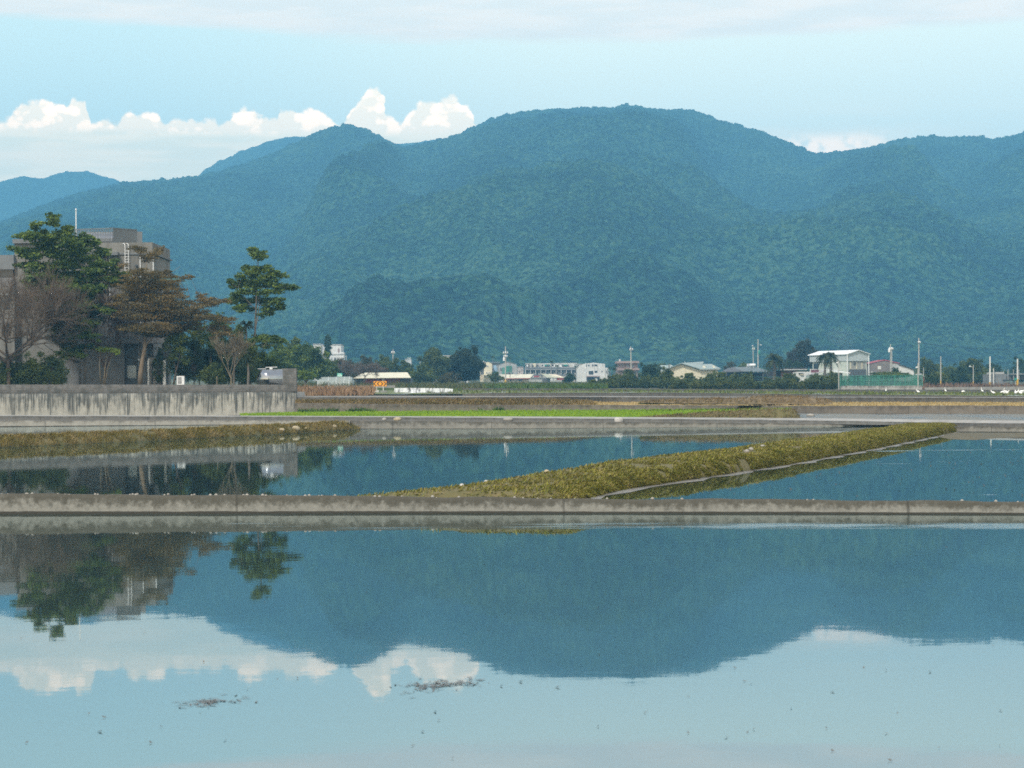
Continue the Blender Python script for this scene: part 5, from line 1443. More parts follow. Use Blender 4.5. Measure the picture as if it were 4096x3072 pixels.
# cream shed with red front
b = Bld('cream_shed', 'long low cream-roofed shed with a red painted front behind the chevron sign', 1418, 1644, 1538, 430, 12, 'shed')
b.body(1513, redp, 1440, 1600); b.body(1514, dgrey, 1420, 1440, t0=.4); b.body(1514, dgrey, 1600, 1642, t0=.3)
mb = MB(); u0, u1 = b.u(1416), b.u(1645); z0_, z1_ = b.z(1513), b.z(1491)
mb.hexa([b.P(u0,-1.2,z0_),b.P(u1,-1.2,z0_),b.P(u1-1.2,7,z1_),b.P(u0+1.6,7,z1_),b.P(u0,-1.2,z0_+.12),b.P(u1,-1.2,z0_+.12),b.P(u1-1.2,7,z1_+.12),b.P(u0+1.6,7,z1_+.12)])
mb.build('roof', tin_cream, b.root)
b.part('door', white, [(1528, 1513, 1539, 1534, -.1, .1)]); b.window(1454, 1516, 1462, 1526); b.part('door', pmat('violet_panel', (.17, .09, .15)), [(1506, 1516, 1518, 1534, -.08, .1)])
b.part('shutter', dgrey, [(1440, 1515, 1452, 1536, -.06, .1)]); b.part('shutter', brickw, [(1556, 1518, 1600, 1536, -.07, .1)])
# arched net tunnel
gx = Bld('net_greenhouse', 'low pale net greenhouse with arched end beside the bright round tree', 1258, 1414, 1540, 395, 5, 'greenhouse')
netm, nt, b2 = newmat('pale_net'); 
b2.inputs['Base Color'].default_value = (.33, .37, .34, 1); b2.inputs['Roughness'].default_value = .7; b2.inputs['Alpha'].default_value = .72
u1 = gx.u(1414); H_ = gx.z(1507)-gx.z(1540)+.4; zb_ = gx.z(1540)-.4
mb = MB()
def arch(u, rr=1.0):
    return [gx.P(u, 2.5-2.6*rr*math.cos(math.pi*q/12), zb_+H_*rr*math.sin(math.pi*q/12)**.8) for q in range(13)]
us = [gx.u(1270)+(u1-.9-gx.u(1270))*q/12 for q in range(13)]+[u1-.4, u1]
rr_ = [1.0]*13+[.93, .55]
A_ = [arch(u, r) for u, r in zip(us, rr_)]
for p, q in zip(A_, A_[1:]):
    for j in range(12): mb.quad(p[j], p[j+1], q[j+1], q[j])
mb.build('net_cover', netm, gx.root)
for u in (us[0], us[4], us[7], us[10], us[12]): mb = MB(); mb.tube(arch(u, 1.005), .045, 5); mb.build('hoop', alum, gx.root)
# white house behind the twin dark trees
b = Bld('white_house', 'white two-storey house mostly hidden behind the pair of dark trees', 1765, 1878, 1520, 700, 10)
b.body(1436, white, 1775, 1850); b.body(1423, white, 1776, 1806); b.part('roof', greyw, [(1772, 1421, 1809, 1424, -.4, 8)]); b.part('balcony', cream, [(1790, 1436, 1878, 1440, -1.2, .0)]); b.body(1441, white, 1850, 1878, t0=1)
for r in ((1782, 1427, 1790, 1434), (1798, 1446, 1806, 1458), (1820, 1446, 1828, 1458), (1840, 1446, 1848, 1456), (1782, 1446, 1789, 1458)): b.window(*r)
b = Bld('red_roof_house', 'small pale house with a reddish gable roof peeping through the shrubs under the dark trees', 1685, 1742, 1530, 560, 8)
b.body(1494, greyw, 1720, 1742); b.gable('roof', redroof, 1716, 1744, 1495, 1481, 0, 7, along='t'); b.body(1486, greyw, 1683, 1703, t0=2); b.part('roof', white, [(1681, 1482, 1705, 1486.5, 1.5, 8)]); b.window(1724, 1499, 1730, 1506)
# cream tall narrow house
b = Bld('narrow_house', 'cream narrow three-storey house at the edge of the dark trees', 1920, 1968, 1520, 800, 14)
b.body(1455, cream, 1936, 1968.5); b.body(1455, cream, 1920, 1936, t0=1.2, name='side_wall'); b.gable_wall(cream, 1936, 1968.5, 1455.2, 1447, .02); b.part('roof', white, [(1917, 1448, 1944, 1455, -.3, 13)])
b.part('water_tank', white, [(1931.5, 1443, 1937, 1448, 3, 4.5)]); b.part('shade', dgrey, [(1923, 1456, 1935, 1498, .9, 1.25)])
for r in ((1942, 1461.5, 1948, 1468), (1949, 1461.5, 1955, 1468), (1944, 1488, 1948, 1496), (1950.5, 1488, 1954, 1496), (1957, 1488, 1960.5, 1496)): b.window(*r)
b.part('carport', cream, [(1926, 1499, 1960, 1501.5, -3, 0)]); b.part('carport_post', pmat('orange_post', (.45, .23, .09)), [(1926.5, 1501, 1929, 1521, -2.9, -2.5)])
# cluster of grey houses with the green net
b = Bld('grey_house', 'grey house with pale blue shutters squeezed behind the cream narrow house', 1968, 1996, 1505, 815, 12)
b.body(1452, greyw, 1968, 1996, t0=.5); b.part('roof', tin_dark, [(1962, 1446.5, 2000, 1452, -.4, 12)]); b.part('shutter', blue_p, [(1971.5, 1461, 1985, 1485, .3, .5)]); b.part('shutter', blue_p, [(1986.5, 1468, 1989.5, 1487, .25, .5)]); b.part('awning', greennet, [(1972, 1487, 1992, 1500, .2, .5)])
b = Bld('netted_house', 'house wrapped in green scaffold netting among the grey houses', 1996, 2068, 1505, 805, 12)
b.body(1458, greyw, 1996, 2066); b.gable('roof', pmat('grey_roof', (.23, .225, .22)), 1994, 2068, 1459, 1448, 0, 10, along='t', over=.1); b.gable_wall(greyw, 1996, 2066, 1458.2, 1449.5, .03)
b.part('netting', greennet, [(2025, 1463.5, 2047, 1496, -.4, -.1)]); b.part('netting', pmat('pale_green_net', (.11, .27, .20), (.08, .2, .15), 1, .8), [(2008, 1470, 2025, 1496, -.35, -.1)]); b.part('column', greyw, [(2056, 1461, 2068, 1497, -.3, 4)])
for r in ((2047, 1488, 2052, 1497), (2000, 1470, 2006, 1478), (2029, 1489, 2044, 1496)): b.window(*r, t=-.45)
b = Bld('low_house', 'low pinkish grey house beside the long balcony terrace', 2068, 2094, 1510, 790, 9)
b.body(1468, pmat('pinkgrey_wall', (.42, .36, .34), (.36, .31, .29), .5, .9), 2070, 2094); b.part('roof', greyw, [(2069, 1466.5, 2095, 1468.5, -.2, 9)]); b.window(2074, 1482, 2080, 1492); b.window(2085, 1476, 2090, 1484)
# long terrace with balconies
b = Bld('terrace_house', 'long two-storey terrace with balconies, dark railings and teal roof awnings', 2100, 2312, 1525, 830, 14)
b.body(1468, pmat('offwhite_wall', (.48, .46, .42), (.40, .39, .36), .5, .9), 2101, 2311)
b.part('roof', greyw, [(2108, 1452, 2310, 1454.5, 3, 14)]); b.part('upper_wall', pmat('upper_cream', (.52, .50, .43), (.30, .30, .29), .25, .9), [(2103, 1454.5, 2310, 1468, 2.6, 13)]); b.part('stair_tower', cream, [(2132, 1453.5, 2144, 1468, 1.5, 4)]); b.part('roof_screen', greyw, [(2101, 1453, 2118, 1456, 1.5, 5)])
rail_m = pmat('dark_railing', (.15, .16, .165), (.11, .115, .12), 1, .7)
x = 2102.0; n_ = 0
while x < 2306:
    b.part('balcony', rail_m, [(x, 1469.5, x+20, 1477.5, -1.3, -1.1)]); b.part('balcony_slab', greyw, [(x-.6, 1477.5, x+20.6, 1479.5, -1.35, 0)])
    b.window(x+4, 1481, x+9.5, 1497, t=-.05, name='door', frame=dgrey); b.window(x+12, 1482, x+17, 1490, t=-.05, frame=dgrey)
    b.part('pier', white, [(x-.7, 1480, x+.8, 1500, -1.3, 0)])
    b.window(x+5, 1458, x+11, 1466, t=2.5, frame=dgrey if n_ % 3 else alum); b.part('balcony_rail', rail_m, [(x, 1497.5, x+20, 1503, -1.3, -1.15)])
    x += 20.4; n_ += 1
for (a_, c_) in ((2179, 2200), (2249, 2271)): b.part('awning', teal, [(a_, 1458, c_, 1463.5, .8, 2.4)])
for (a_, c_) in ((2167, 2178), (2208, 2222), (2236, 2247)): b.window(a_, 1459, c_, 1467.5, t=.6, frame=alum)
# white three-storey house
b = Bld('white_house', 'white three-storey house with big dark windows and an open garage', 2308, 2434, 1530, 800, 14)
b.body(1456, white, 2308, 2421); b.body(1471, white, 2421, 2434.5, t0=.4); b.gable_wall(white, 2326, 2421, 1456.2, 1450.5, .02); b.part('roof', greyw, [(2306, 1455, 2330, 1457, -.2, 13)])
for r in ((2345, 1457, 2349, 1466.5), (2352.5, 1457.5, 2360, 1466), (2368, 1457, 2376, 1466), (2377, 1457, 2391, 1465.5), (2411, 1456.5, 2414, 1465.5), (2354, 1482.5, 2375, 1499), (2378, 1482, 2391, 1492), (2406, 1482, 2410.5, 1490), (2424, 1482, 2429, 1490), (2309, 1459, 2318, 1465)): b.window(*r)
b.part('garage', pmat('garage_dark', (.045, .04, .05)), [(2347, 1507, 2397, 1527, -.05, .1)]); b.part('garage_canopy', pinkw, [(2346, 1503.5, 2399, 1507.5, -1.2, 0)]); b.part('gate', white, [(2379, 1511, 2389, 1527, -.5, -.3)])
b.part('pipe', alum, [(2341.5, 1452, 2344, 1526, -.3, -.05)]); b.part('pipe', greyw, [(2377, 1466, 2378.3, 1483, -.12, 0)]); b.part('pipe', greyw, [(2390.5, 1464, 2391.8, 1482, -.12, 0)]); b.part('downpipe', greyw, [(2429.5, 1472, 2431, 1520, -.1, .4)])
# sheds before the terrace
b = Bld('market_shed', 'low cream-roofed shed with a dark red edge in front of the netted house', 1998, 2135, 1523, 700, 10, 'shed')
mb = MB(); u0, u1 = b.u(1997), b.u(2136); z0_, z1_ = b.z(1513.5), b.z(1498)
mb.hexa([b.P(u0+1.0,-1,z0_),b.P(u1-1.4,-1,z0_),b.P(u1,7,z1_),b.P(u0,7,z1_),b.P(u0+1.0,-1,z0_+.12),b.P(u1-1.4,-1,z0_+.12),b.P(u1,7,z1_+.12),b.P(u0,7,z1_+.12)]); mb.build('roof', tin_cream, b.root)
b.part('fascia', redp, [(2008, 1513, 2122, 1516.2, -1.05, -.9)]); b.body(1516, cream, 2012, 2115, t0=.5, t1=6)
b.part('umbrella', redroof, [(2136, 1503, 2157, 1509, -3, -.5)]); b.part('opening', winm, [(2074, 1516.4, 2090, 1524, .4, .6)]); b.part('opening', winm, [(2040, 1516.4, 2047, 1524, .4, .6)])
b = Bld('gabled_shed', 'cream sheet-roofed shed with a red wall below the terrace balconies', 2168, 2258, 1525, 690, 9, 'shed')
mb = MB(); zr, ze = b.z(1497), b.z(1511); P = b.P; u0, um, u1 = b.u(2167), b.u(2218), b.u(2258)
mb.hexa([P(u0+2,-1,ze),P(um+2,-1,ze),P(um-2.2,5,zr),P(u0-.2,5,zr+.25),P(u0+2,-1,ze+.1),P(um+2,-1,ze+.1),P(um-2.2,5,zr+.1),P(u0-.2,5,zr+.35)]); mb.build('roof', pmat('olive_sheet', (.43, .44, .31), (.36, .37, .27), .5, .6), b.root)
mb = MB(); mb.hexa([P(um,-1.1,ze),P(u1,-1.1,ze-.05),P(u1-2.6,5,zr-.15),P(um-2.2,5,zr),P(um,-1.1,ze+.1),P(u1,-1.1,ze+.05),P(u1-2.6,5,zr-.05),P(um-2.2,5,zr+.1)]); mb.build('roof', pmat('peach_sheet', (.72, .63, .45), (.64, .56, .42), .5, .6), b.root)
b.part('wall', redp, [(2228, 1511, 2257, 1520, -.9, 5)]); b.part('wall', white, [(2201, 1511, 2212, 1521, -.8, 4)]); b.part('wall', white, [(2214, 1512, 2224, 1521, -.8, 4)]); b.body(1513, dgrey, 2170, 2200, t0=.4, t1=5)
# pinkish house
b = Bld('pink_house', 'dusty pink two-tier house with a flat overhanging roof and white rooftop tank', 2467, 2558, 1525, 640, 11)
b.body(1453, pinkw, 2472, 2552); b.part('roof', pinkw, [(2467, 1444.5, 2557, 1453, -1.2, 11)]); b.part('ledge', pinkw, [(2470, 1474, 2557, 1481.5, -1.4, 8)]); b.body(1481, pmat('pale_pink_wall', (.30, .24, .22)), 2474, 2550, t0=-.3, t1=0)
for r in ((2488, 1460, 2494, 1468), (2508, 1460, 2514, 1468), (2528, 1460, 2536, 1468), (2490, 1486, 2497, 1498), (2512, 1486, 2519, 1498), (2536, 1486, 2544, 1498)): b.window(*r, t=-.4)
p = b.P(b.u(2481.5), 2, b.z(1444)); mb = MB(); mb.lathe(p, [(.25, 0), (.27, .35), (.22, .55), (.08, .65)], 10); mb.build('tank', white, b.root)
# big cream hall with sage roof
b = Bld('cream_hall', 'big cream gabled hall with sage green roof and small dormer gables', 2655, 2872, 1525, 560, 16, 'hall')
b.body(1480, cream, 2655, 2872, name='wall', t0=.3)
Pg = [(2655, 1483), (2724, 1455), (2800, 1477), (2872, 1478)]
mb = MB(); n0 = len(mb.v)
outl = [(b.u(x), b.z(y, x)) for x, y in [(2655, 1530), (2655, 1484), (2724, 1456.5), (2798, 1477), (2872, 1478), (2872, 1530)]]
mb.v += [P_ for u, z in outl for P_ in (b.P(u, 0, z),)]; mb.v += [b.P(u, .28, z) for u, z in outl]
mb.f.append((0, 5, 4, 3)); mb.m.append(0); mb.f.append((0, 3, 2, 1)); mb.m.append(0)
for i_ in range(6): j = (i_+1) % 6; mb.f.append((i_, j, 6+j, 6+i_)); mb.m.append(0)
mb.build('gable', cream, b.root)
def slab4(mb, q, th=.14):
    mb.hexa([*q, *[(x, y, z+th) for x, y, z in q]])
P = b.P; zz = lambda x, y: b.z(y, x)
mb = MB()
slab4(mb, [P(b.u(2645),-1,zz(2645,1487)), P(b.u(2724),-1,zz(2724,1454)), P(b.u(2738),13,zz(2724,1454)), P(b.u(2660),13,zz(2645,1487))])
slab4(mb, [P(b.u(2724),-1,zz(2724,1454)), P(b.u(2800),-1,zz(2800,1477)), P(b.u(2834),13,zz(2800,1477)+2.2), P(b.u(2738),13,zz(2724,1454))])
slab4(mb, [P(b.u(2800),-1.2,zz(2800,1477)), P(b.u(2882),-1.2,zz(2880,1476)), P(b.u(2860),9,zz(2858,1456)), P(b.u(2800),9,zz(2858,1456))])
mb.build('roof', tin_green, b.root)
mb = MB(); slab4(mb, [P(b.u(2641),6,zz(2641,1486)), P(b.u(2690),6,zz(2690,1474)), P(b.u(2700),12,zz(2690,1460)), P(b.u(2655),12,zz(2655,1460))]); mb.build('side_roof', tin_green, b.root)
for x_ in (2820, 2858):
    u_ = b.u(x_); z_ = zz(x_, 1476); mb = MB(); n0 = len(mb.v)
    mb.v += [P(u_-.45, .6, z_+.12), P(u_+.45, .6, z_+.12), P(u_, .9, z_+.95), P(u_-.35, 4, z_+.8), P(u_+.35, 4, z_+.8), P(u_, 4, z_+1.0)]
    for f in ((0,1,2),(0,2,5,3),(1,4,5,2)): mb.f.append(f); mb.m.append(0)
    mb.build('dormer', cream, b.root)
b.part('eave', greyw, [(2798, 1477.2, 2880, 1479.2, -1.15, -.9)]); b.window(2662, 1492, 2676, 1510, t=-.02, frame=dgrey)
p = P(b.u(2747), 6, zz(2747, 1454)); mb = MB(); mb.tube([p, (p[0], p[1], p[2]+.85)], .03, 5); mb.tube([(p[0]-.15, p[1], p[2]+.6), (p[0]+.15, p[1], p[2]+.6)], .02, 4); mb.build('antenna', alum, b.root)
b.part('pilaster', cream, [(2740, 1470, 2742, 1520, -.1, 0)]); b.part('pilaster', cream, [(2790, 1476, 2792, 1520, -.1, 0)])
# dark-roofed open barn
b = Bld('dark_barn', 'dark open-sided barn with a grey hipped sheet roof', 2885, 3086, 1525, 520, 12, 'barn')
P = b.P; zz = lambda x, y: b.z(y, x); mb = MB()
slab4(mb, [P(b.u(2972),-1,zz(2972,1487)), P(b.u(3086),-1,zz(3086,1488)), P(b.u(3030),6,zz(3000,1469)), P(b.u(2944),6,zz(2944,1469))])
mb.build('roof', tin_dark, b.root); mb = MB()
slab4(mb, [P(b.u(2884),0,zz(2884,1490)), P(b.u(2972),-1,zz(2972,1487)), P(b.u(2944),6,zz(2944,1469)), P(b.u(2925),9,zz(2925,1474))]); mb.build('roof', dgrey, b.root)
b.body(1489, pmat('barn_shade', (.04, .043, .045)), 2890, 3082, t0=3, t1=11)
for x_ in (2904, 2935, 2966, 3002, 3050, 3080): b.part('post', greyw if x_ == 3002 else dgrey, [(x_, 1486, x_+3, 1520, -.6, -.2)])
b.part('panel', white, [(2885, 1491, 2898, 1495, .2, .4)])
b.part('low_wall', dgrey, [(2890, 1508, 3000, 1520, 1.0, 1.2)])
# steel tank on a frame on that roof
p = P(b.u(3013), 4, zz(3013, 1461))
tk = empty('rooftop_tank', (p[0], p[1], p[2]-.6), 'white lying water tank on a frame above the dark barn roof', 'water tank')
mb = MB(); mb.lathe((p[0]-.35, p[1], p[2]+.1), [(.2, -.1), (.36, 0), (.38, .1), (.38, 1.3), (.36, 1.4), (.2, 1.5)], 14, 'x'); mb.build('tank_body', alum, tk, smooth=True)
mb = MB(); mb.box(p[0]-1.15, p[0]-.25, p[1]-.05, p[1], p[2]-.2, p[2]+.45); mb.build('panel', pmat('tank_panel', (.62, .66, .70)), tk)
mb = MB(); mb.box(p[0]-.95, p[0]-.5, p[1]-.07, p[1]-.052, p[2]+.05, p[2]+.22); mb.build('panel_mark', pmat('panel_blue', (.10, .12, .24)), tk)
mb = MB()
for dx in (-1.2, -.35, .6): mb.tube([(p[0]+dx, p[1], p[2]-1.2), (p[0]+dx, p[1], p[2]-.1)], .035, 5)
mb.build('stand', alum, tk)
# brick lean-to and low white walls
b = Bld('brick_house', 'low red brick house with a thin white eave beside the palm', 3086, 3192, 1525, 500, 8)
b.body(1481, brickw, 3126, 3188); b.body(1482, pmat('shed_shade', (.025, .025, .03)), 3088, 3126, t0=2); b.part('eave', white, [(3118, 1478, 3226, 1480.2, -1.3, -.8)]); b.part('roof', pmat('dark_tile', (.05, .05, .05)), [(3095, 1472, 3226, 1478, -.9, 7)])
b.window(3154, 1494, 3159, 1508, frame=cream); b.window(3161, 1494, 3167, 1508, frame=cream); b.part('lamp', greyw, [(3155, 1481, 3159, 1487, -.3, 0)])
b = Bld('white_outbuilding', 'low white outbuilding with a dark awning before the grey warehouse', 3186, 3242, 1522, 470, 6, 'outbuilding')
b.body(1487, white, 3186, 3242); b.window(3194, 1491.5, 3214, 1495.5, t=-.3, frame=dgrey); b.part('ledge', cream, [(3200, 1495.5, 3213, 1498, -.5, 0)])
b = Bld('maroon_shed', 'white framed shed with a maroon panel under the warehouse palms', 3240, 3320, 1522, 462, 6, 'shed')
b.part('frame', white, [(3240, 1476, 3243, 1500, -.1, .2), (3243, 1476, 3366, 1478, -.1, .2)]); b.part('panel', pmat('maroon', (.17, .06, .08), (.13, .05, .065)), [(3243, 1478.5, 3276, 1490, 0, .2)])
mb = MB(); P = b.P; zz = lambda x, y: b.z(y, x)
slab4(mb, [P(b.u(3233),-2,zz(3233,1500)), P(b.u(3300),-2,zz(3300,1486)), P(b.u(3310),5,zz(3300,1481)), P(b.u(3240),5,zz(3240,1496))]); mb.build('roof', greyw, b.root)
mb = MB(); slab4(mb, [P(b.u(3302),-2,zz(3302,1483)), P(b.u(3396),-2,zz(3396,1494)), P(b.u(3370),5,zz(3370,1485)), P(b.u(3318),5,zz(3318,1481))]); mb.build('roof', tin_white, b.root)
b.body(1500, pmat('sage_wall', (.34, .40, .37), (.28, .33, .31), .5, .8), 3235, 3300, t0=0, t1=4); b.body(1492, pmat('sage_grey', (.30, .35, .34)), 3303, 3370, t0=0, t1=4)
# grey warehouse, corner on
Yw = 545
def wp(px, Y): q = at(px, 1500, Y); return Vector((q.x, q.y))
cA, cB, cC = wp(3239, Yw+13), wp(3389, Yw), wp(3475, Yw+3.6)
cD = cA+(cC-cB)
zt = lambda py, px, Y: at(px, py, Y).z
root = empty('grey_warehouse', (cB.x, cB.y, plain_z(cB.x, Yw)-.4), 'pale grey metal warehouse with a white gabled roof behind two palms', 'warehouse')
ze = zt(1416, 3389, Yw); zr = zt(1401, 3430, Yw); zm = zt(1444, 3389, Yw); zb_ = plain_z(cB.x, Yw)-.4; zl = zt(1478, 3389, Yw)
mb = MB(); mb.prism([tuple(cA), tuple(cB), tuple(cC), tuple(cD)], zm, ze); 
mid = (cB+cC)/2; midb = (cA+cD)/2
n0 = len(mb.v); mb.v += [(cB.x, cB.y, ze), (cC.x, cC.y, ze), (mid.x, mid.y, zr)]; mb.f.append((n0, n0+1, n0+2)); mb.m.append(0)
mb.build('upper_siding', siding, root)
mb = MB(); ins = lambda p, k: p+(((cA+cC)/2)-p)*k
lower = [ins(cA, .10), ins(cB, .04), ins(cC, .06), ins(cD, .06)]
mb.prism([tuple(p) for p in lower], zb_, zm-.01); mb.build('wall', pmat('greenish_wall', (.50, .54, .46), (.43, .47, .41), .4, .8), root)
mb = MB(); ov = .5; dB = (cB-cA).normalized()
for e0, e1 in ((cB, cA), (cC, cD)):
    o0, o1 = e0+dB*ov, e1-dB*ov; m0, m1 = mid+dB*ov, midb-dB*ov
    od = (e0-mid).normalized()*.35; o0 = o0+od; o1 = o1+od
    q = [(o0.x, o0.y, ze-.12), (o1.x, o1.y, ze-.12), (m1.x, m1.y, zr), (m0.x, m0.y, zr)]
    mb.hexa([*q, *[(x, y, z+.15) for x, y, z in q]])
mb.build('roof', tin_white, root)
eb = lambda A, B, u0, u1, z0, z1, t0, t1, nm, mt: (lambda m: (m.edge_box(A, B, u0, u1, z0, z1, t0, t1), m.build(nm, mt, root))[1])(MB())
Lg = (cC-cB).length
eb(lower[1], lower[2], .12*Lg, .88*Lg, zl, zm-.02, .02, .06, 'lower_cladding', pmat('beige_cladding', (.33, .32, .28), (.26, .255, .23), .8, .9))
eb(lower[1], lower[2], .10*Lg, .90*Lg, zb_, zl, .03, .10, 'dark_base', dgrey)
for u_ in (.14, .42, .68): eb(lower[1], lower[2], u_*Lg, u_*Lg+.38, zl+.15, zl+2.0, .06, .12, 'window', cream)
eb(lower[1], lower[2], .30*Lg, .42*Lg, zm-.9, zm-.4, .06, .3, 'vent', dgrey)
La = (cB-cA).length
for u_ in (.35, .6): eb(lower[0], lower[1], u_*La, u_*La+2.2, zb_+1, zm-.9, .02, .06, 'shutter', pmat('pale_shutter', (.58, .62, .55)))
eb(lower[0], lower[1], .03*La, .16*La, zb_+1.2, zm-.4, .02, .06, 'window', winm)
for p, nm in ((cB, 'corner_post'), (cC, 'corner_post')):
    mb = MB(); mb.box(p.x-.12, p.x+.12, p.y-.25, p.y-.02, zb_, ze-.1); mb.build(nm, alum, root)
# red roofed barn and white-sided shed
b = Bld('red_roof_barn', 'brown-grey barn with a low red gable roof behind twin power poles', 3478, 3600, 1525, 560, 12, 'barn')
b.body(1455, pmat('brown_grey_wall', (.20, .17, .155), (.14, .125, .115), .6, .9), 3481, 3596); b.gable_wall(pmat('barn_gable', (.22, .185, .165), (.16, .14, .125), .6, .9), 3481, 3596, 1455.2, 1443, .02); b.gable('roof', redroof, 3479, 3597, 1455, 1441.5, 0, 12, over=.15, along='t', thick=.22)
b.window(3511, 1464, 3525, 1478, mat=white, frame=cream); b.part('door', greyw, [(3483, 1484, 3492, 1500, -.05, .1)]); b.part('patch', greyw, [(3570, 1456, 3592, 1470, -.06, .05)])
b = Bld('white_shed', 'white-walled shed with a dark sloping roof between the barn and the tall pole', 3596, 3658, 1530, 540, 9, 'shed')
mb = MB(); outl = [(b.u(x), b.z(y, x)) for x, y in [(3597, 1525), (3597, 1459), (3656, 1480), (3656, 1525)]]
mb.v += [b.P(u, 0, z) for u, z in outl]+[b.P(u, 6, z) for u, z in outl]
for f in ((0,3,2,1),(4,5,6,7),(0,1,5,4),(1,2,6,5),(2,3,7,6)): mb.f.append(f); mb.m.append(0)
mb.build('wall', white, b.root); mb = MB(); P = b.P; slab4(mb, [P(b.u(3594),-.4,b.z(1457,3596)),P(b.u(3662),-.4,b.z(1481,3660)),P(b.u(3668),7,b.z(1478,3660)),P(b.u(3606),7,b.z(1454,3596))]); mb.build('roof', dgrey, b.root); b.window(3628, 1488, 3636, 1496)
b = Bld('brick_gable_shed', 'small red-brown gabled shed with a white gable edge by the end of the green fence', 3660, 3698, 1545, 430, 6, 'shed')
b.body(1515, brickw, 3676, 3698); b.gable_wall(brickw, 3674, 3699, 1515.2, 1498, .02); b.gable('roof', greyw, 3673, 3700, 1515.5, 1497, 0, 6, over=.1, along='t'); b.part('barge_board', white, [(3683, 1502, 3686, 1516, -.12, .0)])
b = Bld('grey_farm_shed', 'long grey mesh-covered farm shed behind the white posts at the field end', 3984, 4200, 1545, 430, 12, 'shed')
b.body(1496, pmat('mesh_grey', (.19, .20, .20), (.14, .15, .155), .6, .9), 3984, 4026); b.part('wall', pmat('mesh_dark', (.09, .10, .11), (.13, .14, .145), .4, .9), [(4026, 1500, 4200, 1519, .5, 8)]); b.part('roof', greyw, [(3983, 1488, 4018, 1497, .2, 8)]); b.part('roof', pmat('roof_grey', (.24, .25, .25)), [(4040, 1494, 4200, 1497.5, -.6, 8)]); b.part('opening', winm, [(4012, 1518, 4060, 1524, -.1, .6)])
for x_ in (4030, 4052, 4074): b.part('post', greyw, [(x_, 1478, x_+1.6, 1520, -.4, -.2)])
# small far white houses between trees
for (x0, x1, y0, y1, Y_, lab) in ((1620, 1645, 1437, 1452, 1050, 'tiny white far house on the hill foot behind the first power pole'), (3880, 3896, 1500, 1510, 640, 'small white house wall showing between the trees at the end of the green fence'), (3912, 3926, 1514, 1522, 620, 'low white wall fragment under the round dark trees')):
    b = Bld('far_house', lab, x0, x1, y1+8, Y_, 6); b.body(y0, white, x0, x1); b.part('roof', greyw, [(x0-1, y0-1.5, x1+1, y0+.5, -.3, 6)]); b.window(x0+(x1-x0)*.3, y0+3, x0+(x1-x0)*.5, y0+7)
# ------------------------------------------------------------------ poles
pole_c = pmat('concrete_pole', (.42, .41, .37), (.33, .32, .29), 1.0, .85)
pole_d = pmat('dark_pole', (.15, .125, .10), (.10, .085, .07), 1.0, .9)
insul = pmat('white_insulator', (.80, .80, .78), (.72, .72, .70), 1.0, .35)
yellowp = pmat('yellow_paint', (.62, .38, .04), (.5, .3, .03), 1.0, .7)
orange_p = pmat('orange_reflective', (.86, .36, .012), (.80, .32, .012), 2.0, .5)
black_p = pmat('black_paint', (.012, .011, .010), (.018, .016, .015), 2.0, .6)
def pole(label, px, top, base, Y, arms=(), r=.15, mat=None, lean=0, yellow=None, extra=(), name='power_pole', cat='power pole'):
    mat = mat or pole_c
    b = at(px, base, Y); t = at(px+lean, top, Y)
    root = empty(name, (b.x, b.y, b.z-1.0), label, cat)
    mb = MB(); mb.tube([b-Vector((0, 0, 1.0)), b.lerp(t, .5), t], [r, r*.86, r*.7], 8); mb.build('shaft', mat, root)
    if yellow:
        y0 = at(px, yellow, Y); mb = MB(); mb.tube([b-Vector((0, 0, .6)), y0], r*1.08, 8); mb.build('warning_band', yellowp, root)
    for y, half, n in arms:
        c = at(px, y, Y); hw = half*Y/F
        mb = MB(); mb.box(c.x-hw, c.x+hw, c.y-r-.12, c.y-r, c.z-.07, c.z+.07); ar = mb.build('crossarm', pole_c, root)
        for q in range(n):
            x = c.x-hw+2*hw*(q+.5)/n if n > 1 else c.x
            mb = MB(); mb.lathe((x, c.y-r-.06, c.z+.07), [(.06, 0), (.17, .06), (.10, .16), (.17, .22), (.08, .38)], 8); mb.build('insulator', insul, ar)
    for e in extra:
        k = e[0]
        if k == 'can':
            c = at(px+e[1], e[2], Y); mb = MB(); mb.lathe((c.x, c.y-.2, c.z-.5), [(.22, 0), (.28, .05), (.28, .8), (.2, .9), (.06, 1.1)], 10); mb.build('transformer', insul if len(e) < 4 else teal, root)
        if k == 'lamp':
            a = at(px, e[2], Y); c = at(px+e[1], e[3], Y); mb = MB(); mb.tube([a, a.lerp(c, .5)+Vector((0, 0, .15)), c], .05, 6); arm = mb.build('lamp_arm', pole_c, root)
            mb = MB(); sg = 1 if e[1] > 0 else -1; mb.lathe((c.x, c.y, c.z-.12), [(.08, 0), (.2, .06), (.24, .14), (.1, .24)], 10); mb.build('lamp_head', insul, root)
    return root
pole('power pole with one white-tipped crossarm before the cream shed', 1572, 1398, 1522, 520, [(1412, 9, 2)], .15, pole_c, extra=[('can', -1, 1460)])
pole('power pole carrying a transformer before the netted house', 2022, 1386, 1528, 545, [(1413, 11, 3), (1427, 9, 3)], .20, pole_c, yellow=1518, extra=[('can', -6, 1437)])
pole('power pole with a single crossarm in front of the dusty pink house', 2525, 1386, 1524, 500, [(1400, 9, 2)], .17, pole_c, -2, yellow=1519)
pole('short dark leaning post in front of the cream hall', 2678, 1455, 1520, 470, (), .16, pole_d, -2, extra=[('lamp', 9, 1458, 1464)], name='lamp_post', cat='post')
pole('slender lamp pole behind the rooftop tank of the dark barn', 3014, 1384, 1500, 600, [(1398, 6, 2)], .15, pole_c, -2, extra=[('lamp', -4, 1386, 1383)])
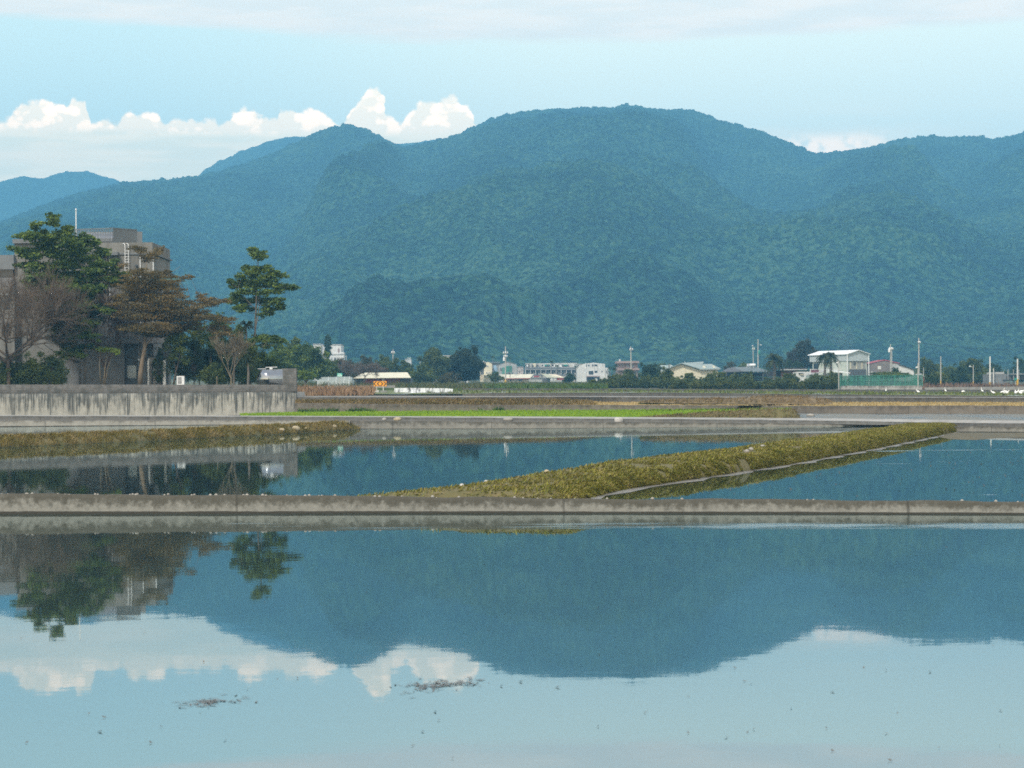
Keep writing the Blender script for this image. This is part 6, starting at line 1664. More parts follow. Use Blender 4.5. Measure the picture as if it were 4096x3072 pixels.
pole('tall power pole with a teal transformer beside the round palm', 3032, 1357, 1500, 560, (), .19, pole_c, extra=[('can', 4, 1409, 1), ('lamp', 12, 1378, 1380)])
pole('lamp post standing before the pair of palms at the green fence corner', 3355, 1442, 1562, 372, (), .11, pole_c, extra=[('lamp', -7, 1448, 1452)], name='lamp_post', cat='lamp post')
pole('taller of the twin power poles before the red-roofed barn', 3562, 1377, 1505, 520, [(1396, 9, 2)], .15, pole_c, extra=[('can', -6, 1402)])
pole('shorter of the twin power poles before the red-roofed barn', 3567, 1393, 1505, 517, [(1398, 7, 2)], .14, pole_c)
pole('tall power pole with white insulators at the end of the green fence', 3676, 1352, 1550, 494, [(1372, 6, 2)], .19, pole_c, -1)
pole('short lamp post beside the tall power pole at the fence end', 3672, 1452, 1562, 330, (), .10, pole_c, extra=[('lamp', -5, 1468, 1470)], name='lamp_post', cat='lamp post')
pole('thin pole with a yellow foot in front of the dark round trees', 3763, 1425, 1546, 420, (), .13, pole_c, yellow=1523)
pole('street lamp with a yellow foot among the reddish grass', 3893, 1460, 1546, 400, (), .10, pole_c, yellow=1526, extra=[('lamp', -13, 1474, 1466)], name='lamp_post', cat='lamp post')
pole('bare white concrete pole near the grey farm shed', 3960, 1426, 1545, 380, (), .17, pmat('white_pole', (.66, .65, .61), (.56, .55, .52)), yellow=1529)
pole('short white post next to the bare white pole', 3974, 1473, 1540, 390, (), .12, pmat('white_post', (.60, .59, .56), (.5, .49, .47)))
pole('white power pole with an orange foot before the grey farm shed', 4070, 1435, 1535, 400, (), .19, pmat('pale_pole', (.62, .61, .57), (.5, .49, .46)), yellow=1516)
pole('distant small power pole over the low trees beside the cream shed', 1682, 1444, 1475, 900, [(1452, 5, 2)], .14, insul)
pole('distant pylon-like pole above the dark trees by the first power pole', 1636, 1430, 1462, 950, [(1434, 8, 3), (1441, 9, 3)], .14, pole_c)
pole('thin far pole between the round trees and the grey shed', 3983, 1462, 1500, 700, [(1470, 5, 2)], .12, pole_c)
pole('grey pole standing beside the brick gable shed', 3694, 1470, 1520, 480, (), .1, pole_c)
cab = pmat('cable_black', (.03, .03, .03), (.025, .025, .025))
def cable(label, a, b, sag):
    mb = MB(); mb.tube([a.lerp(b, t/14)-Vector((0, 0, sag*4*(t/14)*(1-t/14))) for t in range(15)], .035, 4); tag(mb.build('power_cable', cab, origin=a), label, 'cable')
cable('sagging power cable between the pink house pole and the tall teal-can pole', at(2525, 1399, 499), at(3032, 1366, 559), 1.0)
cable('power cable running from the fence-end pole past the picture edge', at(3676, 1371, 493), at(4300, 1392, 520), 1.0)
cable('power cable between the twin poles and the fence-end pole', at(3562, 1396, 519), at(3676, 1372, 493), .6)

# ------------------------------------------------------------------ chevron sign, barrier, street sign
YS = 290
s0 = at(1520, 1575, YS)
sg = empty('chevron_sign', s0, 'orange road sign with four black chevrons on two posts', 'road sign')
mb = MB(); pbox(mb, 1494.5, 1524.7, 1546, 1545, YS, .05); mb.build('board', orange_p, sg)
for i_, (cx, dr) in enumerate(((1500.5, -1), (1513.5, -1), (1527, 1), (1539.5, 1))):
    mb = MB(); hw = 4.6
    A = lambda x, y: at(x, y, YS-.012)
    tipx, backx = cx+dr*hw*.9, cx-dr*hw*.9
    th = 5.0
    for ya, yb_ in ((1526.2, 1534.8), (1543.4, 1534.8)):
        p0_, p1_ = A(backx-dr*th*.5, ya), A(backx+dr*th*.5, ya); q0, q1 = A(tipx-dr*th*.5, yb_), A(tipx+dr*th*.5, yb_)
        mb.hexa([p0_, p1_, q1, q0, *[v+Vector((0, .010, 0)) for v in (p0_, p1_, q1, q0)]])
    mb.build('chevron', black_p, sg)
for x_ in (1506.5, 1533): mb = MB(); pbox(mb, x_-.9, 1545, x_+.9, 1567, YS+.06, .07); mb.build('post', insul, sg)
blockm = pmat('white_block', (.58, .57, .54), (.42, .41, .39), 1.6, .9)
for x0, x1, y0, y1, m_, lab in ((1494.5, 1516, 1560.5, 1574.5, blockm, 'whitish concrete foot block under one chevron sign post'), (1522.5, 1547, 1562, 1574.5, pmat('grey_block', (.24, .235, .22), (.17, .165, .155), 1.6, .9), 'grey concrete foot block under the other chevron sign post')):
    mb = MB(); pbox(mb, x0, y0, x1, y1, YS-.25, .7); q = at((x0+x1)/2, y1, YS)
    for k in range(4, 8): v = mb.v[k]; mb.v[k] = (v[0]+(q.x-v[0])*.08, v[1], v[2])
    tag(mb.build('concrete_block', m_, origin=q), lab, 'block')
mb = MB(); a_ = at(1493, 1573, YS-.4); b2 = at(1493, 1553, YS-.4); mb.tube([a_, a_.lerp(b2, .85), b2], [.08, .075, .03], 8); tag(mb.build('marker_post', insul, origin=a_), 'little white marker post beside the chevron sign', 'post')
whitewash, nt, b = newmat('flaking_whitewash')
nn = nt.noise(nt.mapping(nt.geo(), (1.4, 1, .5)), 1.6, 5, .7)
nt.l.new(nt.ramp(nn, [(.38, (.70, .72, .73)), (.52, (.58, .60, .62)), (.60, (.17, .17, .17)), (.7, (.10, .10, .10))]), b.inputs['Base Color']); b.inputs['Roughness'].default_value = .9
segs_ = [(1577, 1552.5, 1573, 1636, 1551.5, 1573.5), (1637, 1551.5, 1573.5, 1703, 1552.3, 1574), (1704, 1552.3, 1574, 1776, 1553, 1574.5), (1778, 1553, 1574.5, 1812, 1555.5, 1575.5)]
for i_, (x0, y0, y1, x1, y2, y3) in enumerate(segs_):
    mb = MB(); a_, b2 = at(x0, y1, YS), at(x1, y3, YS-.6*(i_ == 3)); at_, bt_ = at(x0, y0, YS), at(x1, y2, YS-.6*(i_ == 3))
    prof_ = [(0, 0), (0, .1), (.14, .3), (.18, 1.0), (.36, 1.0), (.40, .3), (.54, .1), (.54, 0)]
    A = [(a_.x, a_.y+d, a_.z-.05+(at_.z-a_.z+.05)*h) for d, h in prof_]; B = [(b2.x-.02, b2.y+d, b2.z-.05+(bt_.z-b2.z+.05)*h) for d, h in prof_]
    n_ = len(prof_); mb.v = A+B
    for j in range(n_): j2 = (j+1) % n_; mb.f.append((j, n_+j, n_+j2, j2)); mb.m.append(0)
    mb.f.append(tuple(range(n_))); mb.f.append(tuple(reversed(range(n_, 2*n_)))); mb.m += [0, 0]
    tag(mb.build('road_barrier', whitewash, origin=a_), ['flaking white concrete barrier segment next to the chevron sign', 'second flaking white barrier segment from the chevron sign', 'longest flaking white barrier segment in the row', 'short angled barrier segment ending the white row'][i_], 'barrier', 'flaking white road barriers')
YG = 300
b_ = at(1358.5, 1562, YG)
ss = empty('street_sign', b_, 'small green and white street sign on a grey post above the dry grass', 'street sign')
mb = MB(); pbox(mb, 1357.7, 1506, 1359.5, 1562, YG+.05, .07); mb.build('post', pole_c, ss)
mb = MB(); pbox(mb, 1349, 1493, 1369, 1506.5, YG, .04); bd = mb.build('board', pmat('sign_green', (.06, .42, .32), (.05, .37, .28), 2, .5), ss)
mb = MB(); pbox(mb, 1349.8, 1499.2, 1368.2, 1505.8, YG-.008, .006); mb.build('lower_panel', pmat('sign_pale', (.45, .66, .58), (.40, .6, .53), 2, .5), bd)
mb = MB(); pbox(mb, 1354, 1494.5, 1357, 1497.5, YG-.008, .006); pbox(mb, 1359, 1495.2, 1362.5, 1498, YG-.008, .006); mb.build('marking', insul, bd)
a_ = at(4074, 1512, 396); b_ = at(4074, 1530, 396)
gs = empty('street_sign', b_, 'small teal street sign by the white pole with the orange foot', 'street sign')
mb = MB(); pbox(mb, 4057, 1511, 4068, 1522, 396, .05); mb.build('board', teal, gs); mb = MB(); pbox(mb, 4061, 1522, 4063, 1540, 396.06, .06); mb.build('post', pole_c, gs)

# ------------------------------------------------------------------ green mesh fence on its wall
gf = empty('green_fence', at(3520, 1545, 352), 'translucent green mesh fence on posts above a streaked concrete footing', 'fence')
gmesh, nt, b = newmat('green_mesh'); g = nt.geo()
nn = nt.noise(nt.mapping(g, (.8, .8, .25)), 1.2, 4, .6)
nt.l.new(nt.mix(nt.step(nn, .35, .7), (.018, .115, .085), (.04, .20, .14)), b.inputs['Base Color']); b.inputs['Roughness'].default_value = .7
nt.l.new(nt.m('MULTIPLY_ADD', nn, .5, .34), b.inputs['Alpha'])
gpost = pmat('green_post', (.06, .27, .19), (.05, .22, .15), 1, .6)
FL = [(3361, 1503.5, 1544, 352), (3690, 1504, 1543, 345)]
l0 = at(3361, 1544, 352); l1 = at(3690, 1543, 345); z0_, z1_ = l0.z, at(3361, 1503.5, 352).z
mb = MB(); mb.edge_box((l0.x, l0.y), (l1.x, l1.y), 0, (l1-l0).length, z0_, z1_-.05, -.012, 0); mb.build('mesh_panel', gmesh, gf)
L_ = math.hypot(l1.x-l0.x, l1.y-l0.y); n_ = 15
for q in range(n_+1):
    u_ = L_*q/n_; mb = MB(); mb.edge_box((l0.x, l0.y), (l1.x, l1.y), u_-.035, u_+.035, z0_-.3, z1_, .012, .08); mb.build('post', gpost, gf)
for zf in (0, .5, 1.0):
    z_ = z0_+(z1_-z0_)*zf; mb = MB(); mb.edge_box((l0.x, l0.y), (l1.x, l1.y), 0, L_, z_-.03, z_+.02, .082, .11); mb.build('rail', gpost, gf)
cft = stained_concrete('fence_footing', (.36, .345, .31), (.14, .13, .115), (.07, .066, .055), streak=1.6, reach=.7, water=.05, topband=.2, speck=1.2)
o = wall('footing', [(3363, 1543.5, 1562, 351.6), (3688, 1542.5, 1561, 344.6)], .25, cft, step=.8); o.parent = gf; o.location = o.location-gf.location
for k in ('kind', 'category'):
    if k in o: del o[k]
# thin wire fence behind the hedge
wf = empty('wire_fence', at(2900, 1530, 420), 'thin green wire fence on slim posts rising out of the hedge', 'fence')
for x_ in (2645, 2760, 2860, 2997, 3138, 3250):
    mb = MB(); a_ = at(x_, 1545, 420); b2 = at(x_, 1507, 420); mb.tube([a_, b2], .045, 6); mb.build('post', gpost, wf)
mb = MB(); mb.tube([at(2645, 1508, 420), at(2997, 1508, 420), at(3355, 1507.5, 420)], .022, 4); mb.tube([at(2645, 1518, 420), at(2997, 1518, 420), at(3355, 1518, 420)], .012, 4); mb.build('wire', gpost, wf)
o = MB()
# pale kerb along the far road
kb = MB(); a_ = at(1150, 1548.5, 345); b2 = at(1580, 1549, 345); kb.box(a_.x, b2.x, 345, 345.3, a_.z-1.2, at(1150, 1545.8, 345).z)
tag(kb.build('concrete_kerb', capm, origin=a_), 'pale straight kerb of the far road above the dry reddish grass', 'kerb')
kb = MB(); a_ = at(3700, 1552, 330); b2 = at(4500, 1553, 330); kb.box(a_.x, b2.x, 330, 330.3, a_.z-1.0, at(3700, 1549.8, 330).z)
tag(kb.build('concrete_kerb', capm, origin=a_), 'pale kerb edging the far field below the white poles', 'kerb')

# ------------------------------------------------------------------ trees of the plain
bush('round_tree', 'tall bright-topped round tree behind the block pier', 1183, 1530, 400, 78, 186, lf_mid, .42, 320, 'tree', lumps=22, base_gap=.35)
bush('round_tree', 'large spreading dark green tree between the pier and the white house', 1225, 1530, 380, 165, 150, lf_dark, .40, 260, 'tree', lumps=34, base_gap=.08)
bush('round_tree', 'dark green tree behind the tall slim tree and the steel tank', 1118, 1535, 340, 130, 170, lf_dark, .38, 280, 'tree', lumps=28, base_gap=.1)
bush('round_tree', 'dull green tree in front of the araucaria and white house', 1310, 1530, 400, 110, 88, lf_mid, .38, 260, 'tree', lumps=22)
bush('small_tree', 'small bright green rounded tree standing beside the block pier', 1224, 1543, 322, 66, 60, lf_bright, .26, 420, 'tree', lumps=14, base_gap=.42, trunk=.12)
ar = bush('araucaria', 'dark dense conical tree standing before the white stepped house', 1311, 1470, 600, 40, 130, lf_deep, .45, 400, 'tree', lumps=4, shape=.4, base_gap=.25)
# rebuild its crown as whorled tiers
for ch in [c_ for c_ in bpy.data.objects if c_.parent == ar]:
    if ch.name.startswith('crown'): bpy.data.objects.remove(ch)
k6 = 600/F; cl = []
for zy, wpx in [(1342, 9), (1350, 14), (1358, 17), (1366, 19), (1374, 20), (1382, 20), (1390, 20), (1398, 20), (1406, 19), (1414, 18), (1422, 17), (1432, 20), (1442, 19), (1452, 15)]:
    for q in range(5):
        a = rng2.uniform(0, 6.28); r_ = wpx*k6*.55*rng2.uniform(.4, 1.0)
        c_ = at(1311, zy+rng2.uniform(-3, 3), 600)+Vector((math.cos(a)*r_, math.sin(a)*r_, 0))
        wx_ = wpx*k6*.42
        if zy > 1425: cl.append((c_, wx_*1.0, wx_*.8, .16, wx_*wx_*.28))
        else: cl.append((c_, wx_, wx_, .42, wx_*wx_*1.4))
V, Q = leaf_cloud(cl, 190, .42, .6); np_mesh('crown', V, Q, lf_deep, ar)
def barescrub(label, px, base, Y, h_px, w_, name='scrub_tree'):
    root, segs = bare(name, label, px, base, Y, h_px*Y/F, w_, 3, .8, pmat('scrub_twig', (.16, .125, .095), (.11, .088, .068)), 'tree', r0=.10, n0=8, first=.25, length=.36, split=(4, 5))
    return root
barescrub('grey-brown twiggy tree nearest the green street sign', 1395, 1520, 430, 78, 1.0)
barescrub('grey-brown twiggy tree in front of the cream shed roof', 1460, 1522, 425, 80, 1.1)
barescrub('grey-brown twiggy tree beside the first power pole', 1520, 1520, 440, 72, 1.0)
bush('scrub_tree', 'olive scrub tree behind the net greenhouse', 1375, 1525, 470, 120, 78, lf_olive, .4, 240, 'tree', lumps=22)
bush('scrub_tree', 'olive-brown scrub tree behind the cream shed', 1465, 1525, 480, 130, 88, lf_olive, .4, 220, 'tree', lumps=24)
bush('scrub_tree', 'dark scrub tree behind the first power pole', 1548, 1520, 520, 100, 92, lf_hedge, .4, 260, 'tree', lumps=20)
bush('scrub_tree', 'low dark tree at the end of the cream shed', 1622, 1515, 540, 72, 74, lf_hedge, .4, 280, 'tree', lumps=16)
bush('round_tree', 'broad dark tree with the white house showing on one side, first of the pair', 1742, 1540, 520, 128, 142, lf_hedge, .42, 330, 'tree', lumps=30, base_gap=.12)
bush('round_tree', 'broad dark olive-topped tree beside the cream narrow house, second of the pair', 1862, 1540, 525, 140, 150, leafmat('dark_olive', [(.014, .026, .010), (.032, .048, .016), (.06, .075, .022)]), .42, 330, 'tree', lumps=32, base_gap=.10)
bush('scrub_tree', 'dull shrubby tree under the first of the dark pair', 1690, 1540, 480, 110, 78, lf_mid, .36, 240, 'tree', lumps=22)
bush('scrub_tree', 'low brownish shrub between the shed and the dark pair', 1790, 1545, 440, 110, 46, lf_olive, .32, 240, 'shrub', lumps=18)
bush('round_shrub', 'dark round shrub at the foot of the cream narrow house', 1985, 1526, 560, 60, 34, lf_hedge, .3, 360, 'shrub', lumps=14)
bush('round_shrub', 'dark shrub at the foot of the white three-storey house', 2283, 1530, 560, 64, 34, lf_deep, .3, 360, 'shrub', lumps=14)
bush('round_tree', 'dark rounded tree between the pink house and the cream hall', 2604, 1545, 470, 92, 90, lf_deep, .36, 380, 'tree', lumps=24)
bush('scrub_tree', 'dull green tree in front of the pink house', 2520, 1540, 480, 80, 60, lf_hedge, .34, 300, 'tree', lumps=18)
bush('round_tree', 'grey-green tree behind the pink house and dark tree', 2650, 1530, 720, 120, 62, lf_mid, .5, 240, 'tree', lumps=20)
bush('scrub_tree', 'brown-tinged tree between the two barns roofs', 2925, 1500, 640, 60, 52, lf_olive, .45, 240, 'tree', lumps=14)
bush('round_tree', 'bright green tree crown peeping over the dark barn roof', 2980, 1500, 650, 90, 42, lf_mid, .42, 260, 'tree', lumps=14)
# feathery grey-green tall tree
fe = bush('feathery_tree', 'tall feathery grey-green tree behind the warehouse palms', 3215, 1525, 600, 100, 162, leafmat('feathery_leaf', [(.035, .042, .026), (.06, .07, .04), (.09, .095, .05)]), .55, 150, 'tree', lumps=34, base_gap=.28, dens=.8, shape=.6)
bush('feathery_tree', 'dark brownish feathery tree beside the round palm', 3165, 1525, 590, 70, 120, leafmat('brownish_leaf', [(.03, .028, .02), (.055, .048, .035), (.075, .066, .04)]), .5, 170, 'tree', lumps=22, base_gap=.2, dens=.8)
bush('scrub_tree', 'dark hedge tree behind the brick house', 3190, 1520, 560, 110, 66, lf_deep, .4, 300, 'tree', lumps=18)
palm('date_palm', 'round date palm with a thick trunk in front of the dark barn', 3096, 1530, 1437, 450, 62, 90, .85, (-.6, 1.35), .33, width=.26)
palm('date_palm', 'first of two date palms before the grey warehouse', 3298, 1530, 1428, 455, 46, 70, .95, (-.5, 1.35), .26, width=.26)
palm('date_palm', 'second of two date palms before the grey warehouse, beside the lamp post', 3322, 1532, 1424, 450, 48, 76, .95, (-.5, 1.35), .28, width=.26)
for px, base, crown, L_, lab in ((2206, 1515, 1447, 17, 'slim areca palm rising over the teal awnings of the terrace'), (2229, 1515, 1463, 16, 'short areca palm in front of the terrace railings'), (2303, 1520, 1468, 15, 'areca palm at the end of the terrace by the white house'), (2440, 1530, 1470, 15, 'areca palm against the flank of the white three-storey house'), (2462, 1540, 1462, 15, 'tall thin areca palm beside the pink house'), (2456, 1538, 1474, 14, 'shorter thin areca palm beside the pink house'), (1972, 1515, 1428, 15, 'tall areca palm behind the grey houses near the narrow house'), (2040, 1515, 1432, 13, 'areca palm behind the netted house')):
    palm('areca_palm', lab, px, base, crown, 700 if px < 2320 else 560, L_, 16, .8, (-.2, 1.2), .11, width=.34, leaf=lf_deep)
bush('round_shrub', 'dark green shrub on the bank before the red-roofed barn', 3580, 1508, 470, 44, 36, lf_deep, .3, 380, 'shrub', lumps=14)
bush('round_shrub', 'long low green shrub behind the green fence', 3560, 1512, 430, 150, 22, lf_mid, .3, 300, 'shrub', lumps=20)
for i_, (px, base, Y, w_, h_, lf, lab) in enumerate([(3718, 1548, 520, 108, 112, lf_hedge, 'dark rounded tree behind the end of the green fence'), (3722, 1550, 400, 56, 52, lf_deep, 'low dark shrub at the end of the green fence'), (3800, 1540, 560, 90, 70, lf_mid, 'grey-green low tree beside the thin yellow-footed pole'), (3842, 1545, 500, 80, 80, lf_deep, 'dark tree left of the big round tree by the street lamp'), (3895, 1545, 520, 140, 112, lf_hedge, 'big round dark tree behind the street lamp'), (3970, 1540, 620, 90, 90, lf_deep, 'dark tree behind the bare white pole'), (4085, 1530, 640, 90, 96, lf_deep, 'dark tree behind the grey farm shed'), (3760, 1540, 450, 70, 46, lf_hedge, 'scrubby shrub around the thin pole')]):
    bush('round_tree' if h_ > 60 else 'round_shrub', lab, px, base, Y, w_, h_, lf, .4, 280, 'tree' if h_ > 60 else 'shrub', lumps=24)
# hedge of shrubs along the field edge: a few kinds, copied
protos = [bush('hedge_shrub', 'tall dark green shrub in the back row of the field hedge', 2420+50*i_, 1552, 395, 84, 44, lf_hedge, .30, 420, 'shrub', 'tall shrubs in the back row of the field hedge', lumps=20) for i_ in range(3)]
def put(o, px, yb, Y, sc_, rot):
    p = at(px, yb, Y); o.location = p; o.scale = (sc_[0], sc_[0], sc_[1]); o.rotation_euler = (0, 0, rot)
xs_ = [2372, 2412, 2450, 2495, 2540, 2580, 2625, 2670, 2715, 2760, 2800, 2845, 2890, 2940, 2985, 3030, 3075, 3120, 3165, 3210, 3255, 3300, 3335]
for i_, x_ in enumerate(xs_):
    o = protos[i_ % 3] if i_ < 3 else copy_tree(protos[i_ % 3])
    put(o, x_, 1553, 400+rng2.uniform(-12, 12), (rng2.uniform(.8, 1.15), rng2.uniform(.6, 1.4)*(1.15 if 2400 < x_ < 2700 else 1.0)), rng2.uniform(0, 6))
protos = [bush('hedge_shrub', 'low yellowish green shrub in the front row of the field hedge', 2420+50*i_, 1557, 350, 62, 28, leafmat('yellow_green_leaf%d' % i_, [(.02, .035, .012), (.05, .07, .018), (.10, .12, .025), (.15, .16, .04)]), .24, 420, 'shrub', 'low shrubs in the front row of the field hedge', lumps=18) for i_ in range(3)]
xs_ = [2700, 2740, 2782, 2820, 2865, 2905, 2950, 2990, 3035, 3078, 3120, 3160, 3205, 3245, 3285, 3325]
for i_, x_ in enumerate(xs_):
    o = protos[i_ % 3] if i_ < 3 else copy_tree(protos[i_ % 3])
    put(o, x_, 1558.5, 340+rng2.uniform(-4, 4), (rng2.uniform(.8, 1.15), rng2.uniform(.8, 1.3)), rng2.uniform(0, 6))
# weeds, crops, dry reeds: stuff
def px_points(n, x0, x1, Y0, Y1):
    x = RNG.uniform(x0, x1, n); Y = RNG.uniform(Y0, Y1, n)
    X = (x-2048)/F*Y
    return np.stack([X, Y, plain_z(X, Y)-.12], -1), x
p, x = px_points(9000, 1180, 2420, 353, 480); keep = fbm(p[:, 0]/6, p[:, 1]/20, 8, 3) > .40
blades('weeds', p[keep], None, leafmat('plain_weeds', [(.05, .06, .025), (.09, .11, .035), (.14, .14, .05), (.10, .085, .045)], big=.25), (.5, 1.5), .10, .35)
p, x = px_points(9000, 1930, 2430, 350, 390); keep = RNG.uniform(0, 1, len(x)) < np.interp(x, [1930, 2080, 2400, 2430], [.1, 1, 1, .3])
blades('crop', p[keep], None, grass_green, (.6, 1.3), .09, .3)
n = 7000; x = RNG.uniform(1150, 1495, n); yy = RNG.uniform(1566, 1583, n)
p = np.array([tuple(at(a, b2, 262-(b2-1572)*3.0)) for a, b2 in zip(x, yy)]); keep = (fbm(x/30, yy/9, 4, 3) > .36)
blades('reeds', p[keep], None, leafmat('dry_reed', [(.15, .09, .055), (.25, .155, .09), (.34, .22, .12), (.20, .14, .06)], big=.35, trans=.1), (.35, 1.1), .05, .35)
p, x = px_points(7000, 3690, 4300, 352, 430); keep = fbm(p[:, 0]/5, p[:, 1]/25, 18, 3) > .47
blades('reeds', p[keep], None, leafmat('rusty_reed', [(.09, .06, .045), (.16, .10, .07), (.24, .15, .09)], big=.25, trans=.1), (.5, 1.6), .09, .35)
# distant belt of trees at the mountain foot
cl = []
for q in range(420):
    Y_ = rng2.uniform(930, 1180); x_ = rng2.uniform(-300, 4400); X_ = (x_-2048)/F*Y_
    h_ = rng2.uniform(2.5, 6.5)*(1.25 if x_ > 3650 or x_ < 1600 else .9)
    cl.append((Vector((X_, Y_, plain_z(X_, Y_)+h_*.45)), rng2.uniform(3, 7), rng2.uniform(3, 6), h_*.5, 1.0))
V, Q = leaf_cloud(cl, 150, 1.3, .8); tag(np_mesh('treeline', V, Q, lf_hedge), kind='stuff')

# ------------------------------------------------------------------ egrets
egw, nt, b = newmat('white_feathers'); b.inputs['Base Color'].default_value = (.86, .86, .83, 1); b.inputs['Roughness'].default_value = .8
egb = pmat('egret_bill', (.45, .28, .04), (.4, .25, .04)); egl = pmat('egret_leg', (.03, .03, .028))
def egret(name, label, p, rot, pose, group=None):
    """one continuous bird: tail, body, S-curved neck, head and bill, two jointed legs"""
    mb = MB(); mb.mi = 0
    if pose == 'tall': sp = [(-.30,.36,.02),(-.2,.40,.06),(-.05,.44,.105),(.08,.48,.10),(.17,.54,.06),(.22,.62,.036),(.20,.70,.03),(.17,.77,.028),(.19,.84,.03),(.24,.87,.036),(.29,.865,.02)]
    elif pose == 'feed': sp = [(-.30,.40,.02),(-.2,.42,.06),(-.05,.44,.105),(.08,.45,.10),(.18,.44,.06),(.28,.40,.036),(.34,.32,.03),(.36,.23,.028),(.38,.17,.032),(.42,.14,.03),(.46,.12,.02)]
    else: sp = [(-.28,.28,.02),(-.2,.31,.07),(-.05,.35,.125),(.08,.40,.12),(.15,.47,.075),(.17,.53,.045),(.17,.57,.04),(.20,.60,.042),(.25,.61,.034),(.29,.60,.02)]
    mb.tube([(x, 0, z) for x, z, r in sp], [r for x, z, r in sp], 10)
    x, z, r = sp[-1]; d = (x-sp[-2][0], z-sp[-2][1]); k = .12/max(1e-6, math.hypot(*d))
    mb.mi = 1; mb.tube([(x-.01, 0, z), (x+d[0]*k, 0, z+d[1]*k)], [.017, .004], 6)
    mb.mi = 2; zb = sp[2][1]-.07
    for s_ in (-1, 1):
        mb.tube([(-.02, .035*s_, zb), (.015, .035*s_, zb*.5), (0, .035*s_, 0), (.07, .035*s_, -.005)], [.014, .011, .009, .006], 5)
    o = mb.build(name, [egw, egb, egl], smooth=True); o.location = p; o.rotation_euler = (0, 0, rot)
    return tag(o, label, 'egret', group)
def field_pt(px, py):
    y3, y4 = interp(W3, px, 1)-.4, interp(W4, px, 2)
    t = min(1, max(0.0, (y3-py)/(y3-y4))); Y = (interp(W3, px, 3)+.5)*(1-t)+(interp(W4, px, 3)-.3)*t
    a = f3(px).lerp(f4(px), t); q = at(px, py, a.y); return Vector((q.x, a.y, a.z+.01))
EG = [(3544, 1573, 'tall', 1.2, 'lone white egret standing tall in front of the green fence'), (3672, 1578, 'rest', 2.5, 'white egret crouching near the end of the green fence'), (3782, 1576, 'tall', 1.7, 'white egret standing upright below the thin yellow-footed pole'), (3853, 1580, 'feed', .4, 'white egret bending to feed between the two upright ones'), (3929, 1577, 'tall', 1.9, 'white egret standing upright below the bare white pole'), (3972, 1583, 'rest', 2.9, 'white egret resting hunched on the dark wall edge')]
grp = 'egrets flocking at the end of the weedy field'
for x_ in (4010, 4017, 4024, 4029): EG.append((x_, 1582.5 if x_ != 4024 else 1580, 'rest' if x_ in (4017, 4029) else ('tall' if x_ == 4010 else 'feed'), rng2.uniform(0, 6), {4010: 'upright egret leading the small cluster of four', 4017: 'hunched egret second in the small cluster of four', 4024: 'feeding egret standing higher in the small cluster of four', 4029: 'hunched egret last in the small cluster of four'}[x_]))
for x_, y_ in ((4062, 1579), (4066, 1582), (4071, 1583), (4075, 1580), (4080, 1583), (4085, 1578), (4090, 1579), (4094, 1577), (4104, 1581)): EG.append((x_, y_, random.choice(['tall', 'rest', 'feed', 'rest']), rng2.uniform(0, 6), 'white egret in the dense flock below the white orange-footed pole'))
for x_, y_, pose, rot, lab in EG:
    o = egret('egret', lab, field_pt(x_, y_), rot, pose, grp if 'dense flock' in lab or 'cluster' in lab else None); o.scale = (.95, .95, .95)

# ------------------------------------------------------------------ stones and litter
stone_p = pmat('pale_stone', (.30, .285, .25), (.22, .205, .18), 6, .9, .01); stone_w = pmat('white_stone', (.48, .46, .43), (.36, .345, .32), 6, .9, .01); stone_b = pmat('buff_stone', (.36, .305, .20), (.27, .225, .145), 6, .9, .01)
def stone(label, p, w, h, mat, group=None, seed=0, name='stone', box=0):
    bm_v = []; r_ = np.random.default_rng(seed)
    n1_, n2_ = 9, 12; V, Fq = [], []
    for i_ in range(n1_+1):
        for j in range(n2_):
            th = math.pi*i_/n1_; ph = 2*math.pi*j/n2_
            d = np.array([math.sin(th)*math.cos(ph), math.sin(th)*math.sin(ph), math.cos(th)])
            if box: d = d/(np.abs(d)**6).sum()**(1/6)
            k = 1+.20*(fbm(np.array([d[0]*1.6+seed]), np.array([d[1]*1.6+d[2]*2.1]), seed, 3)[0]-.5)*2*(1-box*.8)
            V.append((d[0]*w*.5*k, d[1]*w*.42*k, d[2]*h*.5*k+h*.32))
    for i_ in range(n1_):
        for j in range(n2_): Fq.append((i_*n2_+j, (i_+1)*n2_+j, (i_+1)*n2_+(j+1) % n2_, i_*n2_+(j+1) % n2_))
    o = np_mesh(name, V, Fq, mat, smooth=not box); o.location = p; o.rotation_euler = (0, 0, seed*1.3)
    return tag(o, label, 'stone', group)
def to_px(P):
    d = np.asarray(P)-np.array(tuple(EYE)); f_ = d@np.array(tuple(FW)); return 2048+F*(d@np.array(tuple(RT)))/f_, 1536-F*(d@np.array(tuple(UP)))/f_
def surf(V, px, py):
    P = V.reshape(-1, 3); x, y = to_px(P); i_ = np.argmin((x-px)**2+(y-py)**2); return Vector(P[i_])
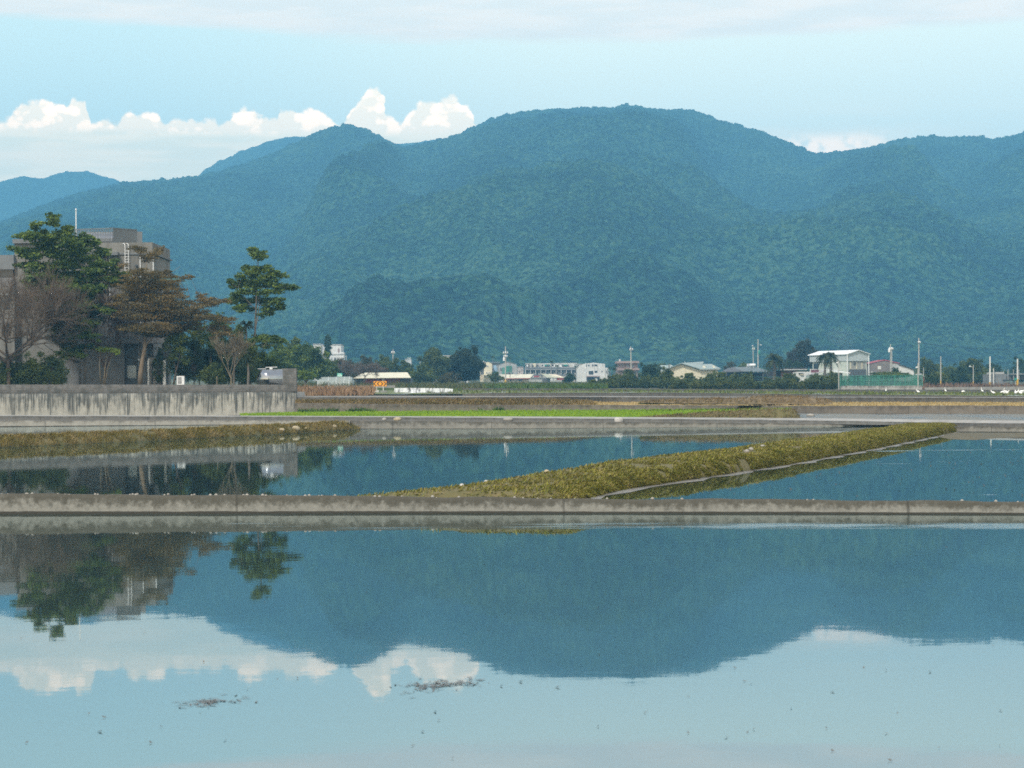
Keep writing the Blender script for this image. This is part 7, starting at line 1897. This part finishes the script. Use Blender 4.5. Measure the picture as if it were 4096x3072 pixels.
for q, (px, py, w_, h_, mt, lab) in enumerate([(3223, 1776, .34, .28, stone_w, 'large white boulder on the crest of the diagonal bund'), (3117, 1777, .17, .14, stone_w, 'white stone beside small pebbles on the bund crest, before the large boulder'), (3054, 1793, .26, .12, stone_p, 'flat pale stone half buried on the bund crest'), (3002, 1799, .2, .14, stone_p, 'pale stone at the middle of the bund crest'), (2988, 1812, .2, .15, stone_p, 'grey stone on the bund slope just under the crest'), (2619, 1858, .2, .11, stone_p, 'flat grey stone on the bund slope'), (2192, 1884, .16, .10, stone_b, 'buff stone on the low near part of the bund'), (1936, 1940, .15, .11, stone_w, 'whitish stone near the tip of the bund'), (1839, 1937, .14, .11, stone_w, 'small white stone at the tip of the bund by the near wall'), (2250, 1925, .14, .09, stone_p, 'small grey stone in the moss near the wall'), (3760, 1702, .3, .18, stone_w, 'pale stone at the far end of the bund by the road')]):
    p = surf(BV, px, py); stone(lab, p, w_, h_, mt, 'stones on the diagonal bund', q+1)
for q, (px, py, w_, h_, lab) in enumerate([(1126, 1720, .5, .26, 'buff stone low on the tawny bund'), (1183, 1714, .62, .36, 'largest buff stone on the tawny bund, at the water'), (1222, 1714, .3, .2, 'small buff stone on the tawny bund'), (1336, 1706, .42, .26, 'buff stone near the end of the tawny bund')]):
    t_ = Vector(tuple(onz(px, np.interp(px, [1017, 1250, 1442], [1742, 1729, 1717]), Z2))); q_ = at(px, py, t_.y+.45); stone(lab, q_-Vector((0, 0, h_*.3)), w_, h_, stone_b, 'buff stones on the tawny bund', q+21)
for q, (px, w_, h_, mt, bx, lab) in enumerate([(1590, .62, .36, stone_b, 0, 'rounded buff stone lying on the ledge under the kerb'), (1537, .4, .28, stone_p, 0, 'grey stone lying on the ledge under the kerb'), (2031, .8, .4, stone_p, 0, 'pale rubble lump on the ledge under the kerb'), (2475, .6, .42, stone_w, 1, 'square white block lying on the ledge under the kerb')]):
    Yk = interp(K, px, 4); g_ = at(px, interp(K, px, 3)+.6, Yk-.35); stone(lab, g_, w_, h_, mt, None, q+41, 'stone', bx)
q_ = at(3322, 1668, 150); stone('pale stone sitting in the shallow flooded strip', Vector((q_.x, 160, at(3322, 1661, 160).z-.1)), .7, .3, stone_p, None, 55)
# floating weed rafts and specks on the near pond
def raft(label, px, py, wpx, hpx, n, seed):
    r_ = np.random.default_rng(seed); x = px+r_.normal(0, 1, n)*wpx*.26; y = py+r_.normal(0, 1, n)*hpx*.2-(x-px)*.10
    keep = fbm(x/60, y/12, seed, 3) > .42; x, y = x[keep], y[keep]
    c_ = np.array([tuple(onz(a, b2, .006)) for a, b2 in zip(x, y)]); m_ = len(c_)
    a = r_.uniform(0, 6.28, m_); L_ = r_.uniform(.012, .04, m_); t = np.stack([np.cos(a)*L_*1.8, np.sin(a)*L_*1.4, r_.uniform(0, .006, m_)], -1); s_ = np.stack([-np.sin(a)*L_*.4, np.cos(a)*L_*.4, np.zeros(m_)], -1)
    V = np.stack([c_-t, c_+s_, c_+t, c_-s_], 1).reshape(-1, 3)
    o = np_mesh('weed_raft', V, np.arange(len(V)).reshape(-1, 4), pmat('wet_weed', (.055, .06, .06), (.085, .09, .09), 8, .4), origin=tuple(onz(px, py, 0)))
    return tag(o, label, 'floating weed')
raft('thin raft of dark waterweed floating alone on the near pond', 852, 2806, 200, 40, 170, 3)
raft('larger raft of dark waterweed floating under the mirrored cloud', 1765, 2738, 290, 60, 280, 8)
spk = pmat('dead_leaf', (.05, .04, .03), (.09, .07, .05), 8, .8)
def specks(pts, z, sz, h):
    Vs = []
    for a, b2 in pts:
        c_ = onz(a, b2, z); L_ = sz*rng2.uniform(.5, 1.4); th = rng2.uniform(0, 6.28); d = Vector((math.cos(th), math.sin(th), 0))*L_; s_ = Vector((-d.y, d.x, 0))*.45; up = Vector((0, 0, h*rng2.uniform(.4, 1.3)))
        Vs.append([tuple(c_-d), tuple(c_+s_), tuple(c_+d+up), tuple(c_-s_+up*.4)])
    V = np.array(Vs).reshape(-1, 3); tag(np_mesh('debris', V, np.arange(len(V)).reshape(-1, 4), spk), kind='stuff')
pl = [(107, 2970), (603, 2970), (645, 2905), (400, 2925), (355, 2855), (800, 2847), (1190, 2712), (990, 2757), (1110, 2717), (1690, 2925), (1740, 2845), (1755, 2880), (2755, 2786), (3330, 2766), (3700, 2560), (3720, 2686), (3545, 2680), (3590, 2852), (3305, 2912), (3545, 2932), (2905, 2948), (2392, 2905), (2580, 2850), (3330, 3003), (3755, 2990), (3785, 2188), (3340, 2420), (2230, 2748), (2990, 2930)]
for _ in range(40): pl.append((rng2.uniform(30, 4066), rng2.uniform(2250, 3050)))
specks(pl, .006, .022, .012)
pl = []
for _ in range(120):
    y_ = rng2.uniform(1750, 1990); x_ = rng2.uniform(3796-(y_-1735)*5.4+250, 4150); pl.append((x_, y_))
specks(pl, Z2+.006, .035, .035)
# little lumps of mud and snail shells along the top of the near wall
mb = MB(); 
cl = []
for _ in range(70):
    x_ = rng2.choice([rng2.uniform(0, 560), rng2.uniform(820, 1420), rng2.uniform(0, 4096)]); Y_ = float(np.interp(x_, [p[0] for p in W1Y], [p[3] if len(p) > 3 else p[1] for p in W1Y])); q = at(x_, interp(W1, x_, 1), Y_)
    r_ = rng2.uniform(.02, .05); mb.lathe((q.x, q.y+rng2.uniform(.02, .18), q.z-.01), [(r_*.7, 0), (r_, r_*.5), (r_*.6, r_*1.1), (r_*.1, r_*1.3)], 6)
tag(mb.build('debris', stone_p), kind='stuff')

# thin smoke rising behind the warehouse roof
sm = bpy.data.materials.new('thin_smoke'); sm.use_nodes = True
st_n = NT(sm.node_tree); sm.node_tree.nodes.remove(sm.node_tree.nodes['Principled BSDF'])
pvs = st_n.node('ShaderNodeVolumePrincipled'); pvs.inputs['Color'].default_value = (.8, .88, .95, 1); pvs.inputs['Density'].default_value = .006
st_n.l.new(pvs.outputs[0], sm.node_tree.nodes['Material Output'].inputs['Volume'])
mb = MB()
prof_ = [(.2, 1415, 3400), (1.6, 1400, 3397), (2.6, 1385, 3390), (3.6, 1368, 3380), (4.4, 1352, 3368), (4.6, 1338, 3355), (3.6, 1324, 3342), (.4, 1312, 3330)]
for i_, (r_, y, x) in enumerate(prof_):
    c_ = at(x, y, 640)
    for k in range(14): a_ = 2*math.pi*k/14; mb.v.append((c_.x+math.cos(a_)*r_, c_.y+math.sin(a_)*r_, c_.z+math.cos(a_)*r_*.25))
for i_ in range(len(prof_)-1):
    for k in range(14): k2 = (k+1) % 14; mb.f.append((i_*14+k, i_*14+k2, (i_+1)*14+k2, (i_+1)*14+k)); mb.m.append(0)
mb.f.append(tuple(reversed(range(14)))); mb.f.append(tuple(range((len(prof_)-1)*14, len(prof_)*14))); mb.m += [0, 0]
tag(mb.build('smoke', sm), kind='stuff')
